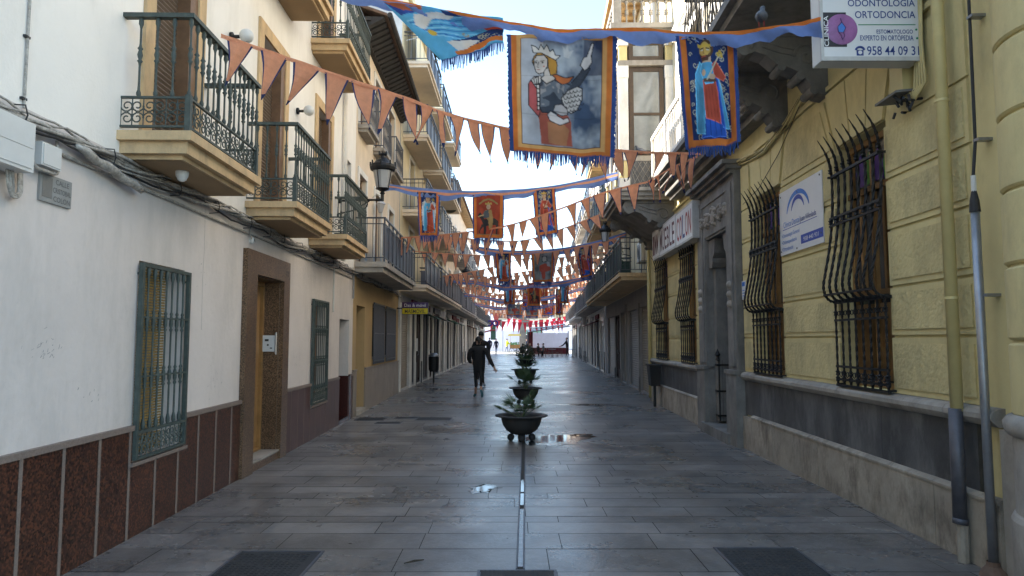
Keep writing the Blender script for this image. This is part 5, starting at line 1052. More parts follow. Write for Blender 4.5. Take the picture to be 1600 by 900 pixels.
# drain channel
t = thing('drain_channel', 'narrow steel edged drain slot running down the middle of the street', 'drain', Vector((.06, 5, 0)))
def dx(y): return .06 + .0208 * (y - 5)
mb = MB(); mb.hexa([(dx(4.9) - .032, 4.9, .0), (dx(4.9) - .021, 4.9, .0), (dx(78) - .021, 78, .0), (dx(78) - .032, 78, .0), (dx(4.9) - .032, 4.9, .009), (dx(4.9) - .021, 4.9, .009), (dx(78) - .021, 78, .009), (dx(78) - .032, 78, .009)])
mb.hexa([(dx(4.9) + .021, 4.9, .0), (dx(4.9) + .032, 4.9, .0), (dx(78) + .032, 78, .0), (dx(78) + .021, 78, .0), (dx(4.9) + .021, 4.9, .009), (dx(4.9) + .032, 4.9, .009), (dx(78) + .032, 78, .009), (dx(78) + .021, 78, .009)]); mb.build('edge', 'zinc_dark', t)
mb = MB(); mb.poly([(dx(4.9) - .021, 4.9, .003), (dx(4.9) + .021, 4.9, .003), (dx(78) + .021, 78, .003), (dx(78) - .021, 78, .003)]); mb.build('slot', 'grout', t)
mb = MB()
for a, b in ((6.75, 7.25), (7.32, 7.95)): mb.poly([(dx(a) - .017, a, .0055), (dx(a) + .017, a, .0055), (dx(b) + .017, b, .0055), (dx(b) - .017, b, .0055)])
mb.build('standing_water', 'water', t); mb = MB(); mb.poly([(dx(4.95) - .018, 4.95, .005), (dx(4.95) + .018, 4.95, .005), (dx(6.6) + .018, 6.6, .005), (dx(6.6) - .018, 6.6, .005)]); mb.build('wet_strip', 'wet_metal', t)
def cover(x0, x1, y0, y1, label, style='holes', name='manhole_cover', cat='manhole cover', group='metal covers set in the paving'):
    t = thing(name, label, cat, Vector(((x0 + x1) / 2, (y0 + y1) / 2, 0)), group); mb = MB(); e = .02
    mb.box(x0, x1, y0, y0 + e, 0, .008); mb.box(x0, x1, y1 - e, y1, 0, .008); mb.box(x0, x0 + e, y0 + e, y1 - e, 0, .008); mb.box(x1 - e, x1, y0 + e, y1 - e, 0, .008); mb.build('rim', 'zinc_dark', t)
    mb = MB(); mb.box(x0 + e + .004, x1 - e - .004, y0 + e + .004, y1 - e - .004, 0, .005); mb.build('plate', 'cast_iron', t); mb = MB()
    if style == 'holes':
        nx, ny = int((x1 - x0 - .08) / .038), int((y1 - y0 - .08) / .038)
        for i in range(nx):
            for j in range(ny):
                cx, cy = x0 + .05 + i * .038, y0 + .05 + j * .038
                if (i * 7 + j * 3) % 11 == 0: continue
                mb.box(cx - .012, cx + .012, cy - .006, cy + .006, .005, .0085)
    else:
        n = int((x1 - x0 - .06) / .03)
        for i in range(n): cx = x0 + .035 + i * .03; mb.box(cx, cx + .013, y0 + .03, y1 - .03, .005, .012)
    mb.build('pattern', 'cast_iron', t)
cover(-2.06, -1.42, 4.6, 5.31, 'dark studded metal cover at bottom left of the paving'); cover(1.55, 2.18, 4.6, 5.40, 'dark studded metal cover at bottom right of the paving')
cover(-.24, .31, 4.45, 4.88, 'barred drain grate at the bottom end of the centre drain slot', 'bars', 'drain_grate', 'drain grate')
for i, (px_, py_, w, h) in enumerate(((678, 655, .72, .5), (636, 653, .5, .25), (580, 655, .6, .5), (607, 661, .5, .25))):
    u, yy, zz = ray(px_, py_); k = -1.6 / zz; cover(k * u - w / 2, k * u + w / 2, k * yy - h / 2, k * yy + h / 2, ('small barred grate, rightmost of four in the mid left paving', 'slim grate between two larger ones in the mid left paving', 'small dark grate nearest the white wall in the mid left paving', 'slim lowest grate of four in the mid left paving')[i], 'bars', 'drain_grate', 'drain grate')
# small debris on the ground
mb = MB(); r = random.Random(31)
for i in range(170):
    if r.random() < .6: x, yy = r.uniform(1.2, 3.3), r.uniform(4.9, 11)
    else: x, yy = r.uniform(-3, 3.3), r.uniform(4.9, 22)
    s = r.uniform(.006, .022); a = r.random() * 3; mb.poly([(x + s * cos(a + q) * (1 if j % 2 else .5), yy + s * sin(a + q) * (1 if j % 2 else .5), .004) for j, q in enumerate((0, 1.3, 2.6, 3.9, 5.1))])
tag(mb.build('debris', 'soil'), 'tiny dark leaves and crumbs scattered over the paving', 'litter', kind='stuff')
mb = MB(); x0 = -.62
mb.tube([(-.77, 5.0, .012), (-.70, 5.03, .02), (-.64, 5.08, .012)], [.004, .009, .004], 5); tag(mb.build('twig', 'soil'), 'dark bent twig lying on the paving left of the drain grate', 'twig')
# bins
def bin_thing(x, y, label, hood):
    t = thing('litter_bin', label, 'bin', Vector((x, y, 0)), 'litter bins by the house fronts'); mb = MB(); mb.tube([(x, y, 0), (x, y, .5)], .035, 8); mb.build('post', 'black_iron', t)
    mb = MB(); mb.lathe([(0, .42), (.15, .42), (.19, .5), (.2, .95), (.185, .97)], (x, y, 0), 16); mb.build('bin_body', 'black_iron', t); mb = MB(); mb.lathe([(.21, .98), (.20, 1.03), (.12, 1.10), (0, 1.12)], (x, y, 0), 16); mb.build('hood', hood, t, smooth=True)
bin_thing(-2.92, 25.6, 'black litter bin with pale grey hood by the left shop doors', 'grey_metal')
t = thing('litter_bin', 'dark square bin on a post at the far end of the yellow mansion plinth', 'bin', FR(16.6, .3, 0)); mb = MB(FR); mb.hexa([(16.4, .12, .50), (16.75, .12, .50), (16.75, .34, .50), (16.4, .34, .50), (16.36, .1, .98), (16.79, .1, .98), (16.79, .38, .98), (16.36, .38, .98)]); mb.build('bin_body', 'black_iron', t); mb = MB(FR); mb.box(16.54, 16.61, .2, .26, 0, .50); mb.build('post', 'black_iron', t); mb = MB(FR); mb.box(16.34, 16.81, .09, .40, .98, 1.01); mb.build('rim', 'cast_iron', t)
# ================================================================ CLOTH: ribbons, banners, bunting
def catmull(P, n=10): return [Vector(p) for p in smoothpts([tuple(p) for p in P], n)]
def ribbon(P, w, label, seed, os=.25, topw=None):
    pts = catmull(P, 14); m = len(pts); t = thing('festival_ribbon', label, 'ribbon', pts[m // 2], 'blue and orange ribbons strung across the street')
    for nm, m_, a, b in ((('orange_band', 'orange_bright', 0, os), ('blue_band', 'blue_cloth', os, 1)) if os < .3 else (('blue_band', 'blue_cloth', 0, .28), ('orange_band', 'orange_cloth', .28, .52), ('blue_band', 'blue_cloth', .52, 1))):
        mb = MB(); K = 5
        for i, p in enumerate(pts):
            tt = (pts[min(i + 1, m - 1)] - pts[max(i - 1, 0)]).normalized(); side = Vector((-tt.y, tt.x, 0)).normalized()
            wl = w * (.82 + .22 * sin(i * .33 + seed) + .1 * sin(i * .9 + seed * 2))
            for j in range(K): f = a + (b - a) * j / (K - 1); mb.v.append(tuple(p + Vector((0, 0, -f * wl)) + side * (.03 * sin(f * 3 + i * .5 + seed) + .012 * sin(i * 1.7 + f * 6)) * (.3 + f)))
        for i in range(m - 1):
            for j in range(K - 1): q = i * K + j; mb.face((q, q + K, q + K + 1, q + 1))
        mb.build(nm, m_, t, smooth=True)
    return pts
# painting on a numpy canvas, used as the cloth's own vertex colours
class Paint:
    def __init__(s, nx, ny, base): s.nx, s.ny = nx, ny; u, v = np.meshgrid((np.arange(nx) + 0) / (nx - 1), (np.arange(ny)) / (ny - 1)); s.u, s.v = u, v; s.c = np.zeros((ny, nx, 3)); s.c[:] = base
    def poly(s, P, col):
        x, y = s.u, s.v; ins = np.zeros(x.shape, bool); n = len(P)
        for i in range(n):
            x0, y0 = P[i]; x1, y1 = P[(i + 1) % n]
            if y0 == y1: continue
            c = ((y0 > y) != (y1 > y)) & (x < (x1 - x0) * (y - y0) / (y1 - y0) + x0); ins ^= c
        s.c[ins] = col; return ins
    def ell(s, cx, cy, rx, ry, col): m = ((s.u - cx) / rx) ** 2 + ((s.v - cy) / ry) ** 2 < 1; s.c[m] = col
    def line(s, P, w, col, asp=1.):
        for (x0, y0), (x1, y1) in zip(P, P[1:]):
            dx_, dy_ = (x1 - x0), (y1 - y0) * asp; L2 = dx_ * dx_ + dy_ * dy_ + 1e-9; t = np.clip(((s.u - x0) * dx_ + (s.v - y0) * asp * dy_) / L2, 0, 1)
            d = np.hypot(s.u - x0 - t * dx_, (s.v - y0) * asp - t * dy_); s.c[d < w] = col
    def out(s, P, w, col, asp): s.line(list(P) + [P[0]], w, col, asp)
    def cloud(s, seed, amt, mask=None):
        r = np.random.RandomState(seed); a = np.zeros(s.u.shape)
        for o in (4, 8, 16, 32):
            g = r.rand(o + 2, o + 2); X = s.u * o; Y_ = s.v * o; xi, yi = X.astype(int), Y_.astype(int); fx, fy = X - xi, Y_ - yi
            a += (g[yi, xi] * (1 - fx) * (1 - fy) + g[yi, xi + 1] * fx * (1 - fy) + g[yi + 1, xi] * (1 - fx) * fy + g[yi + 1, xi + 1] * fx * fy) * (4 / o) ** .7
        a = (a - a.mean()) / a.std(); return a
def aa(c): return .25 * (c[::2, ::2] + c[1::2, ::2] + c[::2, 1::2] + c[1::2, 1::2])
OR, ORL, NV, BL, LB, RD, SK, WH, BK, GD, GY = (.55, .16, .03), (.62, .34, .12), (.01, .03, .12), (.02, .09, .42), (.10, .38, .62), (.42, .07, .04), (.60, .42, .28), (.62, .60, .56), (.02, .02, .025), (.55, .38, .06), (.30, .33, .36)
def border(p, bx, by, col=OR, col2=None, top=True):
    m = (p.u < bx) | (p.u > 1 - bx) | (p.v > 1 - by); p.c[m] = col
    if col2 is not None: m = ((p.u < bx) & (p.u > bx * .6)) | ((p.u > 1 - bx) & (p.u < 1 - bx * .6)) | ((p.v > 1 - by) & (p.v < 1 - by * .6)) | (p.v < by * .35); p.c[m] = col2
def lady():
    p = Paint(264, 336, (.32, .36, .40)); a = p.cloud(3, 1); b = p.cloud(8, 1); w = np.clip(.5 + .35 * a, 0, 1)[..., None] * np.clip(.35 + .9 * p.u, .3, 1)[..., None]
    p.c = p.c * (1 - w) + np.array((.05, .08, .14)) * w; m = (p.u < .28)[..., None] * .75; p.c = p.c * (1 - m) + np.array((.46, .48, .52)) * m
    m = ((p.v < .32) & (p.u > .78)); p.c[m] = p.c[m] * .35 + np.array((.008, .012, .05)) * .65
    k = 1.22; P = p.poly; BKL = .0055
    def pl(pts, col, o=True):
        ins = P(pts, col)
        if o: p.out(pts, BKL, BK, k)
        return ins
    pl([(.18, .66), (.22, .76), (.25, .99), (.64, .99), (.62, .76), (.58, .70), (.30, .70)], (.34, .09, .06), False); pl([(.33, .78), (.34, .97), (.56, .99), (.60, .84), (.52, .78)], (.38, .17, .08), False)
    pl([(.12, .40), (.09, .44), (.09, .64), (.22, .74), (.24, .70), (.22, .50)], (.45, .10, .10))
    pl([(.38, .33), (.55, .36), (.66, .34), (.60, .40), (.52, .43), (.40, .38)], (.45, .13, .04))
    ins = pl([(.20, .37), (.28, .40), (.38, .38), (.50, .43), (.62, .41), (.74, .30), (.80, .22), (.86, .26), (.78, .36), (.72, .43), (.60, .48), (.52, .55), (.50, .62), (.42, .70), (.26, .70), (.22, .60)], (.045, .055, .075))
    q = ins & (b > .55); p.c[q] = (.13, .15, .18); q = ins & (b > 1.3); p.c[q] = (.28, .28, .29)
    pl([(.50, .55), (.58, .48), (.70, .43), (.76, .44), (.76, .54), (.70, .64), (.62, .68), (.55, .65)], (.50, .48, .46))
    for i in range(5):
        for j in range(5):
            cx, cy = .54 + .045 * i + .012 * j, .50 + .038 * j - .01 * i
            if .5 < cx < .76: p.line([(cx - .022, cy), (cx - .012, cy + .016), (cx + .008, cy + .018), (cx + .022, cy + .002)], .0045, BK, k)
    for i in range(4): pl([(.13 + .03 * i, .40 - .012 * i), (.17 + .03 * i, .36), (.20 + .02 * i, .42), (.16 + .02 * i, .44)], WH)
    for i in range(6): pl([(.19 + .004 * i, .44 + .04 * i), (.235, .44 + .04 * i), (.235, .475 + .04 * i), (.20, .48 + .04 * i)], WH)
    pl([(.28, .30), (.30, .36), (.25, .385), (.33, .44), (.42, .40), (.44, .38), (.38, .345), (.385, .28)], (.55, .50, .45))
    pl([(.16, .17), (.14, .22), (.16, .26), (.18, .20), (.26, .15), (.34, .19), (.35, .28), (.38, .36), (.45, .34), (.46, .25), (.43, .17), (.34, .12), (.22, .12)], (.42, .22, .04))
    pl([(.16, .20), (.17, .27), (.19, .32), (.23, .345), (.29, .33), (.34, .27), (.34, .20), (.29, .155), (.20, .155)], (.60, .55, .50))
    p.line([(.17, .215), (.205, .21)], .004, BK, k); p.line([(.245, .215), (.30, .21)], .004, BK, k); p.ell(.19, .23, .013, .007, BK); p.ell(.275, .23, .014, .007, BK); p.line([(.225, .22), (.205, .275), (.225, .28)], .0035, BK, k); p.line([(.20, .303), (.24, .30)], .0045, (.25, .05, .04), k); p.ell(.295, .27, .012, .01, (.5, .2, .16))
    pl([(.13, .06), (.15, .13), (.25, .13), (.36, .18), (.44, .21), (.50, .16), (.44, .165), (.41, .11), (.37, .13), (.33, .06), (.29, .10), (.25, .05), (.22, .10), (.18, .07)], (.60, .58, .54))
    pl([(.74, .24), (.78, .17), (.82, .15), (.87, .03), (.90, .02), (.87, .14), (.88, .20), (.83, .26), (.79, .28)], (.60, .57, .55))
    pl([(.52, .06), (.56, .10), (.58, .04), (.60, .12), (.66, .10), (.60, .18), (.54, .17)], (.45, .47, .48), False)
    pl([(.33, .72), (.37, .68), (.52, .74), (.58, .72), (.60, .76), (.48, .80), (.36, .77)], (.60, .56, .54)); pl([(.40, .68), (.42, .62), (.50, .60), (.57, .64), (.58, .69), (.50, .71)], (.40, .38, .38)); p.line([(.40, .68), (.58, .68)], .004, BK, k)
    # inner border
    out = Paint(264, 336, OR); pn = p.c; bx, by = .105, .07; u = np.clip((out.u - bx) / (1 - 2 * bx), 0, 1); v = np.clip((out.v - .035) / (1 - .035 - by), 0, 1); samp = pn[(v * 335).astype(int), (u * 263).astype(int)]
    ins = (out.u > bx) & (out.u < 1 - bx) & (out.v > .035) & (out.v < 1 - by); out.c[:] = OR; m = ((out.u > .055) & (out.u < .945) & (out.v < .965)); out.c[m] = ORL; m = (out.u > bx - .008) & (out.u < 1 - bx + .008) & (out.v > .03) & (out.v < 1 - by + .006); out.c[m] = (.12, .05, .02); out.c[ins] = samp[ins]
    cr = (np.abs(out.v - .36) < .004) | (np.abs(out.v - .68) < .004); out.c[cr & ins] *= .8; q = out.cloud(12, 1); out.c *= (1 + .10 * q)[..., None]; out.c *= (1 - .18 * (out.v > .93))[..., None] if False else 1; return aa(out.c)
def swirls(p, seed, n, col=(.42, .40, .30), asp=2.):
    r = random.Random(seed)
    for i in range(n):
        cx, cy, rr, a0 = r.choice((r.uniform(.05, .3), r.uniform(.7, .95), r.random())), r.random(), r.uniform(.035, .075), r.uniform(0, 6.3); fl = r.choice((1, -1)); p.line([(cx + rr * (1 - j / 14) * cos(a0 + fl * j * .55), cy + rr * (1 - j / 14) * sin(a0 + fl * j * .55) / asp) for j in range(12)], .009, col, asp)
        if i % 2: [p.ell(cx + .05 + .02 * cos(a), cy + .03 + .012 * sin(a), .013, .007, col) for a in (0, 2.1, 4.2)]
def king(top=RD, skirt=BL, cloak=LB, ground=NV, nx=200, ny=360, wings=False, round_=False, seed=1, beard=True):
    p = Paint(nx, ny, ground); k = 2.; swirls(p, seed, 75); P = p.poly; edge = (.03, .05, .1)
    def pl(pts, col, o=True):
        P(pts, col)
        if o: p.out(pts, .009, tuple(min(1, c * 1.6 + .04) for c in col), k)
    pl([(.34, .70), (.30, .93), (.24, .98), (.48, .97), (.56, .99), (.86, .97), (.80, .72)], skirt)
    if wings:
        pl([(.10, .25), (.04, .5), (.10, .82), (.26, .70), (.30, .40), (.26, .22)], (.5, .52, .55)); pl([(.90, .25), (.96, .5), (.90, .82), (.74, .70), (.70, .40), (.74, .22)], (.5, .52, .55))
    pl([(.30, .24), (.18, .36), (.16, .60), (.12, .93), (.36, .95), (.40, .60), (.44, .34)], cloak); pl([(.66, .30), (.80, .50), (.95, .90), (.80, .88), (.66, .60)], cloak); pl([(.62, .36), (.74, .44), (.84, .90), (.70, .80), (.60, .50)], skirt)
    pl([(.38, .44), (.40, .80), (.56, .82), (.74, .85), (.72, .56), (.66, .42)], top); pl([(.36, .26), (.30, .34), (.44, .48), (.62, .46), (.66, .30), (.56, .24)], cloak)
    pl([(.62, .28), (.70, .25), (.92, .40), (.86, .44), (.66, .40)], top); P([(.38, .42), (.68, .42), (.70, .45), (.40, .46)], (.12, .07, .05))
    for i in range(6): p.line([(.20 + .03 * i, .42 + .02 * i), (.18 + .04 * i, .9)], .007, tuple(c * .6 for c in cloak), k)
    for i in range(4): p.line([(.44 + .07 * i, .50), (.45 + .08 * i, .79)], .006, tuple(c * .6 for c in top), k)
    for i in range(4): p.line([(.38 + .11 * i, .82), (.36 + .13 * i, .96)], .008, tuple(c * .5 for c in skirt), k)
    def H(L): return [(.47 + (x - .53) * 1.32, .135 + (y - .155) * 1.32) for x, y in L]
    def he(x, y, a, b, c): (q, w), = H([(x, y)]); p.ell(q, w, a * 1.32, b * 1.32, c)
    P(H([(.46, .18), (.46, .25), (.62, .25), (.62, .18)]), SK); he(.54, .145, .13, .072, (.09, .045, .02)); he(.515, .158, .105, .068, (.52, .34, .09) if beard else (.5, .33, .2))
    if beard: P(H([(.415, .175), (.45, .238), (.57, .238), (.62, .165), (.57, .195), (.46, .198)]), (.10, .045, .03))
    for L, w, c in (([(.43, .143), (.49, .138)], .011, BK), ([(.54, .14), (.60, .143)], .011, BK), ([(.50, .148), (.485, .178), (.51, .18)], .008, (.22, .11, .04)), ([(.455, .205), (.53, .203)], .009, (.45, .08, .05)), ([(.44, .155), (.48, .155)], .009, (.5, .5, .45)), ([(.55, .155), (.59, .155)], .009, (.5, .5, .45))): p.line(H(L), w, c, k)
    P(H([(.38, .10), (.385, .132), (.64, .128), (.65, .10), (.58, .112), (.50, .10), (.44, .112)]), GD)
    p.ell(.40, .36, .05, .035, SK); p.ell(.60, .40, .08, .028, SK); p.line([(.48, .43), (.78, .20)], .016, (.6, .55, .4), k); [p.ell(.78 + a, .19 + b, .03, .016, GD) for a, b in ((0, 0), (.06, -.02), (.03, -.04), (-.02, -.02), (.07, .01))]
    o = Paint(nx, ny, OR); bx = .13; u = np.clip((o.u - bx) / (1 - 2 * bx), 0, 1); v = np.clip(o.v / .935, 0, 1); s_ = p.c[(v * (ny - 1)).astype(int), (u * (nx - 1)).astype(int)]; ins = (o.u > bx) & (o.u < 1 - bx) & (o.v < .935); o.c[ins] = s_[ins]
    ed = (o.u < .022) | (o.u > .978); o.c[ed] = (.02, .06, .28); q = o.cloud(12 + seed, 1); o.c *= (1 + .12 * q)[..., None]; return aa(o.c)
def rider():
    p = Paint(60, 90, (.30, .05, .025)); P = p.poly; dk = (.035, .03, .03); a = p.cloud(4, 1); p.c *= (1 + .12 * a)[..., None]
    P([(.14, .46), (.22, .40), (.30, .46), (.36, .56), (.70, .54), (.86, .60), (.90, .78), (.86, .62), (.84, .90), (.78, .90), (.76, .70), (.42, .72), (.40, .92), (.34, .92), (.32, .68), (.26, .58), (.20, .52)], dk); P([(.28, .66), (.16, .86), (.22, .92), (.20, .84), (.34, .72)], dk)
    P([(.40, .34), (.60, .34), (.66, .56), (.62, .80), (.52, .82), (.48, .60), (.38, .50)], (.30, .20, .08)); P([(.38, .36), (.50, .34), (.52, .52), (.36, .54), (.28, .48)], (.08, .09, .1)); p.ell(.50, .27, .07, .06, (.42, .3, .2)); P([(.40, .22), (.62, .22), (.60, .16), (.55, .19), (.50, .15), (.45, .19), (.41, .16)], (.35, .28, .08))
    p.line([(.2, .2), (.35, .12), (.5, .09), (.65, .12), (.8, .2)], .02, (.25, .2, .08)); p.line([(.1, .93), (.9, .93)], .03, (.25, .16, .08)); p.line([(.34, .46), (.16, .50)], .014, (.4, .3, .15))
    border(p, .10, .07); return p.c
def greyman():
    p = Paint(54, 74, (.20, .215, .22)); a = p.cloud(5, 1); p.c *= (1 + .2 * a)[..., None]; P = p.poly; p.ell(.58, .22, .10, .09, (.35, .33, .3)); p.out([(.48, .12), (.68, .12), (.72, .3), (.5, .32)], .012, BK, 1.3)
    P([(.36, .44), (.60, .36), (.84, .44), (.86, .62), (.62, .66), (.60, .9), (.48, .9), (.44, .66), (.34, .60)], (.36, .07, .045)); P([(.70, .30), (.82, .34), (.84, .50), (.70, .46)], (.3, .3, .3)); P([(.1, .5), (.3, .46), (.32, .6), (.15, .64)], (.10, .11, .12)); border(p, .09, .08); return p.c
def wingcloth():
    p = Paint(100, 60, LB); a = p.cloud(6, 1); P = p.poly
    for i in range(9): p.line([(.05 + .02 * i, .35 + .03 * i), (.75, .12 + .075 * i)], .010, (.03, .15, .42) if i % 2 else (.25, .55, .75))
    P([(0, 0), (.30, 0), (.20, .18), (.05, .25)], (.03, .07, .3)); P([(0, 0), (.35, 0), (.30, .10), (.12, .14)], (.45, .12, .05)); P([(.10, .42), (.20, .20), (.42, .12), (.62, .10), (.50, .24), (.34, .30), (.16, .50)], WH); P([(.48, .02), (.75, .02), (.66, .14), (.50, .14)], NV)
    P([(.70, .10), (1, .08), (1, .48), (.84, .50), (.76, .30)], RD); P([(.36, .70), (.60, .62), (.86, .46), (1, .42), (1, .70), (.55, .92), (.40, .88)], NV); q = random.Random(2)
    for i in range(14): cx, cy = .55 + q.random() * .4, .55 + q.random() * .25; p.line([(cx + .03 * cos(t), cy + .04 * sin(t)) for t in (0, 1, 2, 3, 4, 5)], .006, (.3, .3, .24))
    P([(.30, .72), (.55, .68), (.70, .72), (.62, .82), (.48, .86), (.42, .93), (.34, .90)], WH); p.ell(.22, .55, .045, .06, GD); P([(.28, .92), (1, .72), (1, .90), (.30, 1)], OR); return p.c
def banner(TL, TR, BR, BL, img, label, seed, fringe=.09, drop=True, edge=True, amp=.02, roundb=0.):
    ny, nx, _ = img.shape; c = (TL + TR) / 2; t = thing('cloth_banner', label, 'banner', c, 'painted cloth banners hung over the street')
    u = np.linspace(0, 1, nx)[None, :, None]; v = np.linspace(0, 1, ny)[:, None, None]; TLa, TRa, BRa, BLa = [np.array(q) for q in (TL, TR, BR, BL)]
    P = (TLa * (1 - u) + TRa * u) * (1 - v) + (BLa * (1 - u) + BRa * u) * v; ax = (TRa - TLa); nn = np.array((-ax[1], ax[0], 0)); nn = nn / (np.linalg.norm(nn) + 1e-9); r = random.Random(seed); ph = r.uniform(0, 6)
    P = P + nn * (amp * (np.sin(u * 9 + ph + v * 2) * (.3 + v) + .5 * np.sin(v * 7 + u * 4 + ph) + .22 * np.sin(v * 19 - u * 9 + ph) + .35 * np.sin(u * 23 + v * 3 + ph))); P[..., 2] += .006 * np.sin(u[..., 0] * 14 + ph) * v[..., 0]
    if roundb: P[..., 2] += (v[..., 0] ** 8) * roundb * (np.abs(u[..., 0] * 2 - 1) ** 4); P[..., 0] += 0
    me = bpy.data.meshes.new('painted_cloth'); V = P.reshape(-1, 3) - np.array(c); idx = np.arange(ny * nx).reshape(ny, nx); F = np.stack([idx[:-1, :-1], idx[:-1, 1:], idx[1:, 1:], idx[1:, :-1]], -1).reshape(-1, 4)
    me.from_pydata(V.tolist(), [], F.tolist()); me.polygons.foreach_set('use_smooth', [True] * len(me.polygons)); at_ = me.color_attributes.new('paint', 'FLOAT_COLOR', 'POINT'); col = np.ones((ny * nx, 4), np.float32); col[:, :3] = img.reshape(-1, 3); at_.data.foreach_set('color', col.ravel()); me.materials.append(M['painted_cloth']); me.update()
    o = bpy.data.objects.new('painted_cloth', me); COL.objects.link(o); o.parent = t; WP[o.name] = Vector(c)
    if edge:
        mb = MB(); w = np.linalg.norm(ax) * .028 + .004; e = ax / np.linalg.norm(ax)
        for col_i, sg_ in ((0, -1), (nx - 1, 1)):
            for j in range(0, ny - 1, 3):
                j2 = min(j + 3, ny - 1); a, b = P[j, col_i], P[j2, col_i]; k0, k1 = w * (1 + .5 * r.random()), w * (1 + .5 * r.random()); mb.poly([tuple(a), tuple(a + e * sg_ * k0), tuple(b + e * sg_ * k1), tuple(b)])
        mb.build('side_edging', 'blue_fringe', t)
    if fringe:
        mb = MB(); n = int(np.linalg.norm(BRa - BLa) / .011)
        for i in range(n):
            q = (i + .5) / n; j = min(int(q * (nx - 1)), nx - 2); a = P[-1, j] * (1 - (q * (nx - 1) - j)) + P[-1, j + 1] * (q * (nx - 1) - j); dd = (BRa - BLa); dd = dd / np.linalg.norm(dd); L_ = fringe * r.uniform(.55, 1.15); s = r.uniform(-.012, .012); nz = nn * r.uniform(-.01, .01); h0 = dd * .0055
            mb.poly([tuple(a - h0 + (0, 0, .012)), tuple(a + h0 + (0, 0, .012)), tuple(a + h0 * .8 + nz + dd * s + (0, 0, -L_)), tuple(a - h0 * .8 + nz + dd * s + (0, 0, -L_))])
        mb.build('fringe', 'blue_fringe', t)
    return t
# first ribbon and its three banners
r1 = [at(1283, 27, 5.36), at(1200, 42, 5.6), at(1100, 50, 5.95), at(985, 43, 6.3), at(880, 45, 6.5), at(790, 32, 6.7), at(660, 8, 7.0), at(545, -16, 7.3), at(380, -70, 8.0)]
ribbon(r1, .15, 'blue ribbon with orange edge nearest the camera, tied to the clinic sign', 1, .22)
IMG_L, IMG_K = lady(), king()
banner(at(797, 52, 6.66), at(958, 58, 6.42), at(954, 248, 6.42), at(802, 236, 6.66), IMG_L, 'largest banner, crowned lady pointing upwards on grey blue ground with orange border', 1, .10, amp=.028)
banner(at(1060, 57, 6.05), at(1147, 57, 5.85), at(1154, 224, 5.85), at(1074, 232, 6.05), IMG_K, 'tall navy banner of bearded king with pale blue cloak, right of the big banner', 2, .09, amp=.026)
banner(at(596, 0, 7.1), at(787, 30, 6.75), at(787, 68, 6.75), at(690, 96, 6.95), wingcloth(), 'blown sideways blue banner with white wings, left of the big banner', 3, .12, amp=.03, edge=False)
r2 = [at(600, 287, 14.2), at(700, 297, 14.6), at(780, 297, 15.0), at(870, 289, 15.4), at(975, 266, 15.9)]
ribbon(r2, .22, 'second blue ribbon, from the left street lantern to the glazed bay', 4, .38)
ang = king(RD, (.40, .06, .02), LB, NV, 88, 180, True, seed=5, beard=False); sai = king(RD, BL, RD, NV, 88, 180, False, seed=6, beard=False)
banner(at(653, 300, 14.4), at(686, 302, 14.5), at(684, 368, 14.5), at(656, 368, 14.4), ang, 'small banner of blue robed angel hanging left on the second ribbon', 5, .14, amp=.02)
banner(at(740, 305, 14.8), at(786, 305, 15.0), at(785, 372, 15.0), at(741, 372, 14.8), rider(), 'red banner of a crowned rider on a dark horse', 6, .15, amp=.02)
banner(at(834, 298, 15.2), at(866, 295, 15.4), at(871, 364, 15.4), at(838, 368, 15.2), sai, 'small banner of red and blue robed saint hanging right on the second ribbon', 7, .14, amp=.02)
r3 = [at(735, 383, 22.5), at(800, 391, 23), at(870, 388, 23.5), at(930, 377, 24), at(992, 358, 24.5)]
ribbon(r3, .26, 'third blue ribbon with orange stripe, above the three mid distance banners', 5, .4); gm = greyman()
banner(at(775, 396, 22.6), at(798, 396, 22.8), at(797, 440, 22.8), at(777, 440, 22.6), ang, 'small blue robed angel banner left on the third ribbon', 8, .2, amp=.03, roundb=.12)
banner(at(831, 396, 23), at(865, 394, 23.3), at(863, 440, 23.3), at(833, 441, 23), gm, 'grey banner of a red clothed figure in the middle of the third ribbon', 9, .2, amp=.03)
banner(at(899, 389, 23.6), at(924, 384, 23.8), at(926, 430, 23.8), at(908, 435, 23.6), sai, 'leaning blue and red saint banner right on the third ribbon', 10, .15, amp=.03)
for i_, (D_, a_, b_, c_, lb_) in enumerate(((30, (700, 432), (815, 446), (950, 425), 'fourth blue ribbon, behind the grey banner'), (38, (712, 455), (815, 468), (925, 445), 'fifth dim blue ribbon far down the street'), (47, (722, 470), (815, 480), (912, 462), 'sixth dim blue ribbon far down the street'))): ribbon([at(*a_, D_), at((a_[0] + b_[0]) / 2, (a_[1] + b_[1]) / 2 + 3, D_), at(*b_, D_), at((c_[0] + b_[0]) / 2, (c_[1] + b_[1]) / 2 + 3, D_), at(*c_, D_)], .24, lb_, 7 + i_, .4)
far = [(787, 805, 437, 475, 31, ang, 'dim banner hanging just under the third ribbon, left'), (824, 845, 442, 478, 33, rider(), 'dim red banner behind the grey one'), (874, 889, 440, 474, 30, ang, 'narrow blue banner low on the right under the third ribbon'), (868, 880, 452, 492, 36, sai, 'narrow dim banner beside the blue grey balcony at right'),
       (791, 815, 476, 492, 44, gm, 'wide dim orange banner far down the street, left'), (820, 842, 478, 494, 47, gm, 'grey banner far down the street, centre'), (846, 868, 474, 492, 50, sai, 'small banner far down the street, right'), (815, 826, 452, 480, 38, sai, 'narrow dark banner between the two dim red ones'), (845, 856, 450, 476, 40, rider(), 'narrow red banner far behind the grey one'), (806, 818, 476, 492, 55, gm, 'tiny grey banner deep in the street'), (857, 868, 452, 470, 43, gm, 'tiny orange and grey banner right of centre')]
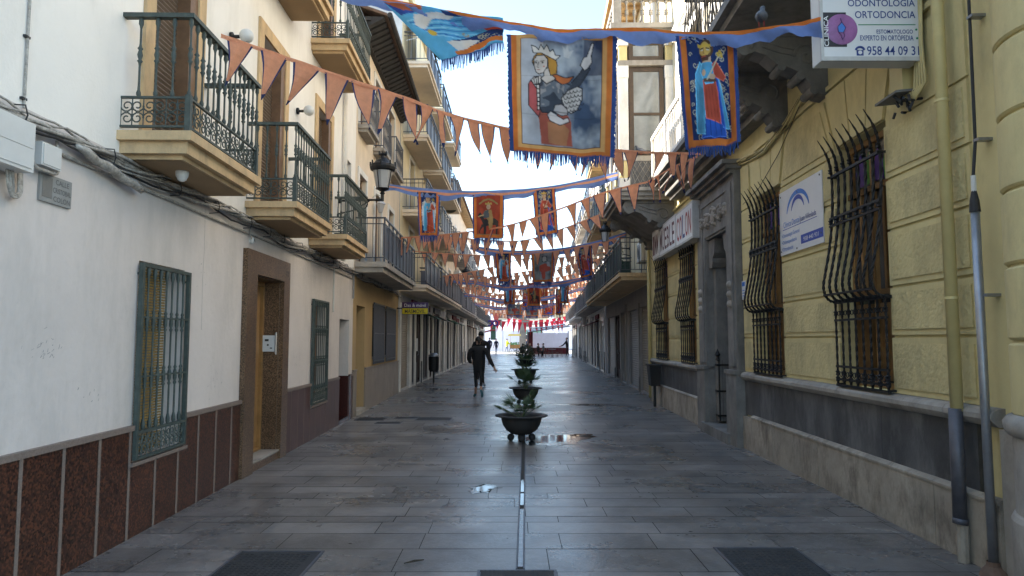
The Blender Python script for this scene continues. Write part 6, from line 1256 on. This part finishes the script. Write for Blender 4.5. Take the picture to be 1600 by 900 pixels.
for i, (a, b, c, d, D, im, lb) in enumerate(far): banner(at(a, c, D), at(b, c - 1, D + .3), at(b - 1, d, D + .3), at(a + 1, d, D), im, lb, 20 + i, .25, amp=.04, edge=False)
# bunting
PEN = {}
def pennant_mesh(col, k, w, h):
    key = (col, k, w, h)
    if key in PEN: return PEN[key]
    r = random.Random(k * 7 + 1); mb = MB(); n = 7; bend = r.uniform(-.09, .09); bias = r.uniform(-.32, .32); tip = (w * (.5 + bias), -h)
    def pt(u, v, off): x = u * w * (1 - v) + tip[0] * v + 0; return (x - w / 2, off + bend * v * v + .015 * sin(u * 3 + v * 5 + k), -h * v)
    us = (0, .085, .36, .64, .915, 1); vs = [0, .14, .3, .46, .62, .76, .88, 1]
    for v0, v1 in zip(vs, vs[1:]):
        for q, (u0, u1) in enumerate(zip(us, us[1:])): mb.cur = 0 if q in (0, 4) or v0 > .87 else 1; mb.poly([pt(u0, v0, 0), pt(u1, v0, 0), pt(u1, v1, 0), pt(u0, v1, 0)])
    o = mb.build('pennant', ['navy_edge' if col == 'orange_cloth' else col, col], None, smooth=True); PEN[key] = o.data; bpy.data.objects.remove(o); return PEN[key]
def bunting(P, label, seed, col='orange_cloth', w=.19, h=.40, gap=.075, band=.035, group='strings of orange pennants across the street', skip=.06):
    pts = catmull(P, 12); seg = [0]
    for a, b in zip(pts, pts[1:]): seg.append(seg[-1] + (b - a).length)
    t = thing('bunting_string', label, 'bunting', pts[len(pts) // 2], group); o0 = WP[t.name]
    mb = MB(); K = 3
    for i, p in enumerate(pts):
        for j in range(K): mb.v.append(tuple(p + Vector((0, .006 * sin(i + j * 2), band * .4 - band * j / (K - 1)))))
    for i in range(len(pts) - 1):
        for j in range(K - 1): q = i * K + j; mb.face((q, q + K, q + K + 1, q + 1))
    mb.build('tape', col, t); r = random.Random(seed); s = gap; L_ = seg[-1]; n = 0
    while s < L_ - w and n < 99:
        if r.random() > skip:
            k = 0
            while seg[k + 1] < s + w / 2: k += 1
            f = (s + w / 2 - seg[k]) / (seg[k + 1] - seg[k]); p = pts[k].lerp(pts[k + 1], f); d = pts[k + 1] - pts[k]; rz = math.atan2(d.y, d.x); inc = math.atan2(d.z, math.hypot(d.x, d.y))
            o = bpy.data.objects.new('pennant', pennant_mesh(col, r.randrange(8), w, h)); COL.objects.link(o); o.parent = t; o.location = p - o0 + Vector((0, 0, -band * .3)); o.rotation_euler = Euler((r.uniform(-.22, .22), -inc * .9 + r.uniform(-.05, .05), rz + r.uniform(-.25, .25)))
            o.scale = (r.uniform(.85, 1.1), 1, r.uniform(.85, 1.08)); n += 1
        s += w + gap * r.uniform(.6, 1.5)
    return t
bunting([at(345, 55, 5.0), at(430, 84, 5.3), at(540, 122, 5.7), at(640, 155, 6.2), at(700, 178, 6.8), at(800, 202, 7.6), at(960, 234, 8.6), at(1095, 240, 9.6)], 'longest nearest string of orange pennants tied to the nearest green balcony rail', 3, w=.225, h=.40, gap=.035)
bunting([at(618, 372, 17.0), at(700, 366, 15.8), at(790, 353, 14.6), at(870, 328, 13.6), at(940, 302, 13.0), at(1012, 284, 12.6)], 'orange pennants from the left grey balcony up to the white balustrade corner', 4, w=.26, h=.5, gap=.07)
bunting([at(1012, 284, 12.6), at(1050, 262, 11.4), at(1090, 244, 10.4)], 'short pale orange pennant string beside the white balustrade', 5, w=.24, h=.5, gap=.08)
BS = [(19, 655, 365, 376, 950, 330), (23, 640, 392, 398, 975, 372), (26, 690, 432, 405, 960, 392), (29, 700, 428, 430, 960, 400), (32, 700, 440, 425, 945, 402), (35, 705, 436, 446, 950, 424), (38, 706, 450, 440, 930, 420), (41, 715, 447, 461, 925, 440), (44, 716, 462, 455, 922, 436), (48, 722, 458, 474, 915, 455), (52, 724, 472, 468, 912, 452), (56, 730, 470, 484, 906, 466), (60, 732, 482, 480, 902, 464), (64, 736, 480, 492, 900, 474)]
nm_ = ['first', 'second', 'third', 'fourth', 'fifth', 'sixth', 'seventh', 'eighth', 'ninth', 'tenth', 'eleventh', 'twelfth', 'thirteenth', 'fourteenth']
for i, (D, xl, yl, ym, xr, yr) in enumerate(BS): bunting([at(xl, yl, D), at((xl + 815) / 2, (yl + ym) / 2 + 3, D), at(815, ym, D), at((xr + 815) / 2, (yr + ym) / 2 + 3, D), at(xr, yr, D)], 'mid street string of orange pennants, %s one behind the second ribbon' % nm_[i], 30 + i, w=.27, h=.52, gap=.07, skip=.03)
bunting([at(765, 500, 74), at(820, 504, 74), at(885, 500, 74)], 'string of red pennants at the plaza end of the street', 60, 'red_cloth', w=.45, h=1.3, gap=.12, group='red pennant strings at the plaza')
bunting([at(768, 490, 72), at(790, 488, 72)], 'pair of large pink pennants above the plaza entrance at left', 61, 'pink_cloth', w=.8, h=1.6, gap=.1, group='red pennant strings at the plaza', skip=0)
bunting([at(790, 497, 80), at(840, 501, 80), at(895, 492, 80)], 'second string of red pennants over the plaza', 62, 'red_cloth', w=.45, h=1.2, gap=.2, group='red pennant strings at the plaza')
t = thing('hanging_rings', 'pair of purple rings hanging at the plaza entrance', 'decoration', at(770, 505, 70))
mb = MB()
for px_ in (765, 774): c = at(px_, 505, 70); mb.tube([(c.x + .24 * cos(a), c.y, c.z + .24 * sin(a)) for a in [i * pi / 8 for i in range(17)]], .09, 6)
mb.build('rings', 'purple_cloth', t); mb = MB(); mb.tube([at(754, 500, 70), at(765, 502, 70), at(774, 502, 70), at(795, 498, 70)], .02, 4); mb.build('cord', 'cable_black', t)
# pigeons
def pigeon(p, rz, label):
    t = thing('pigeon', label, 'bird', p, 'pigeons'); t.rotation_euler = (0, 0, rz); mb = MB(); mb.fr = lambda a, b, c: p + Vector((a, b, c))
    mb.tube([(-.15, 0, .05), (-.09, 0, .065), (-.03, 0, .085), (.03, 0, .105), (.065, 0, .13), (.08, 0, .165), (.09, 0, .20), (.105, 0, .212), (.125, 0, .205), (.14, 0, .20)], [.012, .03, .048, .052, .042, .026, .022, .024, .012, .003], 10); mb.build('bird_body', 'pigeon_grey', t, smooth=True)
    mb = MB(); mb.fr = lambda a, b, c: p + Vector((a, b, c)); [mb.tube([(-.01, s * .02, .05), (0, s * .02, 0)], .004, 5) for s in (-1, 1)]; mb.build('leg', 'letters_red', t); return t
q = at(1190, 36, 5.66); pigeon(Vector((q.x, q.y, q.z - .035)), 1.1, 'grey pigeon perched on the nearest blue ribbon'); pigeon(FR(14.95, .75, 5.72), 2.6, 'dark pigeon on the sill of the glazed bay')
# ================================================================ PEOPLE
def person(label, loc, rz, top, legs, pose='stand', h=1.7, puff=1., shoes='shoe_pale', hair='hair_dark', bun=False, walk=0., arms=None, group=None, fingers=False, hood=False):
    k = h / 1.72; t = thing('person', label, 'person', Vector((loc[0], loc[1], loc[2] if len(loc) > 2 else 0)), group); t.rotation_euler = (0, 0, rz)
    V, E, Rr, C_ = [], [], [], []
    def add(p, r, par, c):
        V.append(Vector(p) * k); Rr.append(r * k if isinstance(r, float) else (r[0] * k, r[1] * k)); C_.append(c)
        if par is not None: E.append((par, len(V) - 1))
        return len(V) - 1
    sit = pose == 'sit'; hz = .50 if sit else .93
    pel = add((0, 0, hz), (.118, .10), None, 1); ab = add((0, 0, hz + .13), (.135 * puff, .11 * puff), pel, 0); ch = add((0, .01 if not sit else .03, hz + .33), (.16 * puff, .12 * puff), ab, 0); up = add((0, .01, hz + .47), (.13 * puff, .09), ch, 0); nk = add((0, .02, hz + .545), .05, up, 2); 
    hd0 = add((0, .035, hz + .61), .062, nk, 2); hd1 = add((0, .03, hz + .68), (.073, .088), hd0, 2); hd2 = add((0, .025, hz + .745), (.070, .083), hd1, 2); add((0, .02, hz + .785), .04, hd2, 2)
    for s in (-1, 1):
        w = walk * s
        if sit: pts = [((s * .10, .05, .50), .095, 1), ((s * .11, .44, .50), .065, 1), ((s * .11, .46, .28), .055, 1), ((s * .11, .45, .09), .038, 1), ((s * .11, .47, .05), .042, 3), ((s * .11, .60, .04), .036, 3)]
        else: pts = [((s * .078, 0, .80), .074, 1), ((s * .068, w * .13, .50), .045, 1), ((s * .062, w * .10 - (.09 if w < 0 else 0), .34), .040, 1), ((s * .06, w * .22 - (.05 if w < 0 else 0), .12 + (.10 if w < 0 else 0)), .038, 1 if not fingers else 2), ((s * .09, w * .22 - (.05 if w < 0 else 0), .05 + (.10 if w < 0 else 0)), .042, 3), ((s * .095, w * .22 + .13 - (.07 if w < 0 else 0), .038 + (.0 if w < 0 else 0)), .036, 3)]
        par = pel
        for p, r, c in pts: par = add(p, r, par, c)
        A_ = (arms or {}).get(s) or ([(s * .21, .0, hz + .44), (s * .25, -.02, hz + .20), (s * .26, .08, hz - .03), (s * .26, .11, hz - .10)] if not sit else [(s * .20, .02, hz + .44), (s * .24, .02, hz + .20), (s * .17, .24, hz + .16), (s * .13, .30, hz + .16)])
        rs = (.068 * puff, .056 * puff, .040 * puff, .030); par = up
        for j, p in enumerate(A_): par = add(p, rs[j], par, 0 if j < 3 else 2)
        wv = (Vector(A_[3]) - Vector(A_[2])).normalized(); palm_ = add(Vector(A_[3]) + wv * .05, (.036, .02), par, 2)
        sd_ = wv.cross(Vector((0, 1, 0))); sd_ = sd_.normalized() if sd_.length > .1 else Vector((1, 0, 0)); b0 = Vector(V[palm_]) / k; cur = Vector((-s, 0.2, 0)) * .3
        for f, L_ in enumerate((.075, .085, .08, .062)): o = sd_ * (f - 1.5) * .02; a = add(b0 + o + wv * .03, .0098, palm_, 2); b = add(b0 + o * 1.1 + wv * (.03 + L_ * .55) + cur * .02, .0092, a, 2); add(b0 + o * 1.1 + wv * (.03 + L_ * .9) + cur * .07, .008, b, 2)
        a = add(b0 - sd_ * .042 - wv * .02, .0115, palm_, 2); add(b0 - sd_ * .056 + wv * .025, .010, a, 2)
    me = bpy.data.meshes.new('sk'); me.from_pydata([tuple(v) for v in V], E, []); ob = bpy.data.objects.new('sk', me); COL.objects.link(ob); sm = ob.modifiers.new('s', 'SKIN'); ss = ob.modifiers.new('u', 'SUBSURF'); ss.levels = 1; ss.render_levels = 1
    for i, sv in enumerate(me.skin_vertices[0].data): r = Rr[i]; sv.radius = (r, r) if isinstance(r, float) else r; sv.use_root = (i == 0)
    dg = bpy.context.evaluated_depsgraph_get(); m2 = bpy.data.meshes.new_from_object(ob.evaluated_get(dg)); bpy.data.objects.remove(ob)
    for q in (top, legs, 'skin', shoes): m2.materials.append(M[q])
    n = len(m2.polygons); cen = np.zeros(n * 3); m2.polygons.foreach_get('center', cen); cen = cen.reshape(-1, 3); best = np.full(n, 1e9); mi = np.zeros(n, int)
    for a, b in E:
        p, q = np.array(V[a]), np.array(V[b]); d = q - p; tt = np.clip(((cen - p) @ d) / (d @ d + 1e-9), 0, 1); ds = np.linalg.norm(cen - p - tt[:, None] * d, axis=1); rr = Rr[b] if isinstance(Rr[b], float) else max(Rr[b]); ds = ds - rr * .8; m_ = ds < best; best[m_] = ds[m_]; mi[m_] = C_[b]
    m2.polygons.foreach_set('material_index', mi); m2.polygons.foreach_set('use_smooth', [True] * n); m2.update(); m2.name = 'body'; o = bpy.data.objects.new('body', m2); COL.objects.link(o); o.parent = t
    # face and hair
    H0 = Vector((0, .03, hz + .70)) * k
    def loc_mb(): mb = MB(); mb.fr = lambda a, b, c: Vector((a, b, c)); return mb
    def put(mb, nm, m): mb2 = mb; ob_ = mb2.build(nm, m, None, smooth=True); ob_.parent = t; ob_.location = (0, 0, 0); return ob_
    mb = loc_mb(); mb.tube([H0 + Vector((0, .075, .02)) * k, H0 + Vector((0, .105, -.025)) * k, H0 + Vector((0, .08, -.035)) * k], [.008 * k, .015 * k, .01 * k], 6)
    for s in (-1, 1): mb.lathe([(0, -.012), (.018 * k, 0), (.012 * k, .012)], tuple(H0 + Vector((s * .078, -.0, -.01)) * k), 8, 'x')
    put(mb, 'nose_and_ears', 'skin'); mb = loc_mb()
    for s in (-1, 1): mb.lathe([(0, .012 * k), (.012 * k, .006 * k), (.014 * k, 0)], tuple(H0 + Vector((s * .032, .083, .005)) * k), 8, 'y')
    put(mb, 'eyes', 'letters_dark'); mb = loc_mb(); mb.tube([H0 + Vector((-.025, .088, -.06)) * k, H0 + Vector((0, .094, -.062)) * k, H0 + Vector((.025, .088, -.06)) * k], .006 * k, 5); put(mb, 'mouth', 'letters_maroon')
    mb = loc_mb(); r = random.Random(int(h * 1000)); R1 = .092 * k; n1, n2 = 10, 16
    for i in range(n1 + 1):
        ph = i * (pi * .62) / n1
        for j in range(n2): a = 2 * pi * j / n2; fr_ = 1 if sin(a) < .35 else max(.0, 1 - (ph - .9) * 1.6) if ph > .9 else 1; rr = R1 * (1.0 + .03 * r.random()); mb.v.append((H0.x + rr * .93 * sin(min(ph, 3) * (fr_ if fr_ < 1 else 1)) * cos(a), H0.y - .012 * k + rr * 1.08 * sin(ph * (fr_ if fr_ < 1 else 1)) * sin(a), H0.z + .022 * k + rr * 1.05 * cos(ph * (fr_ if fr_ < 1 else 1))))
    for i in range(n1):
        for j in range(n2): mb.face((i * n2 + j, i * n2 + (j + 1) % n2, (i + 1) * n2 + (j + 1) % n2, (i + 1) * n2 + j))
    put(mb, 'hair', hair)
    if bun: mb = loc_mb(); mb.tube([H0 + Vector((0, -.09, .03)) * k, H0 + Vector((0.01, -.125, .01)) * k, H0 + Vector((.012, -.13, -.06)) * k, H0 + Vector((.01, -.115, -.13)) * k], [.03 * k, .036 * k, .03 * k, .008 * k], 10); put(mb, 'ponytail', hair)
    return t
w_ = (-.93, 18.95)
person('woman seen from behind walking away in black padded jacket, leggings and teal trainers', w_, 0.12, 'cloth_black', 'cloth_black', h=1.67, puff=1.24, shoes='shoe_teal', bun=True, walk=-1, fingers=True, arms={1: [(.22, -.01, 1.36), (.30, -.12, 1.12), (.40, -.16, .93), (.44, -.17, .86)], -1: [(-.22, 0, 1.36), (-.27, .05, 1.12), (-.22, .22, 1.0), (-.18, .28, 1.0)]})
person('person in dark clothes walking just ahead of the woman, mostly hidden by her', (-1.06, 23.3), -.1, 'cloth_black', 'cloth_black', h=1.86, puff=1.1, walk=.7)
person('person in navy jacket standing at the plaza entrance, nearest of the pair', (-2.35, 72), .6, 'cloth_navy', 'cloth_navy', h=1.8, puff=1.15, walk=.4)
person('shorter person in dark coat beside the navy jacketed one at the plaza entrance', (-1.75, 76), 2.6, 'cloth_navy', 'cloth_jeans', h=1.72, puff=1.05)
person('worker in bright yellow vest pushing a green cart in the plaza', (-.62, 82), -1.2, 'cloth_yellow', 'cloth_jeans', h=1.72, puff=1.2, walk=.6, arms={1: [(.2, .05, 1.36), (.22, .2, 1.12), (.2, .42, 1.08), (.18, .48, 1.08)], -1: [(-.2, .05, 1.36), (-.22, .2, 1.12), (-.2, .42, 1.08), (-.18, .48, 1.08)]})
for i, (x, y, rz, m_, l) in enumerate(((.95, 60, .3, 'cloth_black', 'seated person in black at the café tables left of the round bush'), (2.35, 62, -1.2, 'cloth_black', 'seated person in black facing left at the café tables'), (2.9, 63, 1.4, 'cloth_grey', 'seated person in dark grey at the right café table'), (1.7, 64, 2.6, 'cloth_grey', 'seated person behind the bush at the café tables'))): person(l, (x, y), rz, m_, 'cloth_black', 'sit', 1.7, 1.15)
person('waiter in black leaning over a café table at the far right', (5.05, 63), 1.5, 'cloth_black', 'cloth_black', h=1.78, puff=1.1, walk=.3, arms={1: [(.2, .1, 1.34), (.2, .3, 1.1), (.16, .5, 1.0), (.14, .56, .98)], -1: [(-.2, .1, 1.34), (-.2, .3, 1.1), (-.16, .5, 1.0), (-.14, .56, .98)]})
for i, (x, y, rz, m1, m2, h_, l) in enumerate(((-3.6, 86, .4, 'cloth_grey', 'cloth_jeans', 1.74, 'passer-by in grey top deep in the plaza at left'), (1.9, 90, 2.9, 'cloth_navy', 'cloth_black', 1.68, 'passer-by in navy just right of the stone pillar'), (2.6, 88, -2.0, 'maroon_cloth', 'cloth_jeans', 1.62, 'passer-by in maroon beside the café screen'), (-1.6, 95, 1.1, 'cloth_black', 'cloth_grey', 1.7, 'passer-by in black in front of the furthest left tent'))): person(l, (x, y), rz, m1, m2, h=h_, puff=1.05, walk=.5 if i % 2 else -.5)
# café furniture
def chair(x, y, rz, label, g='café chairs at the plaza end'):
    t = thing('cafe_chair', label, 'chair', Vector((x, y, 0)), g); t.rotation_euler = (0, 0, rz)
    def lb(): mb = MB(); mb.fr = lambda a, b, c: Vector((a, b, c)); return mb
    def put(mb, n): o = mb.build(n, 'chair_metal', None); o.parent = t; o.location = (0, 0, 0)
    m = lb(); m.box(-.21, .21, -.2, .22, .43, .46); put(m, 'seat'); m = lb(); m.tube([(-.2, -.2, .46), (-.2, -.26, .82), (0, -.28, .86), (.2, -.26, .82), (.2, -.2, .46)], .015, 5); [m.tube([(a, -.2, .46), (a, -.27, .83)], .01, 4) for a in (-.1, 0, .1)]; put(m, 'backrest')
    for a, b in ((-.19, -.19), (.19, -.19), (-.19, .2), (.19, .2)): m = lb(); m.tube([(a, b, .44), (a * 1.12, b * 1.12, 0)], .013, 5); put(m, 'leg')
def table(x, y, label):
    t = thing('cafe_table', label, 'table', Vector((x, y, 0)), 'café tables at the plaza end'); mb = MB(); mb.lathe([(0, .72), (.36, .72), (.36, .75), (0, .75)], (x, y, 0), 20); mb.build('table_top', 'grey_metal', t); mb = MB(); mb.lathe([(.22, 0), (.2, .02), (.03, .05), (.03, .72)], (x, y, 0), 12); mb.build('pedestal', 'chair_metal', t)
for x, y, rz, l in ((.95, 59.95, .3, 'café chair under the person in black left of the bush'), (2.35, 61.95, -1.2, 'café chair under the person facing left'), (2.9, 62.95, 1.4, 'café chair under the person in dark grey'), (1.7, 63.95, 2.6, 'café chair under the person behind the bush'), (3.45, 64, .5, 'empty café chair, leftmost in the right row'), (4.0, 64.3, -.4, 'empty café chair, second in the right row'), (4.45, 64, .2, 'empty café chair, third in the right row beside the waiter')): chair(x, y, rz, l)
table(1.55, 60.8, 'café table left, between the seated people'); table(3.7, 63.2, 'café table in front of the empty chairs'); table(5.5, 62.6, 'café table the waiter leans over')
# ================================================================ PLAZA
def tent(x, y, w, d, h0, h1, label, walls=True):
    t = thing('market_tent', label, 'tent', Vector((x, y, 0)), 'white peaked market tents'); mb = MB(); n = 8; prev = None
    cs = [(-1, -1), (1, -1), (1, 1), (-1, 1)]
    for i in range(n + 1):
        f = i / n; k = (1 - f) ** 1.7; z = h0 + (h1 - h0) * f; ring = [(x + a * w / 2 * k, y + b * d / 2 * k, z) for a, b in cs]
        if prev:
            for j in range(4): mb.poly([prev[j], prev[(j + 1) % 4], ring[(j + 1) % 4], ring[j]])
        prev = ring
    mb.build('canopy', 'tent_white', t); mb = MB()
    for a, b in ((0, 1), (1, 2), (2, 3), (3, 0)):
        p, q = cs[a], cs[b]; zb = .1 if walls and a != 2 else h0 - .35; mb.poly([(x + p[0] * w / 2, y + p[1] * d / 2, h0), (x + q[0] * w / 2, y + q[1] * d / 2, h0), (x + q[0] * w / 2, y + q[1] * d / 2, zb), (x + p[0] * w / 2, y + p[1] * d / 2, zb)])
    mb.build('side_wall', 'tent_white', t)
    for p in cs: mb = MB(); mb.tube([(x + p[0] * w / 2 * .99, y + p[1] * d / 2 * .99, 0), (x + p[0] * w / 2 * .99, y + p[1] * d / 2 * .99, h0)], .04, 6); mb.build('pole', 'grey_metal', t)
tent(-3.0, 92, 3.6, 3.4, 3.0, 6.2, 'white peaked market tent furthest left in the plaza'); tent(.2 - .3, 96, 3.4, 3.4, 2.9, 5.4, 'white peaked tent behind the yellow vested worker'); tent(9.2, 102, 5, 4, 3.6, 6.6, 'white peaked tent showing over the café canopy at right'); tent(6.4, 110, 4, 4, 3.4, 6.2, 'far white peaked tent right of centre'); tent(-7.2, 98, 4, 4, 3.0, 6, 'white peaked tent half hidden by the left corner house')
t = thing('cafe_screen', 'large pale screen wall behind the café chairs under a dark awning', 'screen', Vector((4.4, 78, 0))); a, b = at(829, 520, 78), at(880, 558, 78)
mb = MB(); mb.box(a.x, b.x + .6, 78, 78.06, .7, a.z); mb.build('cloth', 'tent_white', t); mb = MB(); mb.box(a.x, b.x + .6, 77.9, 78.1, 0, .7); mb.build('base_board', 'maroon_cloth', t); mb = MB(); mb.tube([(a.x, 78.03, 0), (a.x, 78.03, a.z + .2)], .06, 6); mb.tube([(b.x + .6, 78.03, 0), (b.x + .6, 78.03, a.z + .2)], .06, 6); mb.build('post', 'dark_grey_metal', t)
t = thing('awning', 'dark sloping awning over the café terrace at the plaza end', 'awning', at(850, 512, 72)); p = [at(822, 518, 78), at(882, 505, 70), at(882, 508, 70), at(822, 521, 78)]
mb = MB(); A0, A1, B0, B1 = Vector((1.7, 77.5, 2.7)), Vector((6.2, 77.5, 3.3)), Vector((1.7, 72.5, 2.35)), Vector((6.2, 72.5, 3.0)); mb.hexa([B0, B1, A1, A0, B0 + Vector((0, 0, .06)), B1 + Vector((0, 0, .06)), A1 + Vector((0, 0, .06)), A0 + Vector((0, 0, .06))]); mb.build('canopy', 'sign_dark', t)
mb = MB(); mb.tube([(1.75, 72.6, 0), (1.75, 72.6, 2.4)], .05, 6); mb.tube([(1.75, 77.4, 0), (1.75, 77.4, 2.7)], .05, 6); mb.build('post', 'dark_grey_metal', t); mb = MB(); mb.box(1.75, 2.35, 77.35, 77.45, 0, 2.7); mb.build('side_cloth', 'maroon_cloth', t)
for i_, (x0_, x1_, y_, za_, zb_, l_) in enumerate(((1.9, 6.3, 70.5, 2.75, 3.35, 'thin sagging canopy strip nearest over the café terrace'), (1.9, 6.3, 74.6, 3.25, 3.75, 'upper sagging canopy strip over the café terrace'))):
    t = thing('canopy_strip', l_, 'awning', Vector(((x0_ + x1_) / 2, y_, za_)), 'sagging canopy strips over the café'); mb = MB(); n = 10
    for k in range(n):
        a, b = k / n, (k + 1) / n; za = za_ + (zb_ - za_) * a - .5 * a * (1 - a); zb = za_ + (zb_ - za_) * b - .5 * b * (1 - b); xa, xb = x0_ + (x1_ - x0_) * a, x0_ + (x1_ - x0_) * b; mb.hexa([(xa, y_, za), (xb, y_, zb), (xb, y_ + 1.3, zb + .1), (xa, y_ + 1.3, za + .1), (xa, y_, za + .05), (xb, y_, zb + .05), (xb, y_ + 1.3, zb + .15), (xa, y_ + 1.3, za + .15)])
    mb.build('cloth', 'sign_dark', t)
t = thing('market_stall', 'dark market stall with striped front between pillar and café', 'stall', Vector((2.3, 84, 0))); mb = MB(); mb.box(1.9, 3.6, 84, 85, 0, .95); mb.build('counter', 'maroon_cloth', t); mb = MB(); mb.hexa([(1.7, 83.6, 2.3), (3.8, 83.6, 2.3), (3.8, 85.4, 2.8), (1.7, 85.4, 2.8), (1.7, 83.6, 2.36), (3.8, 83.6, 2.36), (3.8, 85.4, 2.86), (1.7, 85.4, 2.86)]); mb.build('canopy', 'awning_green', t); mb = MB(); [mb.tube([(a, 84, .9), (a, 84, 2.4)], .03, 5) for a in (1.95, 3.55)]; mb.build('post', 'dark_grey_metal', t)
t = thing('market_cart', 'green market cart with pale yellow canopy beside the yellow vested worker', 'cart', Vector((.35, 81.5, 0))); mb = MB(); mb.box(-.25, .95, 81.2, 82, .55, 1.0); mb.build('tray', 'golden_wood', t); mb = MB(); r = random.Random(5)
for i in range(160): c = Vector((r.uniform(-.25, .9), r.uniform(81.2, 82), r.uniform(1.0, 1.3))); u = Vector((r.gauss(0, 1), r.gauss(0, 1), r.gauss(0, 1))).normalized() * .08; v = u.cross(Vector((.3, .5, .8))).normalized() * .05; mb.poly([c - u, c + v, c + u, c - v])
mb.build('greens', 'cart_green', t); mb = MB(); mb.hexa([(-.5, 81, 2.05), (1.1, 81, 2.05), (1.1, 82.2, 2.05), (-.5, 82.2, 2.05), (-.4, 81.1, 2.3), (1.0, 81.1, 2.3), (1.0, 82.1, 2.3), (-.4, 82.1, 2.3)]); mb.build('canopy', 'awning_yellow', t)
mb = MB(); [mb.tube([(a, b, .5), (a, b, 2.05)], .02, 5) for a in (-.2, .9) for b in (81.25, 81.95)]; mb.build('canopy_pole', 'golden_wood', t)
for a in (-.05, .75): mb = MB(); mb.tube([(a + .3 * cos(q), 81.1, .3 + .3 * sin(q)) for q in [i * pi / 8 for i in range(17)]], .03, 5); [mb.tube([(a, 81.1, .3), (a + .3 * cos(q), 81.1, .3 + .3 * sin(q))], .012, 4) for q in [i * pi / 3 for i in range(6)]]; mb.build('wheel', 'chair_metal', t)
t = thing('market_arch', 'small maroon arch with green hanging at the left plaza corner', 'arch', Vector((-2.8, 80, 0))); c = at(762, 520, 80); mb = MB(); mb.tube([(c.x - .9, 80, 0), (c.x - .9, 80, 2.0), (c.x - .4, 80, 2.5), (c.x + .4, 80, 2.7), (c.x + .9, 80, 2.75)], .1, 6); mb.build('frame', 'maroon_cloth', t); mb = MB(); mb.box(c.x + .35, c.x + .95, 80.1, 80.15, 1.6, 3.3); mb.build('hanging', 'awning_green', t)
t = thing('stone_pillar', 'dark stone pillar in the plaza between tents and café', 'pillar', Vector((.5, 86, 0))); mb = MB(); mb.box(.95, 1.75, 86, 86.7, 0, 4.2); mb.box(.85, 1.85, 85.9, 86.8, 4.2, 4.5); mb.build('shaft', 'grey_stone', t)
def town(x0, x1, y0, h, m, label, nwin, seed):
    t = thing('plaza_house', label, 'house', Vector(((x0 + x1) / 2, y0, 0)), 'houses beyond the plaza'); fr = WF; mb = MB(); mb.box(x0, x1, y0, y0 + 10, 0, h); mb.build('wall', m, t); mb = MB(); mb.hexa([(x0 - .3, y0 - .4, h), (x1 + .3, y0 - .4, h), (x1 + .3, y0 + 5, h + 2), (x0 - .3, y0 + 5, h + 2), (x0 - .3, y0 - .4, h + .2), (x1 + .3, y0 - .4, h + .2), (x1 + .3, y0 + 5, h + 2.2), (x0 - .3, y0 + 5, h + 2.2)]); mb.build('roof', 'roof_tile', t)
    for z in (1.0, 4.2):
        for i in range(nwin): c = x0 + (x1 - x0) * (i + .5) / nwin; mb = MB(); mb.box(c - .5, c + .5, y0 - .03, y0 - .003, z, z + 1.7); f = mb.build('window', 'white_trim', t); mb = MB(); mb.box(c - .42, c + .42, y0 - .04, y0 - .0305, z + .08, z + 1.62); mb.build('pane', 'window_glass', f)
town(-16, -4.4, 140, 6.5, 'cream_stucco', 'cream house beyond the plaza tents at left', 4, 1); town(-4, 7.5, 142, 6.0, 'white_trim', 'white house straight beyond the plaza', 4, 2); town(8, 20, 138, 6.8, 'pale_yellow_wall', 'pale yellow house beyond the plaza at right', 4, 3)
# awning folded on the apartment block, upper left
t = thing('awning', 'half open green awning on the top balcony of the apartment block', 'awning', FL3(22, .2, 11)); mb = MB(FL3); mb.hexa([(21.2, .1, 12.3), (23.4, .1, 12.3), (23.4, .9, 11.4), (21.2, .9, 11.4), (21.2, .1, 12.34), (23.4, .1, 12.34), (23.4, .9, 11.44), (21.2, .9, 11.44)]); mb.build('canopy', 'awning_green', t); mb = MB(FL3); mb.tube([(21.3, .05, 11.2), (21.3, .85, 11.4)], .02, 5); mb.tube([(23.3, .05, 11.2), (23.3, .85, 11.4)], .02, 5); mb.build('arm', 'white_plastic', t)
